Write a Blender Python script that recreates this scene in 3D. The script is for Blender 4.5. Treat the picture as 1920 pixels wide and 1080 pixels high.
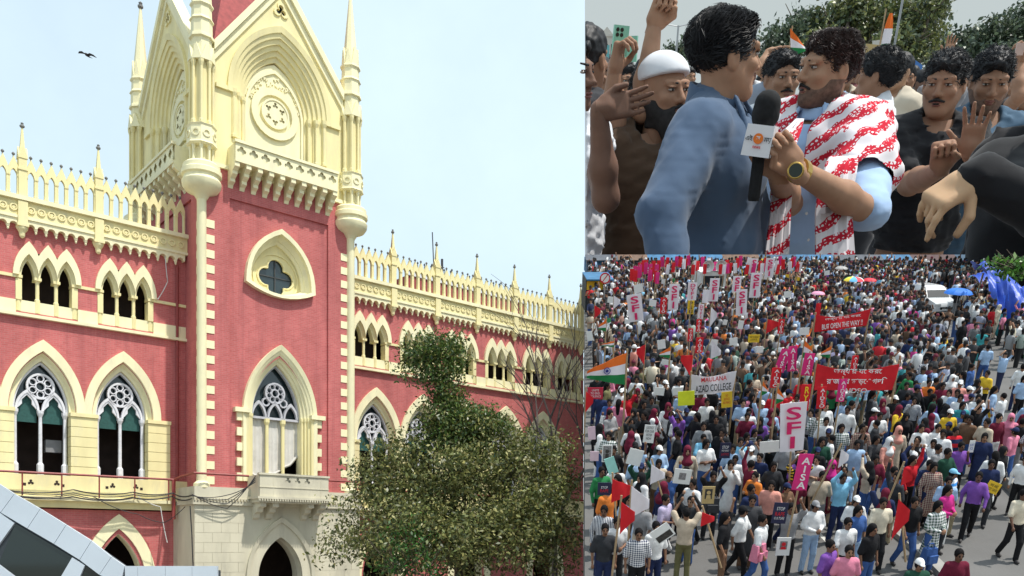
import bpy, bmesh, math, random
import numpy as np
from mathutils import Matrix, Vector, Euler
from mathutils.geometry import delaunay_2d_cdt
for o in list(bpy.data.objects): bpy.data.objects.remove(o)
SC = bpy.context.scene
COL = SC.collection
R = math.radians
# ------------------------------------------------------------------ camera
F = 1610.0                      # focal length in pixels of a 1920 wide picture
HY = 1025.0                     # height of the level horizon in that picture
CZ = 5.0                        # the camera stands 5 m above the yard
cam = bpy.data.cameras.new('camera'); camo = bpy.data.objects.new('camera', cam); COL.objects.link(camo)
camo.location = (0, 0, CZ); camo.rotation_euler = (R(90), 0, 0)
cam.sensor_width = 36; cam.lens = 36*F/1920; cam.shift_y = (HY-540)/1920
cam.clip_start = .1; cam.clip_end = 6000
SC.camera = camo
SC.render.resolution_x = 1024; SC.render.resolution_y = 576
# ------------------------------------------------------------------ sky, sun, exposure
SUN_AZ = Vector((.78, -.52)).normalized(); SUN_EL = R(61)
W = bpy.data.worlds.new('World'); SC.world = W; W.use_nodes = True
wn = W.node_tree; bg = wn.nodes['Background']
sky = wn.nodes.new('ShaderNodeTexSky'); sky.sky_type = 'NISHITA'; sky.sun_disc = False
sky.sun_elevation = SUN_EL; sky.sun_rotation = math.atan2(SUN_AZ.x, SUN_AZ.y)
sky.air_density = 1.0; sky.dust_density = 3.0; sky.ozone_density = 1.3
veil = wn.nodes.new('ShaderNodeMix'); veil.data_type = 'RGBA'; veil.inputs[0].default_value = .62      # thin white haze over the whole sky
veil.inputs[7].default_value = (6.7, 8.2, 8.8, 1)
wtc = wn.nodes.new('ShaderNodeTexCoord'); wnz = wn.nodes.new('ShaderNodeTexNoise'); wnz.inputs['Scale'].default_value = 1.6; wnz.inputs['Detail'].default_value = 6; wnz.inputs['Roughness'].default_value = .6
wmr = wn.nodes.new('ShaderNodeMapRange'); wmr.inputs[1].default_value = .3; wmr.inputs[2].default_value = .7; wmr.inputs[3].default_value = .52; wmr.inputs[4].default_value = .76
wn.links.new(wtc.outputs['Generated'], wnz.inputs[0]); wn.links.new(wnz.outputs[0], wmr.inputs[0]); wn.links.new(wmr.outputs[0], veil.inputs[0])
wn.links.new(sky.outputs[0], veil.inputs[6]); wn.links.new(veil.outputs[2], bg.inputs[0]); bg.inputs[1].default_value = .15
sl = bpy.data.lights.new('sun', 'SUN'); sl.energy = 4.3; sl.angle = R(1.2); sl.color = (1, .96, .89)
so = bpy.data.objects.new('sun', sl); COL.objects.link(so)
sd = Vector((SUN_AZ.x*math.cos(SUN_EL), SUN_AZ.y*math.cos(SUN_EL), math.sin(SUN_EL)))
so.rotation_euler = sd.to_track_quat('Z', 'Y').to_euler(); so.location = (60, -40, 80)
vs = SC.view_settings; vs.view_transform = 'Standard'; vs.look = 'None'; vs.gamma = 1; vs.exposure = 0
vs.use_curve_mapping = False

# ------------------------------------------------------------------ materials
MATS = {}
def _pr(name):
    m = bpy.data.materials.new(name); m.use_nodes = True; MATS[name] = m
    return m, m.node_tree, m.node_tree.nodes['Principled BSDF']
def mat(name, col, rough=.7, var=.12, scale=3.0, bump=0.0, bscale=40.0, metal=0.0, spec=.4, stain=None, sscale=.6, stretch=(1, 1, 1), coat=0.0, sheen=0.0):
    """plain surface: base colour with soft noise variation, optional darker stains with a shape of their own, fine relief"""
    if name in MATS: return MATS[name]
    m, nt, p = _pr(name); N = nt.nodes; L = nt.links
    p.inputs['Roughness'].default_value = rough; p.inputs['Metallic'].default_value = metal
    p.inputs['Specular IOR Level'].default_value = spec; p.inputs['Coat Weight'].default_value = coat
    p.inputs['Sheen Weight'].default_value = sheen
    tc = N.new('ShaderNodeTexCoord'); mp = N.new('ShaderNodeMapping'); mp.inputs['Scale'].default_value = stretch
    L.new(tc.outputs['Object'], mp.inputs[0])
    nz = N.new('ShaderNodeTexNoise'); nz.inputs['Scale'].default_value = scale; nz.inputs['Detail'].default_value = 5
    L.new(mp.outputs[0], nz.inputs[0])
    rp = N.new('ShaderNodeValToRGB'); L.new(nz.outputs[0], rp.inputs[0])
    rp.color_ramp.elements[0].position = .3; rp.color_ramp.elements[1].position = .7
    rp.color_ramp.elements[0].color = (*[c*(1-var) for c in col], 1); rp.color_ramp.elements[1].color = (*[min(1, c*(1+var)) for c in col], 1)
    out = rp.outputs[0]
    if stain:
        n2 = N.new('ShaderNodeTexNoise'); n2.inputs['Scale'].default_value = sscale; n2.inputs['Detail'].default_value = 8; n2.inputs['Roughness'].default_value = .7
        L.new(mp.outputs[0], n2.inputs[0])
        r2 = N.new('ShaderNodeValToRGB'); L.new(n2.outputs[0], r2.inputs[0])
        r2.color_ramp.elements[0].position = .52; r2.color_ramp.elements[1].position = .72
        mx = N.new('ShaderNodeMix'); mx.data_type = 'RGBA'
        L.new(r2.outputs[0], mx.inputs[0]); L.new(out, mx.inputs[6]); mx.inputs[7].default_value = (*stain, 1)
        out = mx.outputs[2]
    L.new(out, p.inputs['Base Color'])
    if bump:
        nb = N.new('ShaderNodeTexNoise'); nb.inputs['Scale'].default_value = bscale; nb.inputs['Detail'].default_value = 4
        L.new(mp.outputs[0], nb.inputs[0])
        b = N.new('ShaderNodeBump'); b.inputs['Strength'].default_value = bump; b.inputs['Distance'].default_value = .02
        L.new(nb.outputs[0], b.inputs['Height']); L.new(b.outputs[0], p.inputs['Normal'])
    return m
def brick_mat(name, c1, c2, mortar):
    m, nt, p = _pr(name); N = nt.nodes; L = nt.links
    tc = N.new('ShaderNodeTexCoord'); sp = N.new('ShaderNodeSeparateXYZ'); L.new(tc.outputs['Object'], sp.inputs[0])
    ad = N.new('ShaderNodeMath'); L.new(sp.outputs[0], ad.inputs[0]); L.new(sp.outputs[1], ad.inputs[1])
    cb = N.new('ShaderNodeCombineXYZ'); L.new(ad.outputs[0], cb.inputs[0]); L.new(sp.outputs[2], cb.inputs[1])
    br = N.new('ShaderNodeTexBrick'); br.inputs['Scale'].default_value = 1; br.inputs['Brick Width'].default_value = .27
    br.inputs['Row Height'].default_value = .095; br.inputs['Mortar Size'].default_value = .009; br.inputs['Mortar Smooth'].default_value = .3
    br.inputs['Color1'].default_value = (*c1, 1); br.inputs['Color2'].default_value = (*c2, 1); br.inputs['Mortar'].default_value = (*mortar, 1)
    L.new(cb.outputs[0], br.inputs[0])
    nz = N.new('ShaderNodeTexNoise'); nz.inputs['Scale'].default_value = .5; nz.inputs['Detail'].default_value = 7; nz.inputs['Roughness'].default_value = .65
    mp = N.new('ShaderNodeMapping'); mp.inputs['Scale'].default_value = (1, 1, .45); L.new(tc.outputs['Object'], mp.inputs[0]); L.new(mp.outputs[0], nz.inputs[0])
    mr = N.new('ShaderNodeMapRange'); mr.inputs[1].default_value = .3; mr.inputs[2].default_value = .7; mr.inputs[3].default_value = .78; mr.inputs[4].default_value = 1.2
    L.new(nz.outputs[0], mr.inputs[0])
    mx = N.new('ShaderNodeMix'); mx.data_type = 'RGBA'; mx.blend_type = 'MULTIPLY'; mx.inputs[0].default_value = 1
    L.new(br.outputs[0], mx.inputs[6]); L.new(mr.outputs[0], mx.inputs[7])
    m2 = N.new('ShaderNodeMapping'); m2.inputs['Scale'].default_value = (2.2, 2.2, .16); L.new(tc.outputs['Object'], m2.inputs[0])
    n2 = N.new('ShaderNodeTexNoise'); n2.inputs['Scale'].default_value = 1.0; n2.inputs['Detail'].default_value = 8; n2.inputs['Roughness'].default_value = .7; L.new(m2.outputs[0], n2.inputs[0])
    r2 = N.new('ShaderNodeMapRange'); r2.inputs[1].default_value = .5; r2.inputs[2].default_value = .72; r2.inputs[3].default_value = 0; r2.inputs[4].default_value = .55; L.new(n2.outputs[0], r2.inputs[0])
    x2 = N.new('ShaderNodeMix'); x2.data_type = 'RGBA'; L.new(r2.outputs[0], x2.inputs[0]); L.new(mx.outputs[2], x2.inputs[6]); x2.inputs[7].default_value = (c2[0]*.62, c2[1]*.7, c2[2]*.75, 1); L.new(x2.outputs[2], p.inputs['Base Color'])
    b = N.new('ShaderNodeBump'); b.inputs['Strength'].default_value = .5; b.inputs['Distance'].default_value = .01; b.invert = True
    L.new(br.outputs['Fac'], b.inputs['Height']); L.new(b.outputs[0], p.inputs['Normal'])
    p.inputs['Roughness'].default_value = .8; p.inputs['Specular IOR Level'].default_value = .25
    return m
def glass_mat(name, col, rough=.08):
    m, nt, p = _pr(name)
    p.inputs['Base Color'].default_value = (*col, 1); p.inputs['Roughness'].default_value = rough; p.inputs['Specular IOR Level'].default_value = .7
    return m
# ------------------------------------------------------------------ mesh helpers
def link(name, me, parent=None, mats=None):
    o = bpy.data.objects.new(name, me); COL.objects.link(o)
    if parent is not None: o.parent = parent
    if mats is not None:
        for m in (mats if isinstance(mats, (list, tuple)) else [mats]): me.materials.append(m)
    return o
def empty(name, loc=(0, 0, 0), rz=0.0):
    o = bpy.data.objects.new(name, None); COL.objects.link(o); o.location = loc; o.rotation_euler = (0, 0, rz); o.empty_display_size = .3
    return o
def tag(o, label=None, cat=None, group=None, kind=None):
    if label: o['label'] = label
    if cat: o['category'] = cat
    if group: o['group'] = group
    if kind: o['kind'] = kind
    return o
def place(o, parent, loc=(0, 0, 0), rz=0, s=None):
    """a further copy of a one-mesh part, sharing its mesh"""
    c = o.copy(); COL.objects.link(c); c.parent = parent; c.location = loc; c.rotation_euler = (0, 0, rz)
    if s: c.scale = s
    return c
def inside(c, loop):
    r = False; n = len(loop)
    for k in range(n):
        (x0, z0), (x1, z1) = loop[k], loop[(k+1) % n]
        if (z0 > c[1]) != (z1 > c[1]) and c[0] < (x1-x0)*(c[1]-z0)/(z1-z0)+x0: r = not r
    return r
class MB:
    def __init__(s): s.v = []; s.f = []; s.m = []; s.M = None
    def pts(s, P):
        i = len(s.v)
        for p in P:
            p = Vector(p)
            if s.M is not None: p = s.M @ p
            s.v.append(tuple(p))
        return i
    def face(s, idx, m=0): s.f.append(tuple(idx)); s.m.append(m)
    def box(s, x0, x1, y0, y1, z0, z1, m=0, taper=0.0):
        t = taper
        i = s.pts([(x0, y0, z0), (x1, y0, z0), (x1, y1, z0), (x0, y1, z0), (x0+t, y0+t, z1), (x1-t, y0+t, z1), (x1-t, y1-t, z1), (x0+t, y1-t, z1)])
        for q in ((3, 2, 1, 0), (4, 5, 6, 7), (0, 1, 5, 4), (1, 2, 6, 5), (2, 3, 7, 6), (3, 0, 4, 7)): s.face([i+k for k in q], m)
    def prism(s, poly, y0, y1, m=0):
        """polygon given in (x, z), extruded from y0 to y1"""
        n = len(poly); a = s.pts([(x, y0, z) for x, z in poly]); b = s.pts([(x, y1, z) for x, z in poly])
        s.face([a+k for k in range(n)], m); s.face([b+n-1-k for k in range(n)], m)
        for k in range(n):
            j = (k+1) % n; s.face((a+k, b+k, b+j, a+j), m)
    def strip(s, inn, out, y0, y1, m=0, closed=False, yi=None):
        """moulding between two outlines in (x, z); yi sets the depth of the inner edge's front for a splayed face"""
        n = len(inn); yi = y0 if yi is None else yi
        a = s.pts([(x, yi, z) for x, z in inn]); b = s.pts([(x, y0, z) for x, z in out])
        c = s.pts([(x, y1, z) for x, z in inn]); d = s.pts([(x, y1, z) for x, z in out])
        for k in range(n if closed else n-1):
            j = (k+1) % n
            s.face((a+k, b+k, b+j, a+j), m); s.face((c+k, c+j, d+j, d+k), m)
            s.face((a+k, a+j, c+j, c+k), m); s.face((b+k, d+k, d+j, b+j), m)
        if not closed:
            s.face((a, c, d, b), m); e = n-1; s.face((a+e, b+e, d+e, c+e), m)
    def lathe(s, prof, n=16, c=(0, 0, 0), m=0, ph=0.0):
        L = []
        for r, z in prof: L.append(s.pts([(c[0]+r*math.cos(ph+2*math.pi*k/n), c[1]+r*math.sin(ph+2*math.pi*k/n), c[2]+z) for k in range(n)]))
        for a, b in zip(L, L[1:]):
            for k in range(n):
                j = (k+1) % n; s.face((a+k, a+j, b+j, b+k), m)
        s.face([L[0]+n-1-k for k in range(n)], m); s.face([L[-1]+k for k in range(n)], m)
    def tube(s, path, r, n=6, m=0):
        P = [Vector(p) for p in path]; rr = r if isinstance(r, (list, tuple)) else [r]*len(P); L = []
        for k, p in enumerate(P):
            d = (P[min(k+1, len(P)-1)]-P[max(k-1, 0)]).normalized()
            a = d.cross(Vector((0, 0, 1)))
            if a.length < .05: a = d.cross(Vector((1, 0, 0)))
            a.normalize(); b = d.cross(a)
            L.append(s.pts([p+a*(rr[k]*math.cos(2*math.pi*t/n))+b*(rr[k]*math.sin(2*math.pi*t/n)) for t in range(n)]))
        for a, b in zip(L, L[1:]):
            for k in range(n):
                j = (k+1) % n; s.face((a+k, a+j, b+j, b+k), m)
        s.face([L[0]+k for k in range(n)], m); s.face([L[-1]+n-1-k for k in range(n)], m)
    def holes(s, outer, hl, y, m=0):
        """flat wall in (x, z) with openings"""
        co = []; ed = []
        for loop in [outer]+list(hl):
            i = len(co); n = len(loop); co += [Vector((x, z)) for x, z in loop]; ed += [(i+k, i+(k+1) % n) for k in range(n)]
        vo, eo, fo = delaunay_2d_cdt(co, ed, [], 0, 1e-5)[:3]
        i = s.pts([(p.x, y, p.y) for p in vo])
        for f in fo:
            c = (vo[f[0]]+vo[f[1]]+vo[f[2]])/3
            if inside(c, outer) and not any(inside(c, h) for h in hl): s.face([i+k for k in f], m)
    def mesh(s, name, smooth=False):
        me = bpy.data.meshes.new(name); me.from_pydata(s.v, [], s.f); me.polygons.foreach_set('material_index', s.m)
        bm = bmesh.new(); bm.from_mesh(me); bmesh.ops.recalc_face_normals(bm, faces=bm.faces); bm.to_mesh(me); bm.free()
        if smooth: me.polygons.foreach_set('use_smooth', [True]*len(me.polygons))
        me.update(); return me
    def build(s, name, mats, parent=None, smooth=False, sharp=40):
        me = s.mesh(name, smooth)
        if smooth: me.set_sharp_from_angle(angle=R(sharp))
        return link(name, me, parent, mats)
def parch(c, hw, zs, rise, n=9, base=None):
    """pointed arch outline from left foot over the apex to right foot, (x, z)"""
    rr = (rise*rise+hw*hw)/(2*hw); P = []
    if base is not None: P.append((c-hw, base))
    cx = c-hw+rr; a1 = math.acos(max(-1, min(1, (rr-hw)/rr)))
    for k in range(n+1):
        a = a1*k/n; P.append((cx-rr*math.cos(a), zs+rr*math.sin(a)))
    for k in range(n-1, -1, -1):
        a = a1*k/n; P.append((2*c-(cx-rr*math.cos(a)), zs+rr*math.sin(a)))
    if base is not None: P.append((c+hw, base))
    return P
def circ(cx, cz, r, n=16, ph=0.0): return [(cx+r*math.cos(ph+2*math.pi*k/n), cz+r*math.sin(ph+2*math.pi*k/n)) for k in range(n)]
def foil(cx, cz, r, lobes, n=7, ph=0.0, lr=.46):
    """outline of a trefoil, quatrefoil or cinquefoil"""
    P = []; q = r*(1-lr); half = math.pi/lobes; rl_ = r*lr
    t_ = q*math.cos(half)+math.sqrt(max(0, rl_**2-(q*math.sin(half))**2)); w = math.atan2(t_*math.sin(half), t_*math.cos(half)-q)
    for k in range(lobes):
        a = ph+2*math.pi*k/lobes
        ox, oz = cx+q*math.cos(a), cz+q*math.sin(a)
        for t in range(n):
            b = a-w+2*w*t/n; P.append((ox+r*lr*math.cos(b), oz+r*lr*math.sin(b)))
    return P
# ================================================================== ground of the yard
mat('yard', (.22, .2, .18), .9, .2, .4, bump=.3, bscale=6)
b = MB(); b.box(-1500, 2500, -200, 3500, -.4, 0); tag(b.build('ground', MATS['yard']), kind='structure')

# ================================================================== the red brick court building
brick_mat('brick', (.54, .145, .14), (.47, .115, .112), (.50, .22, .20))
mat('cream', (.80, .71, .38), .75, .10, 1.3, bump=.12, bscale=9, stain=(.66, .60, .38), sscale=.9, stretch=(1, 1, .35))
mat('cream_light', (.84, .78, .50), .75, .08, 1.6, bump=.1, bscale=9, stain=(.70, .65, .45), sscale=1.2, stretch=(1, 1, .35))
mat('stone', (.60, .56, .43), .8, .12, 1.2, bump=.2, bscale=8, stain=(.42, .39, .31), sscale=.8, stretch=(1, 1, .3))
mat('tracery', (.70, .70, .74), .7, .08, 3, stain=(.52, .52, .55), sscale=2)
mat('tracery_grey', (.50, .50, .54), .75, .15, 3, stain=(.33, .33, .36), sscale=2)
mat('shutter', (.02, .085, .075), .6, .2, 8)
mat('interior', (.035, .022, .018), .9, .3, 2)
mat('roof_red', (.33, .06, .06), .7, .2, 4)
mat('rail_red', (.26, .045, .04), .5, .15, 5)
mat('finial', (.20, .20, .19), .8, .2, 5)
mat('blind', (.62, .60, .56), .9, .08, 2, stain=(.5, .48, .44), sscale=1.5)
glass_mat('dark_glass', (.02, .035, .04))
mat('iron', (.05, .055, .06), .6)
mat('door_brown', (.10, .05, .035), .6, .2, 4)
UX, UY = 1840/math.hypot(1840, 1610), 1610/math.hypot(1840, 1610)
BP = Vector(((378-960)/F*43, 43, 0))
court = tag(empty('court_building', BP, math.atan2(UY, UX)), 'red brick gothic courthouse with cream stone trim, square gabled corner tower and arcaded wings', 'building')
YW = 2.5                                           # wings stand 2.5 m behind the tower front
CR = MATS['cream']; CL = MATS['cream_light']; BR = MATS['brick']; ST = MATS['stone']; TR = MATS['tracery']; TG = MATS['tracery_grey']

# ---- shared small pieces (built once, copied)
def piece(name, fn, mats, smooth=False):
    b = MB(); fn(b); me = b.mesh(name, smooth)
    if smooth: me.set_sharp_from_angle(angle=R(40))
    for m in mats: me.materials.append(m)
    return me
def put(name, me, parent, loc=(0, 0, 0), rz=0.0, s=(1, 1, 1)):
    o = bpy.data.objects.new(name, me); COL.objects.link(o); o.parent = parent; o.location = loc; o.rotation_euler = (0, 0, rz); o.scale = s
    return o
PW = .45
def f_parapet(b):
    inn = parch(PW/2, .145, .92, .30, 6, base=.05); n = len(inn); out = []
    for k in range(n):
        t = k/(n-1)
        if k == 0: out.append((.0, .05))
        elif k == n-1: out.append((PW, .05))
        else:
            x = PW*(k-1)/(n-3); z = 1.28+.52*(1-abs(x-PW/2)/(PW/2)); out.append((x, z if 1 < k < n-2 else 1.22))
    b.strip(inn, out, -.09, .09)
    for x in (.04, PW-.04): b.lathe([(.055, .05), (.055, .12), (.032, .16), (.032, .82), (.06, .88), (.06, .95)], 6, (x, -.07, 0))
    b.lathe([(.03, 1.76), (.03, 1.84), (.075, 1.88), (.075, 1.93), (.02, 1.99)], 6, (PW/2, 0, 0), 1)
    b.box(.0, PW, -.10, .10, 0, .06)
ME_PAR = piece('parapet_arch', f_parapet, [CR, MATS['finial']])
def f_corb(b):
    inn = parch(PW/2, .17, .10, .16, 5); n = len(inn)
    out = [(PW*k/(n-1), .46) for k in range(n)]
    out[0] = (0, .10); out[-1] = (PW, .10); out[1] = (0, .46); out[-2] = (PW, .46)
    b.strip(inn, out, -.30, .0)
    b.lathe([(.02, -.14), (.06, -.08), (.05, -.03), (.085, .04), (.085, .12)], 6, (0, -.2, 0))
ME_CORB = piece('corbel_arch', f_corb, [CL])
def f_round(b):
    b.strip(circ(0, 0, .105), circ(0, 0, .17), -.06, .0, closed=True)
    b.prism(foil(0, 0, .085, 4), -.03, .0)
ME_ROUND = piece('roundel', f_round, [CR])
def f_pin(b):
    b.box(-.17, .17, -.17, .17, -1.0, 1.75); b.box(-.21, .21, -.21, .21, 1.2, 1.3)
    b.box(-.2, .2, -.2, .2, 1.75, 1.85)
    for a in range(4):
        b.M = Matrix.Rotation(a*math.pi/2, 4, 'Z'); b.prism([(-.19, 1.85), (.19, 1.85), (0, 2.3)], -.2, -.12)
    b.M = None
    b.lathe([(.19, 1.85), (.13, 2.35), (.05, 3.15), (.04, 3.2)], 4, ph=math.pi/4)
    b.lathe([(.05, 3.2), (.11, 3.25), (.11, 3.31), (.05, 3.36), (.07, 3.42), (.02, 3.46)], 6, m=1)
ME_PIN = piece('pinnacle', f_pin, [CR, MATS['finial']])
def f_brk(b):
    b.box(-.2, .2, -.42, 0, .35, 1.45); b.box(-.24, .24, -.46, 0, .3, .42)
    b.lathe([(.05, -.2), (.12, -.12), (.14, .05), (.24, .2), (.26, .32)], 8, (0, -.2, 0))
ME_BRK = piece('bracket', f_brk, [CR])

# ---- windows
def triple_window(cx, parent):
    """three small pointed openings with colonnettes on a sill"""
    w = empty('triple_window', (cx, YW, 0)); w.parent = parent
    sp = .80; b = MB()
    for k in (-1, 0, 1):
        inn = parch(k*sp, .27, 17.62, .78, 7); mid = parch(k*sp, .34, 17.62, .90, 7); out = parch(k*sp, .40, 17.62, 1.02, 7)
        b.strip(inn, mid, .12, .5); b.strip(mid, out, -.04, .45, yi=.1)
        o1 = parch(k*sp, .405, 17.62, 1.03, 7); o2 = parch(k*sp, .66 if k else .60, 17.62, 1.62, 7)
        if k < 0: o2 = [(x, z) if x < k*sp+.40 else (k*sp+.40, max(z, 17.62+.45)) for x, z in o2]
        if k > 0: o2 = [(x, z) if x > k*sp-.40 else (k*sp-.40, max(z, 17.62+.45)) for x, z in o2]
        if k == 0: o2 = [(max(-.40, min(.40, x)), max(z, 17.62+.45) if abs(x) > .40 else z) for x, z in o2]
        o2[0] = (o2[0][0], 17.62) if k < 0 else (k*sp-.40, 17.63); o2[-1] = (o2[-1][0], 17.62) if k > 0 else (k*sp+.40, 17.63)
        b.strip(o1, o2, -.16, .05)
    b.build('arch_moulding', CL, w)
    for k, x in enumerate((-1.2, -.4, .4, 1.2)):
        c = MB()
        if abs(x) > 1: c.box(x-.13, x+.13, -.02, .5, 16.5, 17.45)
        c.lathe([(.12, 15.98), (.12, 16.6), (.085, 16.66), (.085, 17.4), (.13, 17.5), (.14, 17.62)], 8, (x, .12, 0))
        c.box(x-.15, x+.15, -.05, .5, 17.5, 17.63)
        c.build('colonnette', CR, w)
    c = MB(); c.box(-1.33, 1.33, .06, .55, 15.9, 16.5); c.build('sill_panel', CL, w)
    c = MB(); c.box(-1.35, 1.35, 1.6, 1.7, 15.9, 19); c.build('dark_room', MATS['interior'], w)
    return w
def rose_tracery(b, cx, cz, r, y0, y1, lobes=6):
    b.strip(circ(cx, cz, r*.84, 24), circ(cx, cz, r, 24), y0, y1, closed=True)
    b.strip(circ(cx, cz, r*.30, 14), circ(cx, cz, r*.38, 14), y0, y1, closed=True)
    for k in range(lobes):
        a = math.pi/lobes+2*math.pi*k/lobes
        b.strip(circ(cx+r*.61*math.cos(a), cz+r*.61*math.sin(a), r*.21, 10), circ(cx+r*.61*math.cos(a), cz+r*.61*math.sin(a), r*.285, 10), y0+.02, y1, closed=True)
def main_window(cx, parent, half=False):
    w = empty('arched_window', (cx, YW, 0)); w.parent = parent
    hw, zs, rise, z0 = 1.2, 11.45, 2.35, 8.4
    b = MB()
    b.strip(parch(0, hw, zs, rise, 12), parch(0, hw+.14, zs, rise+.22, 12), .22, .8)
    b.strip(parch(0, hw+.14, zs, rise+.22, 12), parch(0, hw+.26, zs, rise+.42, 12), -.03, .6, yi=.2)
    b.strip(parch(0, hw+.26, zs, rise+.42, 12), parch(0, hw+.64, zs, rise+.95, 12), -.14, .3, yi=-.12)
    b.build('arch_surround', CL, w)
    t = MB(); y0, y1 = .38, .56
    t.strip(parch(0, hw-.09, zs, rise-.14, 12), parch(0, hw-.005, zs, rise-.02, 12), y0, y1)
    rose_tracery(t, 0, zs+1.17, .62, y0, y1)
    for s in (-1, 1):
        t.strip(parch(s*.57, .42, zs, .82, 8), parch(s*.57, .52, zs, .98, 8), y0, y1)
        t.strip([(s*.57+x*.28, zs+.28+z*.2) for x, z in ((-1.4, -1), (-.75, 0), (-.75, 1.0), (0, 2.2), (.75, 1.0), (.75, 0), (1.4, -1))],
                [(s*.57+x*.28, zs+.28+z*.2) for x, z in ((-1.6, -1), (-1.45, 0), (-1.2, 1.4), (0, 3.0), (1.2, 1.4), (1.45, 0), (1.6, -1))], y0+.04, y1)
    t.build('tracery', TR, w)
    for x in (-1.07, 0, 1.07):
        c = MB(); c.lathe([(.16, z0), (.16, z0+.5), (.09, z0+.6), (.08, zs-.3), (.15, zs-.12), (.16, zs+.02)], 8, (x, .46, 0)); c.build('colonnette', TR, w)
    s = MB(); s.prism(parch(-.57, .44, zs, .8, 6, base=zs-.55), .62, .66); s.build('shutter', MATS['shutter'], w)
    s = MB(); s.prism(parch(.57, .44, zs, .8, 6, base=zs-.55), .62, .66); s.build('shutter', MATS['shutter'], w)
    g = MB(); g.prism(parch(0, hw, zs+.45, rise-.45, 8), .70, .72); g.build('glass_pane', MATS['dark_glass'], w)
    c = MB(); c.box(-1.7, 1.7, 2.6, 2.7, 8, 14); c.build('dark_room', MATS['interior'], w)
    return w
def wing(x0, x1, trip, main, pins, ground_arches):
    """one stretch of the two-storey wing"""
    holes = []
    for c in trip: holes.append(parch(c, 1.34, 17.6, 1.2, 6, base=15.95))
    for c in main: holes.append(parch(c, 1.42, 11.45, 2.7, 10, base=8.3))
    b = MB(); b.holes([(x0, 6.9), (x1, 6.9), (x1, 20.4), (x0, 20.4)], holes, YW); b.build('brick_wall', BR, court)
    b = MB(); b.holes([(x0, -.2), (x1, -.2), (x1, 6.8), (x0, 6.8)], [parch(c, 1.15, 3.2, 2.45, 8, base=.3) for c in ground_arches], YW)
    b.build('brick_wall', BR, court)
    # floor slabs and the dim rooms behind
    b = MB()
    for z in (7.0, 15.2, 20.6): b.box(x0, x1, YW+.02, YW+5, z, z+.3)
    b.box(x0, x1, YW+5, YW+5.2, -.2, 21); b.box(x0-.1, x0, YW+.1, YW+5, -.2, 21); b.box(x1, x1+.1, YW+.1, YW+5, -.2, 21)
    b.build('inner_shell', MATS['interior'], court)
    for c in trip: triple_window(c, court)
    for c in main: main_window(c, court)
    for c in ground_arches:
        a = empty('ground_arch', (c, YW, 0)); a.parent = court; b = MB()
        b.strip(parch(0, 1.1, 3.2, 2.4, 10, base=.0), parch(0, 1.3, 3.2, 2.7, 10, base=.0), .1, .7); b.strip(parch(0, 1.3, 3.2, 2.7, 10, base=.0), parch(0, 1.8, 3.2, 3.42, 10, base=.0), -.1, .4)
        b.build('arch_surround', CL, a)
    # bands
    for nm, y0, z0, z1, m in (('string_course', -.22, 15.70, 15.84, CL), ('sill_band', -.06, 15.84, 16.46, CL), ('impost_band', -.09, 17.48, 17.62, CR), ('frieze', -.28, 20.28, 21.0, CR), ('frieze_ledge', -.36, 20.16, 20.28, CL), ('parapet_ledge', -.46, 21.0, 21.2, CL),
                              ('gallery_wall', -.25, 7.35, 8.38, CR), ('gallery_cornice', -.62, 7.18, 7.35, CL), ('gallery_moulding', -.36, 6.86, 7.18, CR)):
        b = MB()
        if nm in ('sill_band', 'impost_band'):
            xs = [x0]+[q for c in sorted(trip) for q in (c-1.33, c+1.33)]+[x1]
            for k in range(0, len(xs), 2):
                if xs[k+1] > xs[k]: b = MB(); b.box(xs[k], xs[k+1], YW+y0, YW+.1, z0, z1); b.build(nm, m, court)
            continue
        else: b.box(x0, x1, YW+y0, YW+.1, z0, z1)
        b.build(nm, m, court)
    # piers between the large windows
    ms = sorted(main); ed = [(a+1.2, b2-1.2) for a, b2 in zip(ms, ms[1:])]
    if ms[0]-1.2 > x0+.2: ed.insert(0, (max(x0, ms[0]-2.2), ms[0]-1.2))
    if ms[-1]+1.2 < x1-.2: ed.append((ms[-1]+1.2, min(x1, ms[-1]+2.3)))
    for a, c in ed:
        b = MB(); z = 8.38
        for k in range(6): b.box(a, c, YW-.10, YW+.6, z+.012, z+.47); b.box(a+.02, c-.02, YW-.07, YW+.6, z, z+.47); z += .482
        b.box(a-.03, c+.03, YW-.17, YW+.6, z, z+.18); b.build('pier', CR, court)
    # corbels, roundels, parapet
    P = sorted(pins); spans = []
    lo = x0
    for p in P+[x1+.2]: spans.append((lo, p)); lo = p
    for p in P:
        if x0 < p < x1: put('pinnacle', ME_PIN, court, (p, YW-.2, 21.2)); put('bracket', ME_BRK, court, (p, YW, 19.5))
    for a, c in spans:
        n = int((c-a-.2)/PW+.3)
        if n < 1: continue
        pw = (c-a-.28)/n if c <= x1 and a > x0 else PW
        for k in range(n):
            x = (a+.14+k*pw) if a > x0 else (c-.14-(n-k)*PW)
            if x < x0-.01 or x+pw > x1+.05: continue
            put('parapet_arch', ME_PAR, court, (x, YW-.2, 21.2), s=(pw/PW, 1, 1))
            put('corbel_arch', ME_CORB, court, (x, YW, 19.72), s=(pw/PW, 1, 1))
            put('roundel', ME_ROUND, court, (x+pw/2, YW-.28, 20.64))
XE = 29.93
wing(-15.0, .35, [-13.4, -9.9, -6.4, -2.85], [-13.6, -10.1, -6.6, -3.0], [-14.3, -10.85, -7.5, -4.2], [-10.2, -3.2])
wing(8.3, XE, [11.35, 14.85, 18.3, 21.75, 25.2, 28.65-.3], [11.75, 15.25, 18.75, 22.25, 25.75], [12.85, 16.2, 19.55, 22.9, 26.25, 29.5], [12, 19, 26])
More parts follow.
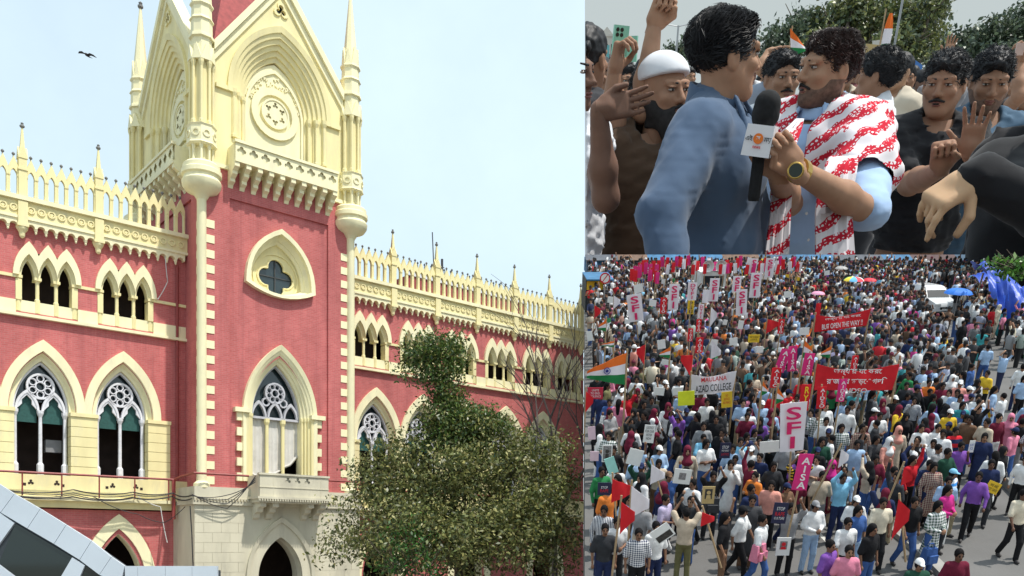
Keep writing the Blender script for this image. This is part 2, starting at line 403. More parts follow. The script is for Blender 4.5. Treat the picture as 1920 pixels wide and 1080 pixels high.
# part of the last large window by the end of the wing is masked by the end wall
b = MB(); b.box(XE-.02, XE+.05, YW, YW+9, 0, 20.6); b.build('end_wall', BR, court)
# roofs of the wings with iron cresting
b = MB(); b.box(18.5, XE-.1, 9, 15, 15, 24.6); b.build('rear_range_wall', MATS['roof_red'], court)
b = MB(); b.box(18.4, XE-.05, 8.9, 9.1, 24.6, 24.8); b.build('rear_coping', TR, court)
def f_crest(b):
    for k in range(3): b.box(-.02+k*.2, .02+k*.2, -.02, .02, 0, .55+.25*(k == 1))
    b.box(0, .6, -.015, .015, .12, .16); b.box(0, .6, -.015, .015, .4, .44); b.lathe([(.0, .75), (.08, .85), (.0, .98)], 6, (.2, 0, 0))
ME_CREST = piece('iron_cresting', f_crest, [MATS['iron']])
x = 18.6
while x < XE-.7: put('iron_cresting', ME_CREST, court, (x, 9, 24.8)); x += .6
b = MB(); b.tube([(21.2, 9.4, 24.5), (21.0, 9.4, 28.4)], .04); b.tube([(21.9, 9.4, 24.5), (21.9, 9.4, 26.6)], .09); b.tube([(21.7, 9.4, 26), (22.1, 9.4, 26)], .03); b.build('roof_mast', MATS['iron'], court)

# ---- tower
TW, TD = 8.5, 9.2
def reul(cx, cz, h, n=8):
    """curved triangle, apex up: three bowed sides"""
    top = (cx, cz+h*.60); l = (cx-h*.53, cz-h*.24); r = (cx+h*.53, cz-h*.24); P = []
    def arc(a, b_, bow):
        mx, mz = (a[0]+b_[0])/2, (a[1]+b_[1])/2; dx, dz = b_[0]-a[0], b_[1]-a[1]
        for k in range(n):
            t = k/n; q = 4*t*(1-t)*bow; P.append((a[0]+dx*t-dz*q, a[1]+dz*t+dx*q))
    arc(l, top, .16); arc(top, r, .16); arc(r, l, .13)
    return P
def tower_face(M, width, front):
    cx = width/2; T = empty('tower_face', (0, 0, 0)); T.parent = court; T.matrix_local = M
    # brick stage, with a shallow sunk panel
    hl = [[(1.45, 8.0), (width-1.4, 8.0), (width-1.4, 22.85), (1.45, 22.85)]]
    b = MB(); b.holes([(0, 7.9), (width, 7.9), (width, 24.4), (0, 24.4)], [[(1.45, 7.95), (width-1.4, 7.95), (width-1.4, 22.85), (1.45, 22.85)]], 0)
    b.strip([(1.45, 7.95), (width-1.4, 7.95), (width-1.4, 22.85), (1.45, 22.85)], [(1.44, 7.94), (width-1.39, 7.94), (width-1.39, 22.86), (1.44, 22.86)], .001, .13, closed=True)
    ph = []
    if front: ph = [parch(cx, 1.75, 11.9, 3.2, 10, base=8.4), reul(cx, 19.65, 3.4)]
    b.holes([(1.4, 7.9), (width-1.35, 7.9), (width-1.35, 22.9), (1.4, 22.9)], ph, .12)
    b.build('brick_wall', BR, T)
    # gabled top stage
    z0, zf, za = 24.3, 30.6, 35.0
    b = MB(); b.holes([(.2, z0), (width-.2, z0), (width-.2, zf-.4), (width-.9, zf), (cx, za), (.9, zf), (.2, zf-.4)], [parch(cx, 2.7, 28.5, 3.95, 12, base=26.0), foil(cx, 33.55, .34, 3, ph=math.pi/2)], 0)
    b.build('gable_wall', CR, T)
    b = MB()
    for s in (-1, 1):
        a0 = (cx+s*(cx-.55), zf-.1); a1 = (cx, za+.45); q = [(a0[0], a0[1]), (a1[0], a1[1]), (a1[0], a1[1]-.5), (a0[0]-s*.0, a0[1]-.5)]
        b.prism(q if s < 0 else q[::-1], -.28, .35)
        q2 = [(x-s*.0, z-.52) for x, z in q]; b.prism([(x, z) for x, z in (q2 if s < 0 else q2[::-1])], -.12, .1)
    b.build('gable_coping', CL, T)
    b = MB(); b.strip(foil(cx, 33.55, .30, 3, ph=math.pi/2), foil(cx, 33.55, .45, 3, ph=math.pi/2), -.08, .1, closed=True); b.build('gable_trefoil', CR, T)
    b = MB(); b.box(cx-.5, cx+.5, .2, .25, 33, 34.1); b.build('dark_back', MATS['dark_glass'], T)
    # receding arch orders
    b = MB(); hw = 2.95; y = -.16; rise = 4.2
    for k, (dw, dy) in enumerate(((.25, .12), (.2, .14), (.2, .16), (.2, .16), (.2, .16), (.2, .16))):
        b.strip(parch(cx, hw-dw, 28.5, rise-dw*1.3, 14, base=26.0 if k else 28.3), parch(cx, hw, 28.5, rise, 14, base=26.0 if k else 28.3), y, y+.5, yi=y+.06)
        hw -= dw; rise -= dw*1.3; y += dy
    b.build('arch_order', CR, T)
    for s in (-1, 1):
        for k in range(3):
            c = MB(); x = cx+s*(2.58-k*.34); yy = -.02+k*.24
            c.lathe([(.15, 26.0), (.15, 26.15), (.09, 26.2), (.09, 28.1), (.16, 28.3), (.17, 28.5)], 8, (x, yy, 0)); c.build('colonnette', CR, T)
        c = MB(); c.box(cx+s*3.05-.5, cx+s*3.05+.5, -.14, .1, 28.28, 28.5); c.build('impost', CR, T)
    b = MB(); b.prism(parch(cx, 1.95, 28.2, 2.8, 10, base=26.0), .75, .9); b.build('tympanum', CL, T)
    b = MB(); b.strip(circ(cx, 28.3, .98, 28), circ(cx, 28.3, 1.36, 28), .60, .78, closed=True); b.strip(circ(cx, 28.3, .70, 24), circ(cx, 28.3, .80, 24), .58, .78, closed=True)
    b.holes(circ(cx, 28.3, .76, 24), [foil(cx+.45*math.cos(a), 28.3+.45*math.sin(a), .17, 3, ph=a, n=5) for a in [math.pi/2+k*math.pi/3 for k in range(6)]], .62)
    b.build('rose_relief', CL, T)
    b = MB(); b.strip(parch(cx, 1.55, 28.2, 2.3, 10, base=26.3), parch(cx, 1.68, 28.2, 2.48, 10, base=26.3), .66, .76); b.build('tympanum_moulding', CL, T)
    # carved field above the rose
    b = MB(); rnd = random.Random(5)
    for k in range(46):
        a = rnd.uniform(.25, math.pi-.25); q = rnd.uniform(1.42, 1.9); x, z = cx+q*math.cos(a)*.85, 28.35+q*math.sin(a)
        b.lathe([(.10, 0), (.07, .05), (.02, .06)], 5, (0, 0, 0)) if False else b.prism(foil(x, z, .11, 3, ph=rnd.random()*6, n=3), .69, .76)
    b.build('carved_field', CL, T)
    # balcony on corbels
    bal = empty('corbelled_balcony'); bal.parent = T
    x0, x1 = 1.35, width-1.35
    b = MB(); b.box(x0, x1, -.95, 0, 24.42, 24.58); b.box(x0-.05, x1+.05, -1.03, -.78, 25.36, 25.5)
    n = 9; hs = [foil(x0+(k+.5)*(x1-x0)/n, 24.97, .24, 4, n=5) for k in range(n)]
    b.holes([(x0, 24.58), (x1, 24.58), (x1, 25.36), (x0, 25.36)], hs, -.95); b.box(x0, x1, -.84, -.80, 24.58, 25.36)
    b.box(x0, x0+.12, -.8, 0, 24.58, 25.36); b.box(x1-.12, x1, -.8, 0, 24.58, 25.36)
    b.build('parapet_panel', CL, bal)
    for k in range(n+1):
        x = x0+.12+k*(x1-x0-.24)/n; c = MB()
        M2 = Matrix.Translation((x, 0, 0)) @ Matrix.Rotation(math.pi/2, 4, 'Z'); c.M = M2
        c.prism([(-.02, 24.42), (-.9, 24.42), (-.9, 24.2), (-.62, 24.05), (-.62, 23.9), (-.34, 23.75), (-.34, 23.6), (-.12, 23.5), (-.02, 23.35)], -.13, .13); c.build('corbel', CL, bal)
    b = MB(); b.box(.2, width-.2, -.14, 0, 24.22, 24.42); b.build('string_course', CL, T)
    return T
TF = tower_face(Matrix.Identity(4), TW, True)
tower_face(Matrix.Translation((0, TD, 0)) @ Matrix.Rotation(-math.pi/2, 4, 'Z'), TD, False)
b = MB(); b.box(TW-.1, TW, .3, TD, 7.9, 30.5); b.box(.1, TW-.1, TD-.1, TD, 7.9, 30.5); b.build('rear_wall', BR, court)
b = MB(); b.box(.3, TW-.3, .9, TD-.3, 7.9, 8.2); b.box(.3, TW-.3, .9, TD-.3, 25.6, 25.8); b.build('tower_floor', MATS['interior'], court)
# steep red roof with courses of tiles
b = MB(); b.M = Matrix.Translation((TW/2, TD/2, 0)); z = 30.2; hw = 3.25; n = 26
for k in range(n):
    t0, t1 = k/n, (k+1)/n; q0 = 1-t0*.93; q1 = 1-t1*.93
    b.lathe([(q0*hw*1.414+.04, z+k*.5), (q1*hw*1.414+.04, z+.5+k*.5)], 4, ph=math.pi/4)
b.build('tiled_roof', MATS['roof_red'], court)
# lower stage of cream stone with the entrance
b = MB(); b.holes([(-.5, -.2), (TW+.4, -.2), (TW+.4, 7.1), (-.5, 7.1)], [parch(4.1, 1.25, 3.4, 2.1, 10, base=.1)], -.35)
i = b.pts([(-.5, -.35, -.2), (-.5, YW, -.2), (-.5, YW, 7.1), (-.5, -.35, 7.1)]); b.face((i, i+1, i+2, i+3))
i = b.pts([(TW+.4, -.35, -.2), (TW+.4, YW, -.2), (TW+.4, YW, 7.1), (TW+.4, -.35, 7.1)]); b.face((i, i+1, i+2, i+3)); b.build('base_wall', ST, court)
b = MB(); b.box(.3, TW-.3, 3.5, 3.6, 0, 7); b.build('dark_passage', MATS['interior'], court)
b = MB(); hw = 1.95; r_ = 3.15; y = -.5
for k in range(4): b.strip(parch(4.1, hw-.19, 3.4, r_-.27, 12, base=0), parch(4.1, hw, 3.4, r_, 12, base=0), y, y+.6, yi=y+.05); hw -= .19; r_ -= .27; y += .2
b.build('entrance_arch', ST, court)
b = MB(); b.box(-.62, TW+.5, -.5, YW, 7.1, 7.3); b.box(-.5, TW+.4, -.36, YW, 7.42, 8.0); b.build('base_cornice', ST, court)
def f_dent(b): b.box(0, .09, -.1, 0, 0, .1)
ME_DENT = piece('dentil', f_dent, [ST])
b = MB(); x = -.58
while x < TW+.4: b.box(x, x+.08, -.56, -.4, 7.3, 7.42); x += .16
b.box(-.5, TW+.4, -.44, YW, 7.3, 7.42)
b.build('dentil_course', ST, court)
# ashlar joints of the base: each course is a stone band standing a little proud
z = .2; k = 0
while z < 6.9:
    for xa, xb in ((-.49, 2.1), (6.1, TW+.38)):
        x = xa-(k % 2)*.45
        while x < xb:
            a = max(x, xa); c = min(x+.9, xb)
            if c-a > .1:
                o = MB(); o.box(a+.006, c-.006, -.372, -.34, z+.006, z+.494); o.build('ashlar_block', ST, court)
            x += .9
    z += .5; k += 1
# great window of the tower
gw = empty('great_window', (TW/2, 0, 0)); gw.parent = court
b = MB(); hw = 2.12; rise = 3.85; y = -.12
for k, (dw, dy) in enumerate(((.2, .1), (.13, .1), (.13, .14), (.13, .14), (.13, .16))):
    b.strip(parch(0, hw-dw, 11.9, rise-dw*1.35, 14, base=8.4), parch(0, hw, 11.9, rise, 14, base=8.4), y, y+.6, yi=y+.07); hw -= dw; rise -= dw*1.35; y += dy
b.build('arch_surround', CL, gw)
for s in (-1, 1):
    z = 8.4
    for k in range(5):
        c = MB(); c.box(s*2.1 if s > 0 else -2.42, 2.42 if s > 0 else s*2.1, -.05, .2, z, z+.42); c.build('block', CL, gw); z += .78
    c = MB(); c.box(s*2.0-.42+(.16 if s > 0 else -.16), s*2.0+.42+(.16 if s > 0 else -.16), -.2, .2, 11.95, 12.18); c.build('label_stop', CL, gw)
    for k in range(4):
        c = MB(); c.lathe([(.09, 8.4), (.09, 11.75), (.12, 11.85), (.12, 12)], 8, (s*(1.86-k*.13), .02+k*.13, 0)); c.build('colonnette', CR, gw)
b = MB(); y0, y1 = .62, .8
b.strip(parch(0, 1.3, 11.9, 2.75, 12), parch(0, 1.42, 11.9, 2.95, 12), y0, y1)
rose_tracery(b, 0, 13.25, .58, y0, y1, 8)
for k in (-1, 0, 1):
    b.strip(parch(k*.92, .34, 11.9, .72, 7), parch(k*.92, .44, 11.9, .9, 7), y0, y1)
    b.strip(circ(k*.5, 12.75+.0*abs(k), .16, 10), circ(k*.5, 12.75, .24, 10), y0+.03, y1, closed=True) if k else None
b.strip([(-1.4, 11.82), (1.4, 11.82)], [(-1.4, 11.94), (1.4, 11.94)], y0, y1)
b.build('tracery', TG, gw)
b = MB(); b.prism(parch(0, 1.42, 11.9, 2.9, 10), .95, .97); b.build('glass_pane', MATS['dark_glass'], gw)
for x in (-.46, .46):
    c = MB(); c.lathe([(.13, 8.4), (.13, 8.6), (.10, 8.65), (.10, 11.5), (.16, 11.65), (.16, 11.85)], 8, (x, .68, 0)); c.build('mullion', CR, gw)
me_bl = MB(); n = 14
for (xa, xb, zl, zr) in ((-1.4, -.5, 9.0, 8.75), (-.42, .42, 9.0, 9.15), (.5, 1.4, 9.3, 10.0)):
    me_bl = MB(); P0 = me_bl.pts([(xa+(xb-xa)*i/n, .86+.05*math.sin(i*1.7)+.03*math.sin(i*.6), zl+(zr-zl)*i/n-.12*math.sin(math.pi*i/n)) for i in range(n+1)])
    P1 = me_bl.pts([(xa+(xb-xa)*i/n, .84+.012*math.sin(i*1.1), 11.85) for i in range(n+1)])
    for i in range(n): me_bl.face((P0+i, P0+i+1, P1+i+1, P1+i))
    me_bl.build('cloth_blind', MATS['blind'], gw, smooth=True)
    c = MB(); c.tube([(xa, .84, zl-.02), ((xa+xb)/2, .82, (zl+zr)/2-.16), (xb, .84, zr)], .075, 6); c.build('rolled_hem', MATS['blind'], gw, smooth=True)
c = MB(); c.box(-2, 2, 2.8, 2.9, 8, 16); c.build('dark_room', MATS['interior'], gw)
# stone balcony below it
sb = empty('stone_balcony', (4.35, 0, 0)); sb.parent = court
b = MB(); b.box(-2.0, 2.0, -1.5, .1, 7.26, 7.44); b.box(-2.1, 2.1, -1.6, .1, 7.44, 7.56); b.build('slab', ST, sb)
b = MB(); hs = [foil(k*.55+.15, 8.42, .17, 3, n=5, ph=math.pi/2) for k in (-1, 0, 1)]
b.holes([(-1.95, 7.56), (1.95, 7.56), (1.95, 8.66), (-1.95, 8.66)], hs, -1.46)
b.box(-1.95, 1.95, -1.38, -1.3, 7.56, 8.64); b.box(-1.95, -1.85, -1.3, 0, 7.56, 8.66); b.box(1.85, 1.95, -1.3, 0, 7.56, 8.66); b.box(-2.0, 2.0, -1.52, -1.26, 8.66, 8.76); b.box(-1.97, 1.97, -1.49, -1.45, 8.02, 8.06)
for x in (-1.2, 1.5): b.box(x-.02, x+.02, -1.475, -1.45, 7.56, 8.66)
b.build('parapet_panel', ST, sb)
x = -2.05; b = MB()
while x < 2.0: b.box(x, x+.07, -1.64, -1.5, 7.33, 7.43); x += .14
b.build('dentil_course', ST, sb)
for x in (-1.7, -1.0, 1.0, 1.7):
    c = MB(); c.M = Matrix.Translation((x, 0, 0)) @ Matrix.Rotation(math.pi/2, 4, 'Z')
    c.prism([(.0, 7.26), (-1.35, 7.26), (-1.35, 7.05), (-1.0, 6.98), (-.95, 6.8), (-.6, 6.7), (-.55, 6.5), (0, 6.2)], -.16, .16); c.M = None
    c.lathe([(.02, -.18), (.15, -.17), (.15, .17), (.02, .18)], 10, (0, 0, 0)) if False else None
    c.build('corbel', ST, sb)
# bowed triangle window
nw = empty('quatrefoil_window', (TW/2, 0, 0)); nw.parent = court
b = MB(); a0, a1, a2, a3 = reul(0, 19.65, 3.75), reul(0, 19.65, 3.3), reul(0, 19.62, 2.95), reul(0, 19.6, 2.7)
b.strip(a1, a0, -.18, .2, closed=True, yi=-.16); b.strip(a2, a1, .1, .6, closed=True, yi=.3); b.strip(a3, a2, .35, .7, closed=True, yi=.45); b.build('frame', CL, nw)
b = MB(); q = foil(0, 19.45, .98, 4, n=8); b.holes(reul(0, 19.6, 2.75), [q], .60); b.strip(q, [(x*1.0, z) for x, z in foil(0, 19.45, 1.08, 4, n=8)], .54, .68, closed=True); b.strip(circ(0, 19.45, 1.22, 24), circ(0, 19.45, 1.32, 24), .54, .62, closed=True); b.build('pierced_panel', CR, nw)
b = MB(); b.box(-1, 1, .72, .74, 18.4, 20.6); b.build('glass_pane', MATS['dark_glass'], nw)
b = MB(); b.box(-.03, .03, .66, .71, 18.6, 20.4); b.box(-.9, .9, .66, .71, 19.47, 19.53); b.build('glazing_bar', MATS['iron'], nw)
# quoins and corner shafts
def f_q(b): b.box(0, .36, -.03, .1, 0, .4)
ME_Q = piece('quoin', f_q, [CL])
for k in range(18):
    z = 8.15+k*.76
    if z < 21.2:
        put('quoin', ME_Q, court, (.2, 0, z), s=(1.25, 1, 1)); put('quoin', ME_Q, court, (TW-.62, 0, z), s=(1.1, 1, 1))
        put('quoin', ME_Q, court, (0, .62, z), -math.pi/2, s=(1.2, 1, 1))
for x, y in ((0, 0), (TW, 0), (0, TD), (TW, TD)):
    t = empty('corner_turret', (x, y, 0)); t.parent = court
    b = MB(); b.lathe([(.40, 7.95), (.40, 8.15), (.24, 8.3), (.23, 22.3), (.27, 22.5)], 12); b.build('shaft', CL, t, True)
    b = MB(); b.lathe([(.27, 22.4), (.4, 22.62), (.78, 22.78), (.93, 23.0), (.96, 23.2), (.86, 23.36), (.86, 23.46), (.97, 23.52), (.97, 23.74), (.9, 23.8), (.9, 24.0), (.8, 24.1), (.6, 24.12)], 20); b.build('bulb', CL, t, True)
    b = MB()
    for k in range(8):
        a = k*math.pi/4+math.pi/8; b.lathe([(.1, 24.1), (.07, 24.2), (.07, 24.75), (.1, 24.85), (.11, 24.95)], 6, (.52*math.cos(a), .52*math.sin(a), 0))
    b.lathe([(.36, 24.1), (.36, 24.95)], 8); b.build('ring_of_colonnettes', CL, t)
    b = MB(); b.lathe([(.66, 24.95), (.76, 25.02), (.72, 25.1), (.68, 25.85), (.74, 25.95), (.6, 26.02)], 8, ph=math.pi/8)
    for k in range(8):
        a = k*math.pi/4; b.M = Matrix.Rotation(a+math.pi/2, 4, 'Z'); b.strip(circ(0, 25.48, .13, 10), circ(0, 25.48, .2, 10), -.70, -.60, closed=True)
    b.M = None; b.build('octagon_panel', CL, t)
    b = MB(); b.lathe([(.46, 26), (.46, 29.2)], 8, ph=math.pi/8)
    for k in range(8):
        a = k*math.pi/4+math.pi/8; b.lathe([(.13, 26), (.13, 26.15), (.085, 26.2), (.085, 28.8), (.14, 29.0), (.15, 29.15)], 6, (.53*math.cos(a), .53*math.sin(a), 0))
    b.build('column_stage', CR, t)
    b = MB(); b.lathe([(.68, 29.15), (.68, 29.25), (.5, 29.3), (.5, 30.3), (.62, 30.35), (.6, 30.5), (.52, 30.55), (.52, 31.2), (.6, 31.25), (.56, 31.35), (.5, 31.4), (.48, 31.9), (.58, 32), (.56, 32.1), (.42, 32.15)], 8, ph=math.pi/8)
    for k in range(8):
        b.M = Matrix.Rotation(k*math.pi/4, 4, 'Z'); b.prism([(-.24, 29.25), (.24, 29.25), (0, 29.95)], -.62, -.45); b.prism([(-.18, 32.1), (.18, 32.1), (0, 33.1)], -.46, -.3)
    b.M = None; b.build('gablet_stage', CL, t)
    b = MB(); b.lathe([(.44, 32.1), (.40, 32.6), (.07, 36.2), (.05, 36.3)], 8, ph=math.pi/8); b.build('spire', CL, t)
    b = MB(); b.lathe([(.05, 36.25), (.16, 36.35), (.16, 36.45), (.08, 36.5), (.12, 36.6), (.02, 36.7)], 6); b.build('finial', MATS['finial'], t)
# red handrail pipes and down pipe
b = MB(); y = YW-.72; b.tube([(-15, y, 8.42), (-.75, y, 8.42), (-.62, 1.0, 8.55), (-.62, -.62, 8.62), (2.2, -.62, 8.62)], .06)
for k in range(9): x = -14.2+k*1.65; b.tube([(x, y, 7.35), (x, y, 8.42)], .035)
b.tube([(-.75, y, 6.4), (-.75, y, 8.42)], .1); b.tube([(6.5, -.62, 8.62), (TW+.6, -.62, 8.62), (TW+.7, y, 8.42), (XE-.2, y, 8.42)], .06)
b.build('handrail', MATS['rail_red'], court)
b = MB(); b.tube([(-.35, YW-.12, 7.4), (-.35, YW-.12, 19.6)], .07); b.build('down_pipe', MATS['rail_red'], court)
# trefoil piercings of the gallery wall
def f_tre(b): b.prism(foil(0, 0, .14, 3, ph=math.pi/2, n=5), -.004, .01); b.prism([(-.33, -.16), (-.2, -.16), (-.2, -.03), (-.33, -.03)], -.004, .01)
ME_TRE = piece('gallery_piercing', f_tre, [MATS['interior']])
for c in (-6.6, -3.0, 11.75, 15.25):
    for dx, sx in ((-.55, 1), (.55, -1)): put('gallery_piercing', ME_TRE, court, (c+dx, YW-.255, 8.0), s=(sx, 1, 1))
# air conditioner boxes seen inside
b = MB(); b.box(-6.2, -5.5, YW+1.2, YW+1.6, 9.6, 10.2); b.build('air_conditioner', mat('grey_metal', (.25, .25, .26), .5), court)
# ================================================================== silver clad canopy at the corner of the yard
def at(px, py, Y):
    """point of the place seen at a pixel of the 1920 x 1080 photograph, Y metres ahead"""
    return Vector(((px-960)/F*Y, Y, CZ+(HY-py)/F*Y))
mat('alu', (.62, .68, .74), .35, .05, 1.2, metal=.25, spec=.5, stain=(.55, .60, .65), sscale=.8)
mat('alu_dark', (.05, .06, .07), .6)
glass_mat('canopy_glass', (.012, .02, .018), .05)
CYP = 14.0
can = tag(empty('panel_canopy', at(60, 1300, CYP+.5)), 'silver metal panel canopy with dark glass sloping across the bottom left corner', 'canopy'); can.location.z = 0
def slab(name, pts, y0, y1, m, parent, shrink=0.0):
    c = Vector((sum(p[0] for p in pts)/len(pts), sum(p[1] for p in pts)/len(pts)))
    P = []
    for px, py in pts:
        d = Vector((c.x-px, c.y-py)); d = d.normalized()*shrink if d.length else d; w = at(px+d.x, py+d.y, CYP); P.append((w.x-can.location.x, w.z-can.location.z))
    b = MB(); b.prism(P, y0-can.location.y, y1-can.location.y); return b.build(name, m, parent)
top = [(-60, 871), (-20, 895), (27, 926), (75.5, 954), (124, 984), (171.5, 1014), (209, 1044), (234, 1061)]
low = [(-86, 905), (-46, 929), (1, 961), (51, 991), (101, 1020), (149, 1050), (186, 1078), (226, 1095)]
for k in range(len(top)-1): slab('panel', [top[k], top[k+1], low[k+1], low[k]], CYP, CYP+.05, MATS['alu'], can, .55)
xs = [234, 258, 310, 360, 408]
for a, b_ in zip(xs, xs[1:]): slab('panel', [(a, 1061), (b_, 1061), (b_, 1120), (a, 1120)], CYP, CYP+.05, MATS['alu'], can, .5)
slab('panel', [(-46, 930), (1, 962), (27, 981), (-30, 1060)], CYP, CYP+.05, MATS['alu'], can, .5)
slab('panel', [(135, 1045), (159, 1060), (140, 1105), (100, 1105)], CYP, CYP+.05, MATS['alu'], can, .5)
slab('panel', [(-30, 1062), (-5, 1056), (40, 1090), (-30, 1120)], CYP, CYP+.05, MATS['alu'], can, .5)
slab('glass_pane', [(27, 981), (135, 1045), (100, 1105), (42, 1090), (-5, 1056)], CYP+.03, CYP+.05, MATS['canopy_glass'], can, .3)
slab('glass_pane', [(159, 1061), (190, 1080), (226, 1097), (226, 1120), (138, 1120)], CYP+.03, CYP+.05, MATS['canopy_glass'], can, .3)
slab('frame', [(-90, 915), (-60, 880), (27, 935), (124, 993), (209, 1052), (234, 1070), (402, 1070), (407, 1300), (-90, 1300)], CYP+.055, CYP+.3, MATS['alu_dark'], can)

# ================================================================== trees in front of the court
def leaf_mat(name, back=.25):
    m, nt, p = _pr(name); N = nt.nodes; L = nt.links
    at_ = N.new('ShaderNodeAttribute'); at_.attribute_name = 'tint'; L.new(at_.outputs[0], p.inputs['Base Color'])
    p.inputs['Roughness'].default_value = .42; p.inputs['Specular IOR Level'].default_value = .5
    tr = N.new('ShaderNodeBsdfTranslucent'); L.new(at_.outputs[0], tr.inputs[0]); mx = N.new('ShaderNodeMixShader'); mx.inputs[0].default_value = back
    L.new(p.outputs[0], mx.inputs[1]); L.new(tr.outputs[0], mx.inputs[2]); L.new(mx.outputs[0], N['Material Output'].inputs[0])
    return m
LEAF = leaf_mat('leaf')
mat('bark', (.10, .08, .06), .9, .3, 6, bump=.6, bscale=14, stretch=(1, 1, .3))
mat('twig', (.075, .06, .055), .9, .3, 6)
def leaf_cloud(name, C, size, pal, rng, parent, nrm_up=.35, jit=.25, aspect=.45):
    """small pointed leaf faces at the points C"""
    n = len(C); d = rng.normal(size=(n, 3)); d[:, 2] -= .3; d /= np.linalg.norm(d, axis=1)[:, None]
    q = rng.normal(size=(n, 3)); q[:, 2] += nrm_up*3; s = np.cross(d, q); s /= np.linalg.norm(s, axis=1)[:, None]+1e-9
    L = size*(1+jit*rng.normal(size=n))[:, None]
    up = np.cross(s, d)
    V = np.stack([C, C+d*L*.5+s*L*aspect*.5+up*L*.06, C+d*L, C+d*L*.5-s*L*aspect*.5+up*L*.06], 1).reshape(-1, 3)
    me = bpy.data.meshes.new(name); me.vertices.add(4*n); me.vertices.foreach_set('co', V.ravel())
    me.loops.add(4*n); me.loops.foreach_set('vertex_index', np.arange(4*n)); me.polygons.add(n)
    me.polygons.foreach_set('loop_start', np.arange(0, 4*n, 4)); me.polygons.foreach_set('loop_total', np.full(n, 4)); me.update()
    pal = np.array(pal); k = rng.integers(0, len(pal), n); c = pal[k]*(1+.3*rng.normal(size=(n, 1))).clip(.4, 1.7)
    ca = me.color_attributes.new('tint', 'FLOAT_COLOR', 'POINT'); ca.data.foreach_set('color', np.repeat(np.c_[c, np.ones(n)], 4, 0).ravel().astype('f'))
    return link(name, me, parent, LEAF)
def crown_points(blobs, dens, rng, leaves=26, cr=.38):
    """twig clusters scattered through the blobs, thicker near the outside"""
    out = []
    for (c, r, w) in blobs:
        r = np.array(r); n = max(3, int(dens*r[0]*r[1]*r[2]*w)); p = rng.normal(size=(n, 3)); p /= np.linalg.norm(p, axis=1)[:, None]
        p *= (rng.random((n, 1))**.45); cc = np.array(c)+p*r
        m = rng.integers(leaves//2, leaves, n); k = np.repeat(np.arange(n), m)
        out.append(cc[k]+rng.normal(size=(len(k), 3))*cr*np.array([1, 1, .7]))
    return np.concatenate(out)
def limbs(base, targets, r0, rng, name, parent, m):
    b = MB(); base = Vector(base)
    tip = Vector(base)+Vector((0, 0, (sum(t[2] for t in targets)/len(targets)-base.z)*.55))
    b.tube([base, base.lerp(tip, .5)+Vector((.12, .05, 0)), tip], [r0, r0*.8, r0*.62], 9)
    for t in targets:
        t = Vector(t); mid = tip.lerp(t, .5)+Vector((rng.uniform(-.3, .3), rng.uniform(-.3, .3), rng.uniform(0, .4))); s = tip-Vector((0, 0, rng.uniform(0, .3)))
        b.tube([s, mid, t], [r0*.5, r0*.3, r0*.1], 6)
        for k in range(4):
            e = t+Vector((rng.uniform(-.8, .8), rng.uniform(-.8, .8), rng.uniform(-.3, .7))); b.tube([mid.lerp(t, .6), e], [r0*.14, .015], 4)
    return b.build(name, m, parent, True)
rng = np.random.default_rng(7)
TY = 29.0; k1 = TY/F
def blob(px, py, rx, ry, w=1, dy=0.0, depth=None):
    p = at(px, py, TY+dy); return (tuple(p), (rx*k1, depth or rx*k1*.8, ry*k1), w)
tree = tag(empty('leafy_tree', at(860, 1025, TY)), 'broad leafy tree with olive green crown in front of the right wing', 'tree'); tree.location.z = 0
blobs = [blob(800, 905, 130, 85), blob(955, 905, 120, 105), blob(860, 1010, 215, 70, 1, -1.2), blob(700, 960, 70, 85), blob(690, 880, 50, 45), blob(745, 855, 60, 50), blob(1045, 900, 55, 115), blob(1030, 1010, 80, 90), blob(835, 800, 55, 55), blob(905, 815, 85, 40), blob(985, 850, 70, 40),
         blob(640, 1020, 48, 55, .8), blob(655, 950, 35, 40, .7), blob(1000, 960, 90, 60, 1, -1.5), blob(780, 960, 90, 60, 1, -1.6), blob(880, 880, 80, 60, 1, -1.4)]
P = crown_points(blobs, 34, rng, 40, .24)
px = 960+F*P[:, 0]/P[:, 1]; P = P[px < 1090]
o = leaf_cloud('crown', P-np.array(tree.location), .145, [(.105, .125, .038), (.145, .165, .048), (.21, .215, .07), (.07, .092, .03), (.30, .28, .10)], rng, tree)
blobs = [blob(812, 655, 54, 34, 1.0), blob(848, 645, 30, 30), blob(772, 682, 28, 22, .9), blob(835, 690, 38, 30), blob(838, 735, 30, 34), blob(850, 775, 42, 36), blob(895, 790, 50, 30), blob(930, 800, 38, 24), blob(860, 830, 60, 40), blob(785, 830, 30, 25, .7), blob(798, 702, 40, 22, .8), blob(842, 748, 44, 32, .8), blob(872, 792, 62, 30, .8), blob(812, 800, 40, 32, .8), blob(765, 668, 24, 16, .8), blob(800, 760, 22, 20, .5), blob(905, 765, 20, 18, .5)]
P = crown_points(blobs, 190, rng, 34, .2)
leaf_cloud('upper_crown', P-np.array(tree.location), .13, [(.085, .15, .03), (.065, .12, .028), (.13, .18, .035), (.17, .17, .045), (.05, .09, .025)], rng, tree)
rl = random.Random(3); T0 = tree.location
limbs((0, 0, 0), [tuple(at(x, y, TY+dy)-T0) for x, y, dy in ((700, 930, 0), (800, 880, .5), (835, 700, .3), (815, 650, .2), (900, 800, .2), (960, 880, 0), (1040, 900, .3), (760, 960, -1), (880, 900, -1), (1010, 980, -1))], .26, rl, 'trunk', tree, MATS['bark'])
bush = tag(empty('young_tree', at(765, 1040, TY-3)), 'bright green young tree low under the big olive crown', 'tree'); bush.location.z = 0
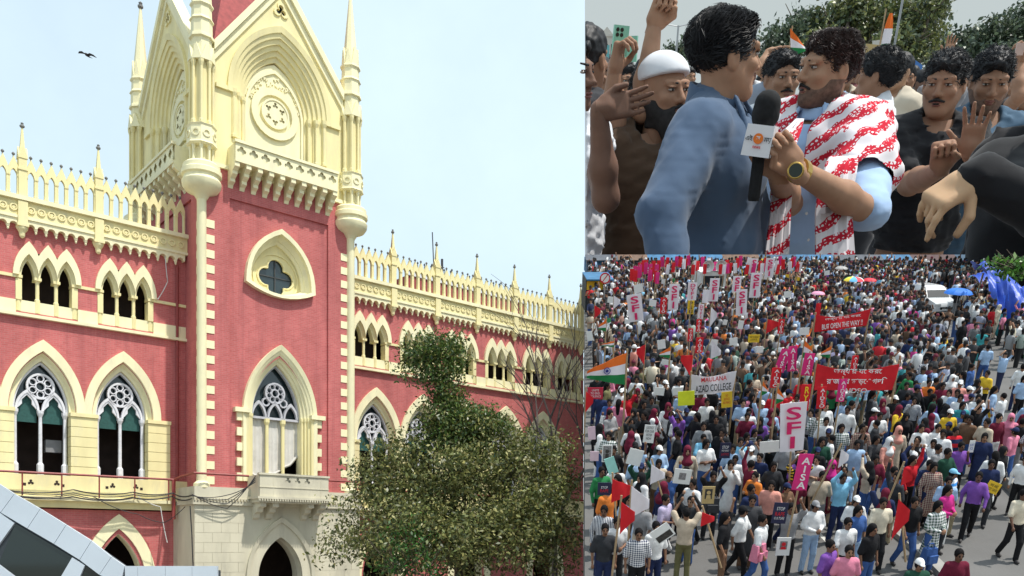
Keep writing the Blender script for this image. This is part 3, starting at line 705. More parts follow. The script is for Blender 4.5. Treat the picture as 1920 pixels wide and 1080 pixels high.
bb = [(tuple(at(770, 1030, TY-3)), (1.0, .8, .9), 1), (tuple(at(735, 1055, TY-3)), (.6, .6, .6), 1), (tuple(at(800, 1065, TY-3)), (.7, .6, .5), 1)]
P = crown_points(bb, 40, rng, 30, .2)
leaf_cloud('crown', P-np.array(bush.location), .13, [(.04, .12, .02), (.05, .15, .025), (.03, .085, .02)], rng, bush)
limbs((0, 0, 0), [tuple(Vector(q[0])-bush.location) for q in bb], .09, rl, 'trunk', bush, MATS['bark'])
def bare(base, name, label, h, rl, lean=0.0, depth=5):
    t = tag(empty(name, base), label, 'tree'); b = MB(); tw = MB()
    def grow(p, d, L, r, k):
        e = p+d*L; mid = p.lerp(e, .5)+Vector((rl.uniform(-.1, .1), rl.uniform(-.1, .1), 0))*L*.3
        (b if k > 2 else tw).tube([p, mid, e], [r, r*.85, r*.66], 5 if k > 2 else 3)
        if k == 0: return
        for q in range(3 if k > 1 else 2):
            nd = (d+Vector((rl.uniform(-.75, .75), rl.uniform(-.5, .5), rl.uniform(-.15, .5)))).normalized(); grow(e if q else mid, nd, L*rl.uniform(.62, .85), r*.6, k-1)
    grow(Vector((0, 0, 0)), Vector((lean, 0, 1)).normalized(), h, .13, depth)
    b.build('trunk', MATS['twig'], t); tw.build('twigs', MATS['twig'], t)
    return t
bt = bare(at(1040, 1025, 37), 'bare_tree', 'leafless tree with thin dark twigs before the far bays of the right wing', 3.9, random.Random(11)); bt.location.z = 5.0-1.0
b = MB(); b.tube([(0, 0, -4.2), (0, 0, .05)], [.2, .13], 8); b.build('trunk', MATS['twig'], bt)

# ================================================================== bird, cables
mat('feather', (.045, .045, .05), .8, .3, 20)
kb = tag(empty('bird', at(163, 103, 55)), 'dark kite gliding with spread wings in the pale sky', 'bird'); kb.rotation_euler = (R(10), R(14), 0); kb.scale = (.9, .9, .9)
b = MB(); b.M = Matrix.Rotation(R(90), 4, 'X')
b.lathe([(.01, -.32), (.06, -.26), (.09, -.1), (.1, .05), (.07, .2), (.03, .3)], 8); b.M = None; b.build('body', MATS['feather'], kb, True)
for s in (-1, 1):
    b = MB(); P = [(.05, -.12, .02), (.28, -.2, .12), (.52, -.12, .09), (.68, .06, .0), (.5, .09, .04), (.27, .12, .07), (.05, .16, .02)]
    i = b.pts([(s*x, y, z) for x, y, z in P]); j = b.pts([(s*x, y, z-.025) for x, y, z in P]); n = len(P)
    b.face(range(i, i+n)); b.face(range(j+n-1, j-1, -1))
    for k in range(n): b.face((i+k, i+(k+1) % n, j+(k+1) % n, j+k))
    b.build('wing', MATS['feather'], kb)
b = MB(); i = b.pts([(-.03, .2, 0), (.03, .2, 0), (.13, .52, 0), (.0, .46, 0), (-.13, .52, 0), (-.03, .2, -.02), (.03, .2, -.02), (.13, .52, -.02), (0, .46, -.02), (-.13, .52, -.02)])
b.face((i, i+1, i+2, i+3, i+4)); b.face((i+9, i+8, i+7, i+6, i+5))
for k in range(5): b.face((i+k, i+(k+1) % 5, i+5+(k+1) % 5, i+5+k))
b.build('tail', MATS['feather'], kb)
mat('cable_black', (.03, .03, .032), .6); mat('cable_white', (.6, .6, .58), .6)
CM = court.matrix_basis
def cable(pts, r, m, label, group=None):
    P = [Vector(p) for p in pts]; Q = []
    for a, c in zip(P, P[1:]):
        for k in range(6): t = k/6; q = a.lerp(c, t); q.z -= 4*t*(1-t)*(c-a).length*.06; Q.append(CM @ q)
    Q.append(CM @ P[-1]); b = MB(); b.tube([q-Q[0] for q in Q], r, 5); o = b.build('cable', m, None, True); o.location = Q[0]; tag(o, label, 'cable', group)
rl = random.Random(4); G = 'black cables along the gallery'
for k in range(7):
    z = 7.45+rl.uniform(-.05, .2); cable([(-8.6, 1.75-.03*k, z), (-5.5, 1.72-.03*k, z+rl.uniform(-.1, .1)), (-2.8, 1.7-.03*k, z+rl.uniform(-.1, .1)), (-.9, 1.6-.03*k, z+.1), (-.75, -.7, z-.1)], .022, MATS['cable_black'], 'thin black cable running along the gallery ledge of the left wing', G)
for k in range(4):
    z = 7.5+rl.uniform(-.1, .2); cable([(-.75, -.72, z-.1), (1.0, -.75, z-.25*k), (2.3, -1.2, 8.3+.1*k)], .022, MATS['cable_black'], 'black cable looping across the cream tower base to the balcony', 'cables across the tower base')
cable([(-4.6, 1.6, 7.4), (-2.6, 1.4, 6.6), (-1.4, 1.3, 6.2), (-.6, .6, 7.0)], .02, MATS['cable_black'], 'black cable sagging across the pointed arch below the gallery', None)
cable([(-2.5, 1.8, 7.5), (-1.5, 1.5, 7.0), (-1.2, 1.4, 5.2)], .022, MATS['cable_white'], 'white cable hanging over the pointed ground floor arch', None)
cable([(-1.0, 2.3, 20.0), (-.9, 2.2, 18.6), (-1.4, 2.2, 17.6)], .022, MATS['cable_white'], 'white cable dangling from the cornice beside the tower', None)
cable([(-.8, -.6, 7.0), (-.72, -.62, 5.6), (-.65, -.6, 4.0)], .03, MATS['cable_black'], 'black cable hanging down the corner of the tower base', None)
# ================================================================== rounded bodies: blended shapes turned into one skin
def s_ell(p, c, r):
    r = np.array(r, np.float32); q = (np.asarray(p, np.float32)-np.array(c, np.float32))/r; k0 = np.sqrt(np.einsum('ij,ij->i', q, q)); q = q/r; k1 = np.sqrt(np.einsum('ij,ij->i', q, q))+1e-9
    return k0*(k0-1)/k1
def s_cone(p, a, b, ra, rb):
    a = np.array(a, np.float32); b = np.array(b, np.float32); ba = b-a; q = np.asarray(p, np.float32)-a; t = (q@ba/np.float32(ba@ba+1e-12)).clip(0, 1); q = q-t[:, None]*ba
    return np.sqrt(np.einsum('ij,ij->i', q, q))-(np.float32(ra)+np.float32(rb-ra)*t)
def s_box(p, c, h, r=0.0):
    q = np.abs(p-np.array(c))-(np.array(h)-r); return np.linalg.norm(q.clip(0), axis=1)+np.minimum(q.max(1), 0)-r
def smin(a, b, k):
    h = (.5+.5*(b-a)/k).clip(0, 1); return b+(a-b)*h-k*h*(1-h)
def smax(a, b, k): return -smin(-a, -b, k)
def blend(ds, k):
    d = ds[0]
    for e in ds[1:]: d = smin(d, e, k)
    return d
def skinmesh(name, fn, lo, hi, h, smooth=True):
    """surface where fn(points) is zero, as one quad mesh"""
    lo = np.array(lo, float); n = np.ceil((np.array(hi)-lo)/h).astype(int)+2; lo = lo-h*.5
    g = np.stack(np.meshgrid(*[lo[i]+h*np.arange(n[i]) for i in range(3)], indexing='ij'), -1)
    D = fn(g.reshape(-1, 3).astype(np.float32)).reshape(n).astype(float)
    ins = D < 0; c = [slice(0, -1), slice(1, None)]
    cnt = sum(ins[c[i], c[j], c[k]].astype(int) for i in (0, 1) for j in (0, 1) for k in (0, 1))
    act = (cnt > 0) & (cnt < 8); I = np.argwhere(act); idx = -np.ones(act.shape, int); idx[act] = np.arange(len(I))
    acc = np.zeros((len(I), 3)); w = np.zeros(len(I))
    cor = [(i, j, k) for i in (0, 1) for j in (0, 1) for k in (0, 1)]
    for a in cor:
        for ax in range(3):
            if a[ax]: continue
            b = list(a); b[ax] = 1; da = D[tuple((I+a).T)]; db = D[tuple((I+b).T)]; m = (da < 0) != (db < 0)
            t = np.where(m, da/(da-db+1e-12), 0); q = np.array(a, float)+np.outer(t, np.eye(3)[ax]); acc += q*m[:, None]; w += m
    V = lo+h*(I+acc/w[:, None])
    Fs = []
    for ax in range(3):
        u, v = [(1, 2), (2, 0), (0, 1)][ax]
        s0 = [slice(1, -1)]*3; s0[ax] = slice(0, -1); s1 = [slice(1, -1)]*3; s1[ax] = slice(1, None)
        a, b = ins[tuple(s0)], ins[tuple(s1)]; ch = np.argwhere(a != b); off = np.array([1, 1, 1]); off[ax] = 0; G = ch+off
        fl = a[tuple(ch.T)]
        def cell(du, dv):
            q = G.copy(); q[:, u] -= du; q[:, v] -= dv; return idx[tuple(q.T)]
        Q = np.stack([cell(1, 1), cell(0, 1), cell(0, 0), cell(1, 0)], 1); Q[~fl] = Q[~fl][:, ::-1]; Fs.append(Q)
    Q = np.concatenate(Fs); Q = Q[(Q >= 0).all(1)]
    me = bpy.data.meshes.new(name); m = len(Q)
    me.vertices.add(len(V)); me.vertices.foreach_set('co', V.ravel()); me.loops.add(4*m); me.loops.foreach_set('vertex_index', Q.ravel().astype('i'))
    me.polygons.add(m); me.polygons.foreach_set('loop_start', np.arange(0, 4*m, 4)); me.polygons.foreach_set('loop_total', np.full(m, 4))
    if smooth: me.polygons.foreach_set('use_smooth', np.ones(m, bool))
    me.update(); me.validate()
    return me
_T = {}
def text_mesh(body, size, bold=.0, spacing=1.0):
    """flat lettering in the x-z plane, centred, facing -y"""
    key = (body, size, bold)
    if key in _T: return _T[key]
    cu = bpy.data.curves.new('t', 'FONT'); cu.body = body; cu.size = size; cu.align_x = 'CENTER'; cu.align_y = 'CENTER'; cu.offset = bold; cu.space_line = spacing; cu.resolution_u = 3
    ob = bpy.data.objects.new('t', cu); COL.objects.link(ob); bpy.context.view_layer.update()
    me = bpy.data.meshes.new_from_object(ob.evaluated_get(bpy.context.evaluated_depsgraph_get())); bpy.data.objects.remove(ob); bpy.data.curves.remove(cu)
    me.transform(Matrix.Rotation(R(90), 4, 'X')); me.name = 'lettering'; me.materials.clear(); _T[key] = me
    return me
# ================================================================== the packed street, climbing away from the camera
TAU = math.atan((HY-300)/F); HC = 8.4              # slope of the street; the camera is 8.4 m off its surface
MC = Matrix.Translation((0, 0, CZ)) @ Matrix.Rotation(TAU, 4, 'X')
MCI = MC.inverted()
def c_ray(px, py): return (MCI.to_3x3() @ Vector(((px-960)/F, 1, (HY-py)/F)))
def c_at(px, py, hb=0.0):
    """street point (street axes) seen at a photograph pixel, hb metres above the road"""
    r = c_ray(px, py); return r*((hb-HC)/r.z)
def c_px(p): w = MC @ Vector(p); return (960+F*w.x/w.y, HY-F*(w.z-CZ)/w.y)
def c_m(p):  # metres per photograph pixel at a street point
    return (MC @ Vector(p)).y/F
def on_street(o, p, yaw=0.0, s=1.0, tilt=0.0):
    o.matrix_world = MC @ Matrix.Translation(p) @ Matrix.Rotation(yaw, 4, 'Z') @ Matrix.Rotation(tilt, 4, 'Y') @ Matrix.Scale(s, 4); return o
mat('asphalt', (.128, .124, .12), .85, .14, .5, bump=.25, bscale=18, stain=(.095, .092, .09), sscale=.35)
mat('kerb', (.30, .29, .27), .85, .15, 2, bump=.2); mat('paving', (.24, .225, .20), .9, .15, 1.5, bump=.2)
mat('road_line', (.55, .54, .50), .8, .15, 3)
DF = 74.0; zg = -HC
pl = [c_at(1096.5, 1500), c_at(1096.5, 505)]; k = DF/pl[1].y; pl[1] = pl[1]*1.0; pl[1] = Vector((pl[1].x*k, DF, zg))
pr_ = [Vector((c_at(2150, 1500).x, pl[0].y, zg)), Vector((DF*.80, DF, zg))]
b = MB(); i = b.pts([pl[0], pr_[0], pr_[1], pl[1], *[Vector((p.x, p.y, p.z-1.0)) for p in (pl[0], pr_[0], pr_[1], pl[1])]])
b.face((i, i+1, i+2, i+3))
for a, c in ((0, 1), (1, 2), (2, 3), (3, 0)): b.face((i+a, i+c, i+4+c, i+4+a))
st = b.build('road', MATS['asphalt']); st.matrix_world = MC; tag(st, kind='structure')
def path_strip(name, pxs, w, h, m, kind='structure'):
    P = [c_at(*q) for q in pxs]; b = MB()
    for k in range(len(P)-1):
        d = (P[k+1]-P[k]).normalized(); n = Vector((-d.y, d.x, 0))*w/2; e = d*(w*.25)
        for hh in (1,):
            i = b.pts([P[k]-n-e*0, P[k]+n, P[k+1]+n, P[k+1]-n, P[k]-n+Vector((0, 0, h)), P[k]+n+Vector((0, 0, h)), P[k+1]+n+Vector((0, 0, h)), P[k+1]-n+Vector((0, 0, h))])
            for q in ((4, 5, 6, 7), (0, 1, 5, 4), (1, 2, 6, 5), (2, 3, 7, 6), (3, 0, 4, 7)): b.face([i+t for t in q])
    o = b.build(name, m); o.matrix_world = MC; return tag(o, kind=kind)
path_strip('kerb', [(1572, 868), (1592, 905), (1632, 955), (1680, 1000), (1740, 1050), (1800, 1110)], .32, .13, MATS['kerb'])
path_strip('lane_marking', [(1500, 965), (1545, 1010), (1600, 1062), (1640, 1110)], .1, .005, MATS['road_line'])
P = [c_at(*q) for q in ((1862, 893), (1935, 878), (2060, 950), (2060, 1010), (1930, 962))]
b = MB(); i = b.pts(P); j = b.pts([p+Vector((0, 0, .28)) for p in P]); n = len(P); b.face(range(j, j+n))
for k in range(n): b.face((i+k, i+(k+1) % n, j+(k+1) % n, j+k))
o = b.build('pavement', MATS['paving']); o.matrix_world = MC; tag(o, kind='structure')

# ------------------------------------------------------------------ cloth, wood, board materials
PAL = {'white': (.74, .74, .74), 'black': (.015, .015, .017), 'navy': (.02, .03, .085), 'light blue': (.34, .48, .68), 'grey': (.26, .26, .27), 'maroon': (.14, .015, .035), 'red': (.55, .02, .03), 'pink': (.66, .22, .32),
       'beige': (.52, .43, .33), 'yellow': (.72, .47, .04), 'green': (.03, .20, .07), 'teal': (.05, .30, .33), 'purple': (.20, .08, .36), 'orange': (.68, .20, .04), 'brown': (.16, .09, .055), 'blue': (.05, .11, .30), 'olive': (.16, .15, .07),
       'salmon': (.68, .30, .24), 'cream': (.70, .62, .48), 'dark green': (.02, .07, .045), 'magenta': (.52, .03, .22), 'sky blue': (.22, .50, .70), 'dark grey': (.06, .06, .065), 'charcoal': (.035, .037, .042), 'khaki': (.34, .28, .18), 'lavender': (.48, .42, .60)}
for k, v in PAL.items(): mat('cloth '+k, v, .88, .13, 9, bump=.35, bscale=24, spec=.15)
def stripe_mat(name, a, c, f, axis='X', check=False):
    m, nt, p = _pr(name); N = nt.nodes; L = nt.links; p.inputs['Roughness'].default_value = .88; p.inputs['Specular IOR Level'].default_value = .15
    tc = N.new('ShaderNodeTexCoord')
    def wave(ax):
        w = N.new('ShaderNodeTexWave'); w.wave_type = 'BANDS'; w.bands_direction = ax; w.inputs['Scale'].default_value = f; w.inputs['Distortion'].default_value = .3
        r = N.new('ShaderNodeMath'); r.operation = 'GREATER_THAN'; r.inputs[1].default_value = .5; L.new(tc.outputs['Object'], w.inputs[0]); L.new(w.outputs['Fac'], r.inputs[0]); return r.outputs[0]
    fac = wave(axis)
    if check:
        o = wave('Z'); ad = N.new('ShaderNodeMath'); ad.operation = 'ADD'; L.new(fac, ad.inputs[0]); L.new(o, ad.inputs[1])
        ml = N.new('ShaderNodeMath'); ml.operation = 'MULTIPLY'; L.new(ad.outputs[0], ml.inputs[0]); ml.inputs[1].default_value = .5; fac = ml.outputs[0]
    mx = N.new('ShaderNodeMix'); mx.data_type = 'RGBA'; mx.inputs[6].default_value = (*a, 1); mx.inputs[7].default_value = (*c, 1); L.new(fac, mx.inputs[0]); L.new(mx.outputs[2], p.inputs['Base Color'])
    return m
PATS = {'blue striped': stripe_mat('striped blue', PAL['white'], PAL['navy'], 9), 'black striped': stripe_mat('striped black', PAL['grey'], PAL['black'], 6, 'Z'), 'navy checked': stripe_mat('checked navy', PAL['white'], PAL['navy'], 7, 'X', True), 'red checked': stripe_mat('checked red', PAL['beige'], PAL['maroon'], 7, 'X', True), 'yellow striped': stripe_mat('striped yellow', PAL['yellow'], PAL['black'], 4, 'Z'), 'green patterned': stripe_mat('patterned green', PAL['white'], PAL['dark green'], 5, 'X', True), 'red and navy': stripe_mat('banded red navy', PAL['navy'], PAL['red'], 1.4, 'Z'), 'blue and white': stripe_mat('banded blue white', PAL['white'], (.06, .30, .75), 2.2, 'Z')}
def cloth(n): return PATS[n] if n in PATS else MATS['cloth '+n]
SKIN = [mat('skin tan', (.30, .155, .09), .55, .1, 8), mat('skin brown', (.22, .11, .065), .55, .1, 8), mat('skin deep', (.145, .07, .042), .55, .1, 8), mat('skin light', (.42, .24, .155), .55, .1, 8)]
mat('hair', (.008, .007, .008), .8, .4, 30, spec=.15); mat('shoe', (.05, .045, .045), .6); mat('shoe_white', (.6, .6, .6), .6)
mat('wood', (.36, .25, .14), .7, .2, 6); mat('steel', (.35, .36, .37), .4, metal=.6)
mat('board_back', (.6, .58, .52), .8)

# ------------------------------------------------------------------ people: eight poses, shared skins and clothes
S, H_ = Vector((.19, 0, 1.40)), Vector((.095, 0, .90))
POSES = [
 ('standing', (((.27, .02, 1.13), (.26, -.06, .88)), ((-.27, .02, 1.13), (-.26, -.06, .88))), (((.11, -.02, .48), (.12, .02, .07)), ((-.11, -.01, .48), (-.13, .02, .07)))),
 ('walking', (((.27, .10, 1.14), (.27, .02, .90)), ((-.27, -.08, 1.14), (-.25, -.22, .93))), (((.10, -.16, .50), (.10, -.16, .08)), ((-.10, .06, .48), (-.10, .28, .12)))),
 ('striding', (((.28, -.10, 1.15), (.26, -.24, .94)), ((-.28, .12, 1.13), (-.28, .10, .88))), (((.10, .10, .48), (.10, .33, .13)), ((-.10, -.18, .50), (-.11, -.22, .08)))),
 ('arm raised', (((.30, -.02, 1.62), (.26, -.06, 1.88)), ((-.27, .02, 1.13), (-.24, -.10, .90))), (((.11, -.02, .48), (.12, .02, .07)), ((-.11, -.05, .48), (-.13, -.04, .07)))),
 ('hands together', (((.26, -.02, 1.13), (.07, -.24, 1.12)), ((-.26, -.02, 1.13), (-.06, -.24, 1.10))), (((.11, -.02, .48), (.12, .02, .07)), ((-.11, -.01, .48), (-.13, .02, .07)))),
 ('both arms up', (((.30, -.08, 1.58), (.16, -.16, 1.80)), ((-.30, -.08, 1.58), (-.16, -.16, 1.80))), (((.11, -.02, .48), (.12, .02, .07)), ((-.11, -.01, .48), (-.13, .02, .07)))),
 ('arms folded', (((.27, -.03, 1.14), (-.08, -.20, 1.17)), ((-.27, -.03, 1.14), (.08, -.22, 1.20))), (((.11, -.02, .48), (.14, .02, .07)), ((-.11, -.01, .48), (-.14, .02, .07)))),
 ('hand to face', (((.27, -.06, 1.16), (.10, -.20, 1.44)), ((-.27, .02, 1.13), (-.26, -.06, .88))), (((.11, -.04, .48), (.12, -.02, .07)), ((-.11, .02, .48), (-.12, .06, .07)))),
]
def mirror(v): return (-v[0], v[1], v[2])
def body_fields(pose, long=False):
    arms, legs = pose[1], pose[2]
    def head(p): return [s_ell(p, (0, .01, 1.605), (.078, .098, .105)), s_ell(p, (0, -.03, 1.55), (.058, .068, .07)), s_cone(p, (0, -.095, 1.59), (0, -.112, 1.565), .012, .016), s_cone(p, (0, .015, 1.42), (0, .01, 1.55), .062, .055), s_ell(p, (.08, .01, 1.59), (.014, .022, .032)), s_ell(p, (-.08, .01, 1.59), (.014, .022, .032))]
    def armf(p, g, full):
        out = []
        for sx, (e, w) in ((1, arms[0]), (-1, arms[1])):
            sh = (sx*.185, .01, 1.385)
            if full: out.append(s_cone(p, sh, e, .055+g, .044+g)); out.append(s_cone(p, e, w, .042+g*.6, .028+g*.6))
            else:
                m = tuple(sh[i]+(e[i]-sh[i])*.92 for i in range(3)); out.append(s_cone(p, sh, m, .06+g, .055+g*1.4))
            if full:
                d = np.array(w)-np.array(e); d /= np.linalg.norm(d); out.append(s_ell(p, np.array(w)+d*.075, (.042, .042, .055)))
        return out
    def torso(p, g): return [s_ell(p, (0, .0, 1.24), (.19+g, .125+g, .22+g)), s_ell(p, (0, .01, 1.05), (.165+g, .115+g, .2)), s_cone(p, (-.15, .01, 1.385), (.15, .01, 1.385), .07+g, .07+g)]
    def legsf(p, g):
        out = [s_ell(p, (0, .01, .93), (.17+g, .125+g, .13))]
        for sx, (kn, an) in ((1, legs[0]), (-1, legs[1])): out += [s_cone(p, (sx*.09, .0, .88), kn, .085+g, .06+g), s_cone(p, kn, an, .056+g, .042+g*1.6)]
        return out
    def feet(p):
        return [s_ell(p, (a[0], a[1]-.055, .045), (.045, .12, .05)) for _, a in legs]
    return head, armf, torso, legsf, feet
PM = {}
LO, HI = (-.45, -.45, 0), (.45, .5, 2.06)
for k, pose in enumerate(POSES):
    head, armf, torso, legsf, feet = body_fields(pose)
    PM[k, 'body'] = skinmesh('person', lambda p: blend([*torso(p, -.01), *legsf(p, -.012), *head(p), *armf(p, 0, True)], .02), LO, HI, .026)
    PM[k, 'shirt'] = skinmesh('shirt', lambda p: np.maximum(blend([*torso(p, .014), *armf(p, .014, False), s_ell(p, (0, .01, .93), (.19, .14, .12))], .045), .82-p[:, 2]), (LO[0], LO[1], .75), HI, .026)
    PM[k, 'long_sleeve'] = skinmesh('shirt', lambda p: np.maximum(blend([*torso(p, .014), *armf(p, .012, False), *[s_cone(p, e, w, .05, .042) for e, w in pose[1]], s_ell(p, (0, .01, .93), (.19, .14, .12))], .03), .82-p[:, 2]), (LO[0], LO[1], .75), HI, .026)
    PM[k, 'kurta'] = skinmesh('kurta', lambda p: blend([*torso(p, .014), *armf(p, .014, False), *[s_cone(p, e, w, .05, .045) for e, w in pose[1]], s_cone(p, (0, .01, .98), (0, .02, .52), .155, .21)], .03), (LO[0], LO[1], .25), HI, .028)
    PM[k, 'trousers'] = skinmesh('trousers', lambda p: blend(legsf(p, .016), .03), LO, (HI[0], HI[1], 1.12), .026)
    PM[k, 'shoes'] = skinmesh('shoes', lambda p: blend(feet(p), .01), LO, (HI[0], HI[1], .2), .024)
PM['short'] = skinmesh('hair', lambda p: np.maximum(s_ell(p, (0, .018, 1.628), (.092, .108, .108))+.006*np.sin(p[:, 0]*90)*np.sin(p[:, 1]*80+p[:, 2]*70), -blend([s_ell(p, (0, -.11, 1.55), (.085, .10, .125)), p[:, 2]-1.53], .02)), (-.2, -.2, 1.4), (.2, .25, 1.8), .017)
PM['long'] = skinmesh('hair', lambda p: np.maximum(blend([s_ell(p, (0, .02, 1.625), (.095, .11, .112)), s_cone(p, (0, .07, 1.58), (.02, .10, 1.30), .085, .06)], .03), -s_ell(p, (0, -.11, 1.54), (.072, .11, .125))), (-.2, -.2, 1.15), (.2, .25, 1.8), .02)
PM['cap'] = skinmesh('cap', lambda p: blend([np.maximum(s_ell(p, (0, .012, 1.63), (.092, .112, .10)), 1.625-p[:, 2]), s_ell(p, (0, -.12, 1.635), (.07, .075, .012))], .012), (-.2, -.3, 1.5), (.2, .25, 1.8), .017)
PM['hijab'] = skinmesh('headscarf', lambda p: np.maximum(blend([s_ell(p, (0, .015, 1.62), (.105, .118, .125)), s_cone(p, (0, .02, 1.5), (0, .02, 1.34), .09, .19), s_cone(p, (0, .08, 1.45), (0, .11, 1.2), .11, .09)], .06), -s_ell(p, (0, -.12, 1.575), (.06, .075, .085))), (-.3, -.3, 1.0), (.3, .35, 1.8), .02)
PM.pop('beard', None)
for m in PM.values(): m.transform(Matrix.Diagonal((.90, .90, 1, 1)))
def f_face(b):
    for s in (-1, 1):
        b.box(s*.036-.017, s*.036+.017, -.098, -.082, 1.612, 1.622); b.box(s*.033-.011, s*.033+.011, -.097, -.08, 1.593, 1.602)
    b.box(-.024, .024, -.112, -.09, 1.540, 1.549)
PM['face'] = piece('face_marks', f_face, []); PM['face'].transform(Matrix.Diagonal((.9, .9, 1, 1)))
for m in PM.values():
    if m is not None and len(m.materials) == 0: m.materials.append(None)
def part(name, me, parent, m):
    o = bpy.data.objects.new(name, me); COL.objects.link(o); o.parent = parent; o.material_slots[0].link = 'OBJECT'; o.material_slots[0].material = m; return o
def person(p, yaw, pose, top, garment, legs, hair, skin, s, label, group, flip=False):
    o = bpy.data.objects.new('person', PM[pose, 'body']); COL.objects.link(o); o.material_slots[0].link = 'OBJECT'; o.material_slots[0].material = SKIN[skin]
    on_street(o, p, yaw, s)
    if flip: o.matrix_world = o.matrix_world @ Matrix.Scale(-1, 4, (1, 0, 0))
    part('kurta' if garment == 'kurta' else 'shirt', PM[pose, garment], o, cloth(top)); part('trousers', PM[pose, 'trousers'], o, cloth(legs)); part('shoes', PM[pose, 'shoes'], o, MATS['shoe'])
    hk, hc = hair if isinstance(hair, tuple) else (hair, None)
    if hk != 'bald': part({'short': 'hair', 'long': 'hair', 'cap': 'cap', 'hijab': 'headscarf'}[hk], PM[hk], o, MATS['hair'] if hk in ('short', 'long') else cloth(hc))
    part('brows_eyes_and_moustache', PM['face'], o, MATS['hair'])['kind'] = 'stuff'
    if hk == 'cap': part('hair', PM['short'], o, MATS['hair']).scale = (.97, .97, .985)
    return tag(o, label, 'person', group)

# ------------------------------------------------------------------ things carried above the crowd
MARKS = []                                          # (short name, pixel) for telling people apart
mat('paper', (.78, .78, .76), .8, .05, 5); mat('paper_pink', (.72, .52, .60), .8); mat('neon', (.75, .80, .03), .7); mat('board_yellow', (.80, .52, .03), .7); mat('board_navy', (.02, .022, .06), .6); mat('board_cyan', (.35, .72, .66), .8); mat('board_red', (.55, .025, .06), .7); mat('tan_board', (.52, .38, .17), .8)
mat('flag_white', (.78, .74, .78), .85, .06, 3); mat('flag_red', (.62, .012, .02), .8, .1, 3); mat('banner_red', (.66, .015, .025), .8, .1, 3); mat('banner_pink', (.68, .03, .20), .8); mat('letter_pink', (.66, .02, .13), .8); mat('letter_white', (.8, .8, .8), .8); mat('letter_yellow', (.85, .62, .03), .8); mat('letter_black', (.02, .02, .02), .8); mat('letter_red', (.6, .02, .03), .8); mat('letter_blue', (.03, .09, .45), .8)
mat('saffron', (.80, .16, .02), .8); mat('india_green', (.01, .19, .05), .8); mat('chakra', (.02, .03, .25), .8); mat('orange_cloth', (.8, .25, .02), .8)
def sheet(w, h, nx, nz, amp, fr, ph, top=None, m=None, thick=.012, stripes=1):
    """hanging cloth w x h with folds; x across, z up from 0, front towards -y; top(u, v) may bend it"""
    b = MB(); I = {}
    for s, dy in ((0, 0), (1, thick)):
        for i in range(nx+1):
            for j in range(nz+1):
                u, v = i/nx, j/nz; x, z = (u-.5)*w, v*h; y = amp*math.sin(fr*u*6.28+ph+v*1.5)+amp*.5*math.sin(fr*2.3*u*6.28+ph*2-v*3)
                if top: x, z = top(u, v, x, z)
                I[s, i, j] = b.pts([(x, y+dy, z)])
    for i in range(nx):
        for j in range(nz):
            mm = min(stripes-1, j*stripes//nz)
            b.face((I[0, i, j], I[0, i+1, j], I[0, i+1, j+1], I[0, i, j+1]), mm); b.face((I[1, i, j], I[1, i, j+1], I[1, i+1, j+1], I[1, i+1, j]), mm)
    for i in range(nx): b.face((I[0, i, 0], I[1, i, 0], I[1, i+1, 0], I[0, i+1, 0]), 0); b.face((I[0, i, nz], I[0, i+1, nz], I[1, i+1, nz], I[1, i, nz]), stripes-1)
    for j in range(nz):
        mm = min(stripes-1, j*stripes//nz); b.face((I[0, 0, j], I[0, 0, j+1], I[1, 0, j+1], I[1, 0, j]), mm); b.face((I[0, nx, j], I[1, nx, j], I[1, nx, j+1], I[0, nx, j+1]), mm)
    return b
def carried(name, px0, py0, px1, py1, hb, rot=0.0):
    """empty on the street under a held thing whose picture box is given; returns it with size and height"""
    p = c_at((px0+px1)/2, py1, hb); m = c_m(p); base = Vector((p.x, p.y, zg)); o = empty(name); on_street(o, base, rot)
    return o, (px1-px0)*m, (py1-py0)*m*1.04, hb
def pole(parent, x, z1, r=.022, m='wood', y=.05, z0=1.0, x1=None):
    b = MB(); b.tube([(x, y, z0), (x if x1 is None else x1, y, z1)], r, 6); return b.build('pole', MATS[m], parent)
def letters(parent, body, w, h, z, m, bold=.0, y=-.05, x=0.0, stack=False, lean=0.0):
    t = '\n'.join(body) if stack else body
    me = text_mesh(t, 1.0, bold, .86 if stack else 1.0); xs = [v.co.x for v in me.vertices]; zs = [v.co.z for v in me.vertices]
    if not xs: return
    me = me.copy(); me.materials.append(MATS[m]); o = bpy.data.objects.new('lettering', me); COL.objects.link(o); o.parent = parent
    sx, sz = w/(max(xs)-min(xs)), h/(max(zs)-min(zs)); o.scale = (sx, 1, sz); o.rotation_euler = (0, lean, 0)
    c = Vector(((max(xs)+min(xs))/2*sx, 0, (max(zs)+min(zs))/2*sz)); c.rotate(Euler((0, lean, 0))); o.location = (x-c.x, y, z-c.z)
    return o
def vbanner(box, text, cl, lt, label, mark, hb=2.2, tilt=0.0, poles=1, taper=0.0):
    o, w, h, z = carried('upright_banner', *box, hb); 
    f = (lambda u, v, x, zz: (x*(1-taper+taper*v)*1.0, zz+z)) 
    b = sheet(w, h, 6, 8, .02, .7, box[0], f); b.build('cloth', MATS[cl], o, True)
    if text: letters(o, text, w*.56, h*.86, z+h*.5, lt, .02, -.06, stack=True)
    pole(o, 0, z+h+.05, y=.06)
    if tilt: o.matrix_world = o.matrix_world @ Matrix.Translation((0, 0, z+h/2)) @ Matrix.Rotation(tilt, 4, 'Y') @ Matrix.Translation((0, 0, -z-h/2))
    tag(o, label, 'banner', 'upright banners over the crowd')
    if mark: MARKS.append((mark, (box[0]+box[2])/2, (box[1]+box[3])/2+30))
    return o
WB = 'white upright banner lettered SFI in pink'
vbanner((1176, 555, 1203, 603), 'SFI', 'flag_white', 'letter_pink', WB+', leaning, farthest left', 'leftmost SFI banner', tilt=R(-9))
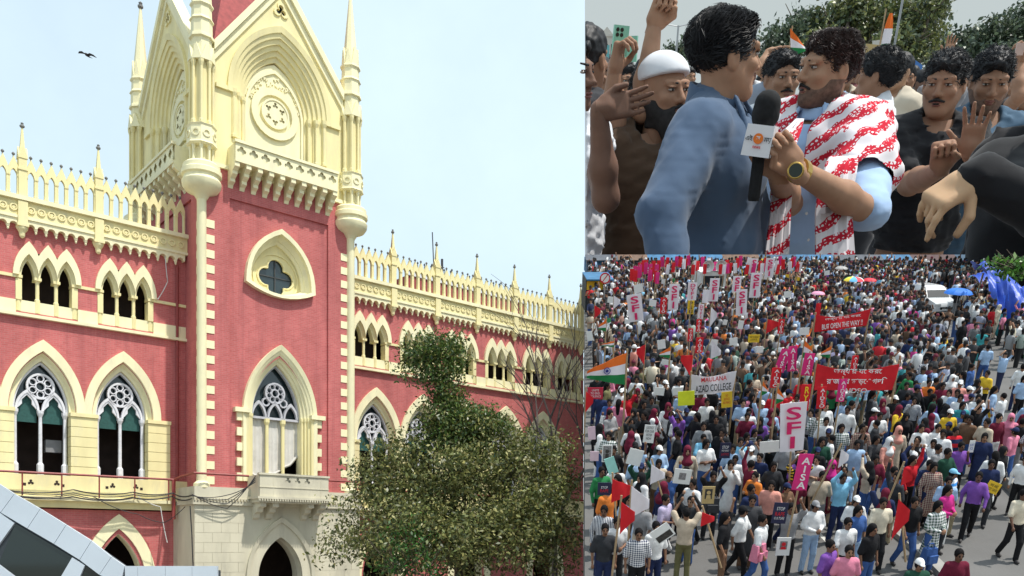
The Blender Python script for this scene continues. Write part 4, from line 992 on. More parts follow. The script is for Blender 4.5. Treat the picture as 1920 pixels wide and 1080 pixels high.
vbanner((1252, 536, 1271, 581), 'SFI', 'flag_white', 'letter_pink', WB+', left of the DYFI banner', 'second SFI banner')
vbanner((1288, 532, 1305, 563), 'DYFI', 'flag_white', 'letter_pink', 'white upright banner lettered DYFI in pink above a yellow PSU sign', 'DYFI banner', hb=3.0)
vbanner((1328, 525, 1346, 565), 'SFI', 'flag_white', 'letter_pink', WB+', in front of the loudspeaker van', 'van SFI banner')
vbanner((1316, 545, 1328, 568), '', 'flag_white', 'letter_pink', 'blank narrow white banner beside the van SFI banner', None)
vbanner((1372, 520, 1388, 548), 'SF', 'flag_white', 'letter_pink', 'white upright banner showing only SF behind a taller SFI banner', None, hb=3.0)
vbanner((1378, 546, 1398, 591), 'SFI', 'flag_white', 'letter_pink', WB+', tall, below the SF banner', 'tall SFI banner', tilt=R(-4))
vbanner((1404, 515, 1424, 558), 'SFI', 'flag_white', 'letter_pink', WB+', right of the tall SFI banner', None)
vbanner((1433, 487, 1449, 520), 'SFI', 'flag_white', 'letter_pink', WB+', highest and farthest right', None)
vbanner((1404, 487, 1418, 514), 'SF', 'flag_white', 'letter_pink', 'small white banner reading SF at the very back', None, tilt=R(4))
vbanner((1455, 757, 1505, 846), 'SFI', 'flag_white', 'letter_pink', 'large white upright SFI banner in the middle of the crowd', 'large SFI banner', tilt=R(-5), taper=.12)
vbanner((1288, 565, 1300, 589), 'PSU', 'board_yellow', 'letter_black', 'narrow yellow upright sign lettered PSU', 'yellow PSU sign')
vbanner((1303, 634, 1317, 662), 'AIDSO', 'banner_red', 'letter_white', 'red upright AIDSO banner left of the open centre', None)
vbanner((1443, 691, 1461, 727), 'AIDSO', 'banner_red', 'letter_white', 'red upright AIDSO banner below the paired pink AISA banners', 'left AIDSO banner')
vbanner((1529, 726, 1546, 766), 'AIDSO', 'banner_red', 'letter_white', 'red upright AIDSO banner right of the RYA sign', 'AIDSO banner by RYA', tilt=R(-4))
vbanner((1567, 712, 1583, 753), 'AIDSO', 'banner_pink', 'letter_white', 'pink upright AIDSO banner over the lower red banner', None, hb=2.4)
vbanner((1593, 668, 1606, 697), 'AIDSO', 'banner_red', 'letter_white', 'red upright AIDSO banner behind the lower red banner', None)
vbanner((1455, 656, 1474, 698), 'AISA', 'banner_pink', 'letter_white', 'pink AISA banner leaning right, left one of a pair', None, tilt=R(13))
vbanner((1474, 651, 1491, 696), 'AISA', 'banner_pink', 'letter_white', 'pink AISA banner leaning left, right one of a pair', 'pair of AISA banners', tilt=R(-5))
vbanner((1503, 664, 1522, 704), 'AISA', 'banner_pink', 'letter_white', 'pink AISA banner left of the upper red banner', None, tilt=R(3))
vbanner((1486, 851, 1515, 919), 'AISA', 'banner_pink', 'letter_white', 'large pink AISA banner below the large SFI banner', 'large AISA banner', tilt=R(4))
vbanner((1497, 722, 1515, 770), 'RYA', 'banner_red', 'letter_yellow', 'red upright sign with yellow letters RYA', 'RYA sign')
vbanner((1237, 560, 1249, 588), 'AIDSO', 'banner_red', 'letter_white', 'small red upright banner left of the second SFI banner', None)
vbanner((1304, 600, 1314, 622), 'AIDSO', 'banner_red', 'letter_white', 'small red upright banner under the PSU sign', None)
vbanner((1289, 617, 1298, 640), 'AIDSO', 'banner_red', 'letter_white', 'tiny red upright banner low and left under the PSU sign', None)
vbanner((1308, 572, 1318, 598), 'DYFI', 'flag_white', 'letter_pink', 'narrow white banner right of the PSU sign', None)
vbanner((1528, 570, 1537, 592), '', 'banner_red', 'letter_white', 'plain red narrow banner behind the upper red banner', None)
vbanner((1457, 600, 1468, 626), 'AIDSO', 'banner_red', 'letter_white', 'small red upright banner beside a waving red flag', None)
rf = random.Random(21)
for k in range(16):
    x = 1186+k*3.2+rf.uniform(-3, 3); y = 488+rf.uniform(0, 26); red = k % 3 != 1
    vbanner((x-3.5, y, x+4, y+20), '', 'banner_pink' if k % 2 else 'banner_red', 'letter_white', 'tiny red banner in the far left cluster of red banners', None, hb=2.3)['group'] = 'far left red banners'
for k in range(44):
    x = 1235+k*6.2+rf.uniform(-4, 4); y = 480+rf.uniform(0, 18); c = ('banner_red', 'banner_pink', 'banner_red', 'flag_white')[k % 4]
    vbanner((x-3.2, y, x+3.6, y+17), '', c, 'letter_white', ('tiny white' if c == 'flag_white' else 'tiny pink' if c == 'banner_pink' else 'tiny red')+' banner in the row along the far end of the crowd', None, hb=2.3, tilt=R(rf.uniform(-8, 8)))['group'] = 'far row of banners '+c
# wide banners between poles
def wide(box, sag, cl, lines, label, mark, hb=1.9, slant=0.0, fold=.05):
    o, w, h, z = carried('wide_banner', *box, hb)
    f = lambda u, v, x, zz: (x*(1+.04*v), z+zz*(.9+.1*abs(2*u-1))-sag*w*(1-(2*u-1)**2)*v*.9+slant*w*(u-.5)+(0 if v > .5 else .0))
    b = sheet(w, h, 18, 6, fold, 1.3, box[0], f); b.build('cloth', MATS[cl], o, True)
    for body, lw, lh, zf, m in lines:
        n = max(1, len(body)); t = letters(o, body, w*lw, h*lh, z+h*zf-sag*w*.55, m, .012, -.12)
        if t: t.rotation_euler = (0, -math.atan(slant), 0)
    for s in (-1, 1): pole(o, s*w*.52, z+h+slant*w*s*.5+.1, .03, z0=.6)
    tag(o, label, 'banner'); MARKS.append((mark, (box[0]+box[2])/2, (box[1]+box[3])/2+25)); return o
BN1 = '\u09b0\u09be\u099c\u09aa\u09a5 \u099b\u09be\u09a1\u09bc\u09cb \u0997\u09a6\u09bf'; BN0 = '\u0985\u09a8\u09cd\u09af\u09be\u09df \u09af\u09c7 \u0995\u09b0\u09c7'
wide((1528, 586, 1624, 617), .07, 'banner_red', [('BUT OPEN THE WAY !!', .78, .30, .40, 'letter_white'), (BN0, .7, .18, .78, 'letter_white')], 'long red banner reading BUT OPEN THE WAY held over the crowd', 'upper red banner', slant=.13)
wide((1527, 684, 1674, 732), .07, 'banner_red', [(BN0, .62, .24, .84, 'letter_white'), (BN1, .76, .30, .50, 'letter_white'), ('AIDSO', .30, .18, .14, 'letter_white')], 'largest red banner with three lines of white lettering', 'lower red banner', slant=.0)
wide((1295, 700, 1374, 738), .05, 'flag_white', [('MAULANA', .6, .22, .80, 'letter_red'), ('AZAD COLLEGE', .84, .34, .38, 'letter_black')], 'white cloth banner lettered AZAD COLLEGE in black', 'white college banner', slant=.10)
# the tricolour and smaller flags
def tricolour(box, label, hb=2.4, slant=-.12, side=1, big=False, mark=None):
    o, w, h, z = carried('tricolour_flag', *box, hb)
    f = lambda u, v, x, zz: (x, z+h*(.20*(1-(u if side > 0 else 1-u))*(1-v)+v*(.42+.58*(u if side > 0 else 1-u)**.85)))
    b = sheet(w, h, 12, 9, w*.035, .9, 1.0, f, stripes=3); b.build('cloth', [MATS['india_green'], MATS['flag_white'], MATS['saffron']], o, True)
    if big:
        c = MB(); zc = z+h*.46; c.strip(circ(0, zc, h*.085, 20), circ(0, zc, h*.105, 20), -.10, -.09, closed=True)
        for k in range(12): a = k*math.pi/12*2; c.box(-.006, .006, -.1, -.09, zc, zc+.01) if False else c.prism([(h*.012*math.cos(a+1.57), zc+h*.012*math.sin(a+1.57)), (h*.09*math.cos(a), zc+h*.09*math.sin(a)), (h*.012*math.cos(a-1.57), zc+h*.012*math.sin(a-1.57))], -.10, -.09)
        c.build('wheel_emblem', MATS['chakra'], o)
    pole(o, side*w*.5, z+h+.1, .03)
    tag(o, label, 'flag')
    if mark: MARKS.append((mark, (box[0]+box[2])/2, (box[1]+box[3])/2+40))
tricolour((1100, 664, 1173, 722), 'large waving saffron, white and green tricolour flag at the left edge', hb=2.6, big=True, mark='large tricolour flag')
tricolour((1128, 640, 1151, 651), 'small flat tricolour flag above the large one')
tricolour((1236, 652, 1256, 672), 'small tricolour flag left of the red triangular flag')
tricolour((1428, 716, 1438, 742), 'narrow furled tricolour flag under the AIDSO banner', side=-1)
tricolour((1455, 728, 1468, 758), 'narrow tricolour flag above the large SFI banner', side=-1)
tricolour((1538, 650, 1556, 672), 'small tricolour flag over the lower red banner')
tricolour((1505, 640, 1522, 672), 'small tricolour flag above the right AISA banner', side=-1)
tricolour((1122, 600, 1136, 622), 'tiny tricolour flag near the far left edge')
def pennant(px, py, w, h, m, label, side=1, hb=1.9, lean=0.0, droop=.0, mark=None, foot=1.0):
    """flag on a leaning pole; (px, py) is its top at the pole, w x h its size in pixels"""
    o, ww, hh, z = carried('waving_flag', px if side > 0 else px-w, py, px+w if side > 0 else px, py+h, hb)
    x0 = -ww/2*side
    f = lambda u, v, x, zz: (x, z+hh-(1-v)*hh*(1-.75*(u if side > 0 else 1-u))-droop*hh*(u if side > 0 else 1-u))
    b = sheet(ww, hh, 8, 6, ww*.06, .8, px, f); b.build('cloth', MATS[m], o, True)
    pole(o, x0-lean, z+hh+.12, .022, z0=foot, x1=x0); tag(o, label, 'flag')
    if mark: MARKS.append((mark, px, py+h+10))
pennant(1296, 668, 22, 40, 'flag_red', 'red triangular flag with folds left of the white college banner', -1, mark='red triangular flag', hb=2.2)
pennant(1146, 897, 40, 46, 'flag_red', 'broad red flag at the lower left beside a white flag', 1, droop=.35, lean=-.2, mark='broad red flag')
pennant(1162, 940, 26, 62, 'flag_red', 'long drooping red flag below the broad red flag', 1, droop=.3, lean=.1)
pennant(1181, 911, 34, 62, 'flag_white', 'white pointed flag on a tall pole at lower left', 1, droop=.4, mark='white pointed flag')
pennant(1219, 871, 26, 38, 'flag_white', 'small white flag on a leaning pole right of the white pointed flag', 1, droop=.4, lean=-.5)
pennant(1314, 960, 24, 28, 'flag_red', 'small red flag on a stick held in the front gap', 1, droop=.3, lean=-.5, mark='small red flag')
pennant(1689, 876, 19, 34, 'flag_red', 'small red flag carried near the kerb on the right', 1, droop=.5, lean=.3, mark='kerbside red flag')
pennant(1671, 935, 24, 78, 'flag_red', 'long red flag hanging steeply in front of a black t-shirt', 1, droop=.25, lean=-.4, mark='long red flag', hb=1.5)
pennant(1572, 842, 16, 36, 'flag_white', 'white flag on a stick left of the kerb', 1, droop=.3, lean=.5)
pennant(1208, 648, 16, 36, 'flag_red', 'narrow red flag left of the white placards', -1, droop=.2)
pennant(1436, 600, 22, 26, 'flag_red', 'waving red flag right of the yellow placard', 1, droop=.2)
pennant(1332, 640, 18, 34, 'flag_white', 'white drooping flag above the white college banner', 1, droop=.5, lean=.6)
pennant(1330, 578, 12, 36, 'flag_white', 'white slim flag below the van SFI banner', 1, droop=.3)
pennant(1097.5, 735, 14, 38, 'flag_red', 'red flag hanging beside the red placard at the left edge', 1, droop=.3)
pennant(1520, 648, 12, 28, 'orange_cloth', 'orange flag left of the upper red banner', -1, droop=.2)
pennant(1114, 574, 12, 24, 'flag_red', 'thin red flag near the far left edge', 1, droop=.3)
pennant(1150, 556, 12, 24, 'flag_white', 'thin white flag left of the leaning SFI banner', 1, droop=.3)
# placards held up
def placard(box, m, label, lines=(), hb=1.75, tilt=0.0, mark=None, pic=None):
    o, w, h, z = carried('placard', *box, hb); b = MB(); b.box(-w/2, w/2, -.015, .0, z, z+h); b.build('board', MATS[m], o)
    for body, lw, lh, zf, lm in lines: letters(o, body, w*lw, h*lh, z+h*zf, lm, .0, -.022)
    if pic:
        b = MB(); b.box(-w*pic[0], w*pic[0], -.02, -.016, z+h*pic[1], z+h*pic[2]); b.build('printed_picture', MATS[pic[3]], o)
        if len(pic) > 4:
            b = MB(); cz = z+h*(pic[1]*.35+pic[2]*.65); b.prism(circ(0, cz, h*.11, 12), -.026, -.021); b.prism([(-w*.2, z+h*pic[1]), (w*.2, z+h*pic[1]), (w*.15, cz-h*.14), (-w*.15, cz-h*.14)], -.026, -.021); b.build('printed_portrait', MATS[pic[4]], o)
    if tilt: o.matrix_world = o.matrix_world @ Matrix.Translation((0, 0, z+h/2)) @ Matrix.Rotation(tilt, 4, 'Y') @ Matrix.Translation((0, 0, -z-h/2))
    tag(o, label, 'placard', 'placards held over the crowd')
    if mark: MARKS.append((mark, (box[0]+box[2])/2, (box[1]+box[3])/2+25))
mat('print_grey', (.22, .21, .21), .8, .5, 30); mat('print_dark', (.05, .045, .04), .8, .4, 30)
placard((1270, 734, 1301, 760), 'neon', 'blank neon yellow placard below the white college banner', mark='neon yellow placard', tilt=R(-4))
placard((1351, 735, 1371, 764), 'board_yellow', 'orange yellow placard with dark writing right of the neon one', [('NO\nJUSTICE\nNO PEACE', .7, .6, .55, 'letter_red')], mark='orange placard', tilt=R(-6))
placard((1402, 628, 1423, 642), 'board_yellow', 'yellow placard with two written lines near the middle', [('WE WANT\nJUSTICE', .8, .6, .5, 'letter_black')], mark='yellow placard')
placard((1101, 727, 1130, 748), 'board_red', 'red placard with small white lines at the left edge', [('UNITE\nTO END\nVIOLENCE', .75, .7, .5, 'letter_white')], mark='red placard')
placard((1206, 797, 1226, 830), 'paper', 'white placard with six handwritten lines held high', [('JUSTICE\nFOR OUR\nSISTER\nNOW', .8, .75, .55, 'letter_black')], mark='handwritten white placard', tilt=R(4))
placard((1176, 842, 1203, 872), 'paper', 'blank white placard tilted beside a cyan one', tilt=R(14), mark='blank tilted placard')
placard((1136, 857, 1155, 888), 'board_cyan', 'pale cyan placard seen slanted at lower left', tilt=R(-20))
placard((1128, 834, 1147, 866), 'paper', 'white placard with a grey portrait photo at left', pic=(.4, .06, .94, 'print_grey', 'print_dark'), mark='portrait placard')
placard((1262, 879, 1294, 907), 'paper', 'white placard with a small square picture in its centre', pic=(.2, .3, .75, 'print_grey'), tilt=R(6), mark='picture placard')
placard((1315, 911, 1338, 944), 'tan_board', 'tan placard with a drawn portrait held overhead', pic=(.30, .28, .85, 'print_dark', 'tan_board'), mark='tan portrait placard', hb=1.65)
placard((1120, 904, 1145, 928), 'board_navy', 'navy placard with red and white words at far left', [('STOP', .5, .2, .62, 'letter_white'), ('RAPE', .6, .25, .36, 'letter_red')], mark='left navy placard')
placard((1348, 830, 1368, 859), 'board_navy', 'dark placard with white and red words above a tan portrait', [('STOP', .6, .2, .72, 'letter_white'), ('WE WANT', .7, .12, .5, 'letter_white'), ('JUSTICE', .7, .18, .25, 'letter_red')], mark='dark placard')
placard((1423, 827, 1459, 848), 'paper', 'wide blank white placard left of the large SFI banner', tilt=R(-5), mark='wide white placard')
placard((1446, 941, 1473, 981), 'board_navy', 'navy placard reading STOP with red letters, held in front', [('STOP', .55, .16, .72, 'letter_white'), ('RAPE', .65, .2, .46, 'letter_red'), ('CULTURE', .7, .12, .26, 'letter_white')], mark='STOP placard', hb=1.6, tilt=R(3))
placard((1453, 1006, 1479, 1041), 'paper', 'white poster with a red and grey drawing held at the waist', pic=(.26, .35, .8, 'print_grey', 'letter_red'), hb=.75, mark='white poster')
placard((1222, 985, 1260, 1014), 'paper', 'white board with black photos tilted up at lower left', pic=(.42, .08, .5, 'print_dark'), tilt=R(-38), mark='tilted photo board', hb=1.5)
placard((1846, 903, 1872, 924), 'board_yellow', 'yellow placard tilted beside a black dress on the right', [('WE ARE\nNOT SAFE', .8, .6, .5, 'letter_black')], tilt=R(22), hb=1.0, mark='tilted yellow placard')
placard((1866, 857, 1887, 878), 'paper', 'white placard with blue words beside the tilted yellow one', [('SAVE\nOUR\nGIRLS', .8, .75, .5, 'letter_blue')], tilt=R(-4), hb=1.1, mark='blue lettered placard')
placard((1882, 637, 1897, 655), 'paper', 'white sheet held by a person near the grey car', [('JUSTICE', .7, .2, .4, 'letter_blue')], hb=.8, mark='white sheet')
placard((1814, 826, 1824, 848), 'paper', 'narrow white card with red and blue print on the right', [('JUST\nICE', .8, .5, .5, 'letter_blue')], hb=1.4)
for k, (x, y, w, h) in enumerate([(1139, 557, 13, 11), (1217, 563, 13, 11), (1188, 534, 17, 15), (1171, 599, 10, 8), (1232, 638, 15, 16), (1329, 637, 16, 11), (1367, 634, 15, 13), (1226, 727, 19, 14), (1261, 727, 19, 13), (1383, 602, 10, 15), (1469, 547, 14, 11), (1100, 622, 11, 17), (1498, 615, 18, 13), (1418, 650, 12, 11), (1240, 675, 20, 9), (1102, 800, 14, 24), (1106, 846, 16, 18), (1240, 524, 8, 8), (1355, 600, 8, 9), (1545, 508, 10, 8), (1425, 516, 22, 8), (1472, 515, 7, 6), (1490, 520, 9, 6)]):
    ws = ('tiny', 'small', 'medium')[min(2, w//8)] if w < 24 else 'wide'; near = min(MARKS, key=lambda q: math.hypot(q[1]-x, q[2]-25-y))
    sd_ = 'left of' if x < near[1]-8 else 'right of' if x > near[1]+8 else ('above' if y < near[2]-25 else 'below')
    placard((x, y, x+w, y+h), 'board_yellow' if k in (21, 22) else 'paper_pink' if k in (15, 16) else 'paper', f"{ws} {'yellow' if k in (21, 22) else 'pinkish' if k in (15, 16) else 'white'} paper sheet held up {sd_} the {near[0]}"+(' at the back' if y < 540 else ''), tilt=R(rf.uniform(-12, 12)))

# ------------------------------------------------------------------ umbrellas, vehicles, stalls
def umbrella(px, py, wpx, cols, label, hb=2.0, mark=None):
    p = c_at(px, py, hb); m = c_m(p); r = wpx*m/2; o = empty('umbrella'); on_street(o, Vector((p.x, p.y, zg)))
    for k in range(8):
        b = MB(); a0, a1 = k*math.pi/4, (k+1)*math.pi/4; rows = []
        for t in range(5):
            q = t/4; rr = r*math.sin(q*1.45)/math.sin(1.45); z = hb+.12+r*.42*math.cos(q*1.45); am = (a0+a1)/2
            rows.append(b.pts([(rr*math.cos(a), rr*math.sin(a), z-.0) if s != 1 else (rr*.97*math.cos(a), rr*.97*math.sin(a), z-.02*q) for s, a in ((0, a0), (1, am), (2, a1))]))
        for a, c in zip(rows, rows[1:]):
            for s in (0, 1): b.face((a+s, a+s+1, c+s+1, c+s))
        g = b.build('canopy_panel', MATS[cols[k % len(cols)]], o, True)
    b = MB(); b.tube([(0, 0, .9 if hb < 2.5 else 0), (0, 0, hb+.12+r*.42)], .02, 6); b.lathe([(.03, hb+.1+r*.42), (.01, hb+.25+r*.42)], 6); b.build('shaft', MATS['steel'], o)
    tag(o, label, 'umbrella')
    if mark: MARKS.append((mark, px, py+20))
mat('umb_blue', (.02, .16, .62), .6); mat('umb_red', (.6, .03, .05), .6); mat('umb_yellow', (.8, .62, .05), .6); mat('umb_green', (.08, .42, .12), .6); mat('umb_pink', (.62, .28, .42), .6); mat('umb_white', (.75, .75, .75), .6); mat('umb_sky', (.12, .45, .75), .6); mat('umb_grey', (.35, .34, .33), .6)
umbrella(1600, 531, 38, ['umb_sky', 'umb_red', 'umb_white', 'umb_green', 'umb_yellow'], 'many coloured beach umbrella beside a red one', 2.1, 'many coloured umbrella')
umbrella(1630, 531, 26, ['umb_red'], 'red umbrella right of the many coloured one', 2.1)
umbrella(1533, 556, 26, ['umb_pink'], 'pale pink umbrella far in the crowd', 1.9, 'pink umbrella')
umbrella(1796, 556, 52, ['umb_blue'], 'large blue umbrella beside the white car', 2.1, 'blue umbrella')
umbrella(1577, 508, 24, ['umb_grey'], 'grey umbrella behind the many coloured one', 2.0)
mat('car_white', (.72, .73, .74), .3, .03, 2, coat=.6); mat('car_grey', (.10, .11, .12), .35, .05, 2, coat=.6); mat('tyre', (.02, .02, .02), .9); mat('lamp', (.7, .7, .68), .15); mat('van_white', (.68, .70, .68), .5)
glass_mat('car_glass', (.025, .03, .035), .05)
def car(p, yaw, m, label, h=1.5, mark=None, L=4.0, wd=1.7):
    o = empty('parked_car'); on_street(o, p, yaw); hl, hw = L/2, wd/2
    def loft(name, st, mt):
        b = MB(); rows = []
        for y, w0, w1, z0, z1 in st: rows.append(b.pts([(-w0, y, z0), (-w0*1.0, y, (z0+z1)/2), (-w1, y, z1), (w1, y, z1), (w0, y, (z0+z1)/2), (w0, y, z0)]))
        for a, c in zip(rows, rows[1:]):
            for k in range(6): j = (k+1) % 6; b.face((a+k, a+j, c+j, c+k))
        b.face([rows[0]+k for k in range(6)]); b.face([rows[-1]+5-k for k in range(6)]); return b.build(name, mt, o, True)
    loft('body', [(-hl, hw*.82, hw*.72, .32, .62), (-hl+.12, hw*.94, hw*.82, .24, .78), (-hl+.9, hw, hw*.9, .22, .95), (-.2, hw, hw*.94, .22, .98), (hl-.5, hw, hw*.92, .22, 1.0), (hl-.05, hw*.92, hw*.85, .3, .95), (hl, hw*.85, hw*.78, .4, .8)], m)
    loft('cabin', [(-hl+.95, hw*.86, hw*.84, .9, .96), (-hl+1.55, hw*.88, hw*.70, .9, h-.04), (-hl+1.9, hw*.9, hw*.72, .9, h), (hl-.7, hw*.88, hw*.70, .9, h-.03), (hl-.2, hw*.82, hw*.72, .9, 1.1)], m)
    def pane(name, P, mt):
        b = MB(); i = b.pts(P); b.face(range(i, i+len(P))); return b.build(name, mt, o)
    y0, y1 = -hl+.98, -hl+1.56; pane('windscreen', [(-hw*.80, y0-.02, 1.0), (hw*.80, y0-.02, 1.0), (hw*.66, y1-.03, h-.07), (-hw*.66, y1-.03, h-.07)], MATS['car_glass'])
    for s in (-1, 1): pane('side_window', [(s*(hw*.905), -hl+1.3, 1.02), (s*(hw*.915), hl-.75, 1.02), (s*(hw*.745), hl-.8, h-.1), (s*(hw*.745), -hl+1.75, h-.1)], MATS['car_glass'])
    for s in (-1, 1):
        b = MB(); b.box(s*hw*.62-.16, s*hw*.62+.16, -hl-.012, -hl+.15, .6, .74); b.build('headlight', MATS['lamp'], o)
        b = MB(); b.box(s*(hw+.06)-.07, s*(hw+.06)+.07, -hl+1.2, -hl+1.3, .98, 1.1); b.build('mirror', m, o)
        for y in (-hl+.75, hl-.75):
            b = MB(); b.M = Matrix.Translation((s*(hw-.1), y, .3)) @ Matrix.Rotation(R(90), 4, 'Y'); b.lathe([(.2, -.1), (.3, -.09), (.3, .09), (.2, .1)], 14); w_ = b.build('wheel', MATS['tyre'], o)
            b = MB(); b.M = Matrix.Translation((s*(hw-.1), y, .3)) @ Matrix.Rotation(R(90), 4, 'Y'); b.lathe([(.19, -.11), (.19, .11)], 10); b.build('rim', MATS['steel'], w_)
    b = MB(); b.box(-hw*.45, hw*.45, -hl-.01, -hl+.1, .42, .56); b.build('grille', MATS['tyre'], o); b = MB(); b.box(-.24, .24, -hl-.03, -hl+.05, .36, .46); b.build('number_plate', MATS['paper'], o)
    tag(o, label, 'car')
    if mark: MARKS.append((mark, *c_px(p)))
p = c_at(1753, 590); car(p+Vector((0, 1.2, 0)), R(6), MATS['car_white'], 'white hatchback stuck among people beside the blue umbrella', mark='white car', h=1.55)
p = c_at(1932, 672); car(p+Vector((.9, .9, 0)), R(-25), MATS['car_grey'], 'dark grey car cut off by the right edge of the picture', mark='grey car', h=1.65)
# loudspeaker van
p = c_at(1333, 588); o = empty('loudspeaker_van'); on_street(o, p+Vector((0, .8, 0)))
b = MB(); b.box(-.75, .75, -.6, 2.2, .5, 2.35); b.box(-.7, .7, -.9, -.6, .5, 1.5); b.build('body', MATS['van_white'], o); b = MB(); b.box(-.6, .6, -.63, -.595, 1.55, 2.15); b.build('windscreen', MATS['car_glass'], o)
for s in (-1, 1):
    b = MB(); b.M = Matrix.Translation((s*.38, -.5, 2.7)) @ Matrix.Rotation(R(90), 4, 'X'); b.lathe([(.08, -.4), (.12, -.1), (.2, .05), (.33, .2), (.35, .2), (.22, .03)], 14); h_ = b.build('horn_speaker', MATS['van_white'], o, True)
    b = MB(); b.M = Matrix.Translation((s*.38, -.5, 2.7)) @ Matrix.Rotation(R(90), 4, 'X'); b.lathe([(.12, -.0), (.12, .03)], 10); b.build('horn_throat', MATS['tyre'], h_)
    for y in (-.2, 1.6):
        b = MB(); b.M = Matrix.Translation((s*.68, y, .32)) @ Matrix.Rotation(R(90), 4, 'Y'); b.lathe([(.32, -.1), (.32, .1)], 12); b.build('wheel', MATS['tyre'], o)
b = MB(); b.box(-.6, .6, -.55, -.45, 2.35, 2.42); b.build('speaker_rack', MATS['steel'], o)
tag(o, 'white van carrying two horn loudspeakers on its roof', 'van'); MARKS.append(('loudspeaker van', 1333, 570))
# blue tarpaulins
mat('tarp', (.018, .07, .42), .45, .12, 1.2, bump=.5, bscale=5, spec=.5)
def tarp(px0, px1, pyb, hgt, depth, label, seed, lift=0.0, mark=None, fa=1.0):
    a, c = c_at(px0, pyb), c_at(px1, pyb); w = (c-a).length; o = empty('tarpaulin_tent'); on_street(o, (a+c)/2)
    rn = random.Random(seed); n, mm = 44, 24; b = MB(); I = {}
    for i in range(n+1):
        for j in range(mm+1):
            u, v = i/n, j/mm; ridge = math.sin(math.pi*min(1, v*1.25)*.62)**.8; x = (u-.5)*w*(1-.12*v); y = depth*v*.8-fa*(.28*math.sin(u*17+v*4)+.16*math.sin(u*39-v*7)+.08*math.sin(u*83+v*11))*(1-.5*v)
            z = lift+hgt*ridge*(.72+.28*math.sin(u*2.6+seed))+fa*min(1, v*1.6)*(.16*math.sin(u*19+v*9)+.08*math.sin(u*37-v*11)); I[i, j] = b.pts([(x, y, max(.02, z))])
    for i in range(n):
        for j in range(mm): b.face((I[i, j], I[i+1, j], I[i+1, j+1], I[i, j+1]))
    b.build('tarpaulin', MATS['tarp'], o, True)
    for s in (-1, 1): q = MB(); q.tube([(s*w*.4, depth*.6, 0), (s*w*.36, depth*.6, hgt*.8+lift)], .05, 6); q.build('pole', MATS['wood'], o)
    tag(o, label, 'tent')
    if mark: MARKS.append((mark, (px0+px1)/2, pyb))
tarp(1850, 1995, 612, 3.15, 4.5, 'big crumpled blue tarpaulin tent at the right edge', 2, mark='blue tarpaulin')
tarp(1828, 1880, 572, .8, 2.0, 'smaller blue awning behind the big tarpaulin', 5, lift=1.3, fa=.12)
# stalls that close the street, tops level with the end of the view
zt = c_at(1500, 479, 0); rr_ = c_ray(1500, 478.6); topz = rr_.z*(DF/rr_.y)-zg
mats_st = [mat('stall_%d' % k, c, .8, .3, 2, stain=tuple(q*.5 for q in c), sscale=1.0) for k, c in enumerate([(.06, .07, .09), (.10, .11, .13), (.05, .10, .16), (.16, .10, .07), (.03, .04, .05), (.20, .20, .20), (.05, .16, .30), (.10, .06, .06)])]
NM = ['dark', 'slate', 'blue grey', 'rusty brown', 'black', 'pale grey', 'bright blue', 'dim maroon']
x = pl[1].x+.02; k = 0; rs = random.Random(8); lbls = {}
while x < DF*.62:
    w = rs.uniform(2.2, 4.2); w = min(w, DF*.62-x); o = empty('market_stall'); on_street(o, Vector((x+w/2, DF-.05, zg))); mi = rs.randrange(len(mats_st)); tz = topz
    b = MB(); b.box(-w/2, w/2, .0, 1.2, 0, tz-.22); b.build('booth', mats_st[mi], o)
    b = MB(); i = b.pts([(-w/2-.0, -.45, tz-.34), (w/2, -.45, tz-.34), (w/2, .6, tz), (-w/2, .6, tz), (-w/2, -.45, tz-.38), (w/2, -.45, tz-.38), (w/2, .6, tz-.04), (-w/2, .6, tz-.04)])
    for q in ((0, 1, 2, 3), (7, 6, 5, 4), (0, 4, 5, 1), (1, 5, 6, 2), (2, 6, 7, 3), (3, 7, 4, 0)): b.face([i+t for t in q])
    b.build('awning', mats_st[(mi+3) % len(mats_st)], o); b = MB()
    for s in (-1, 1): q = MB(); q.tube([(s*(w/2-.06), -.4, 0), (s*(w/2-.06), -.4, tz-.36)], .03, 5); q.build('pole', MATS['steel'], o)
    lb = f'{NM[mi]} market stall with {NM[(mi+3)%8]} awning closing the far end of the street'; lbls[lb] = lbls.get(lb, 0)+1
    if lbls[lb] > 1: near = ('second', 'third', 'fourth', 'fifth')[lbls[lb]-2]; lb = f'{near} {NM[mi]} stall with {NM[(mi+3)%8]} awning at the street end, counted from left'
    tag(o, lb, 'stall', 'stalls at the far end of the street'); x += w; k += 1
# shop corner at top left
o = empty('street_shop'); pa = c_at(1097, 640); on_street(o, Vector((pl[1].x*.72+.1, DF*.72, zg)))
for (x0, x1, y0, y1, z1, mi) in ((.0, 1.1, 0, 3, 1.9, 2),):
    b = MB(); b.box(x0, x1, y0, y1, 0, z1); b.build('booth', mats_st[4], o); b = MB(); b.box(x0, x1+.5, y0-.6, y1, z1, z1+.08); b.build('awning', mats_st[6], o)
    b = MB(); b.box(x0+.05, x1-.1, y0-.03, y0, z1-.6, z1-.1); b.build('sign_board', MATS['board_yellow'], o)
tag(o, 'small dark shop with blue awning at the left edge of the street', 'shop')
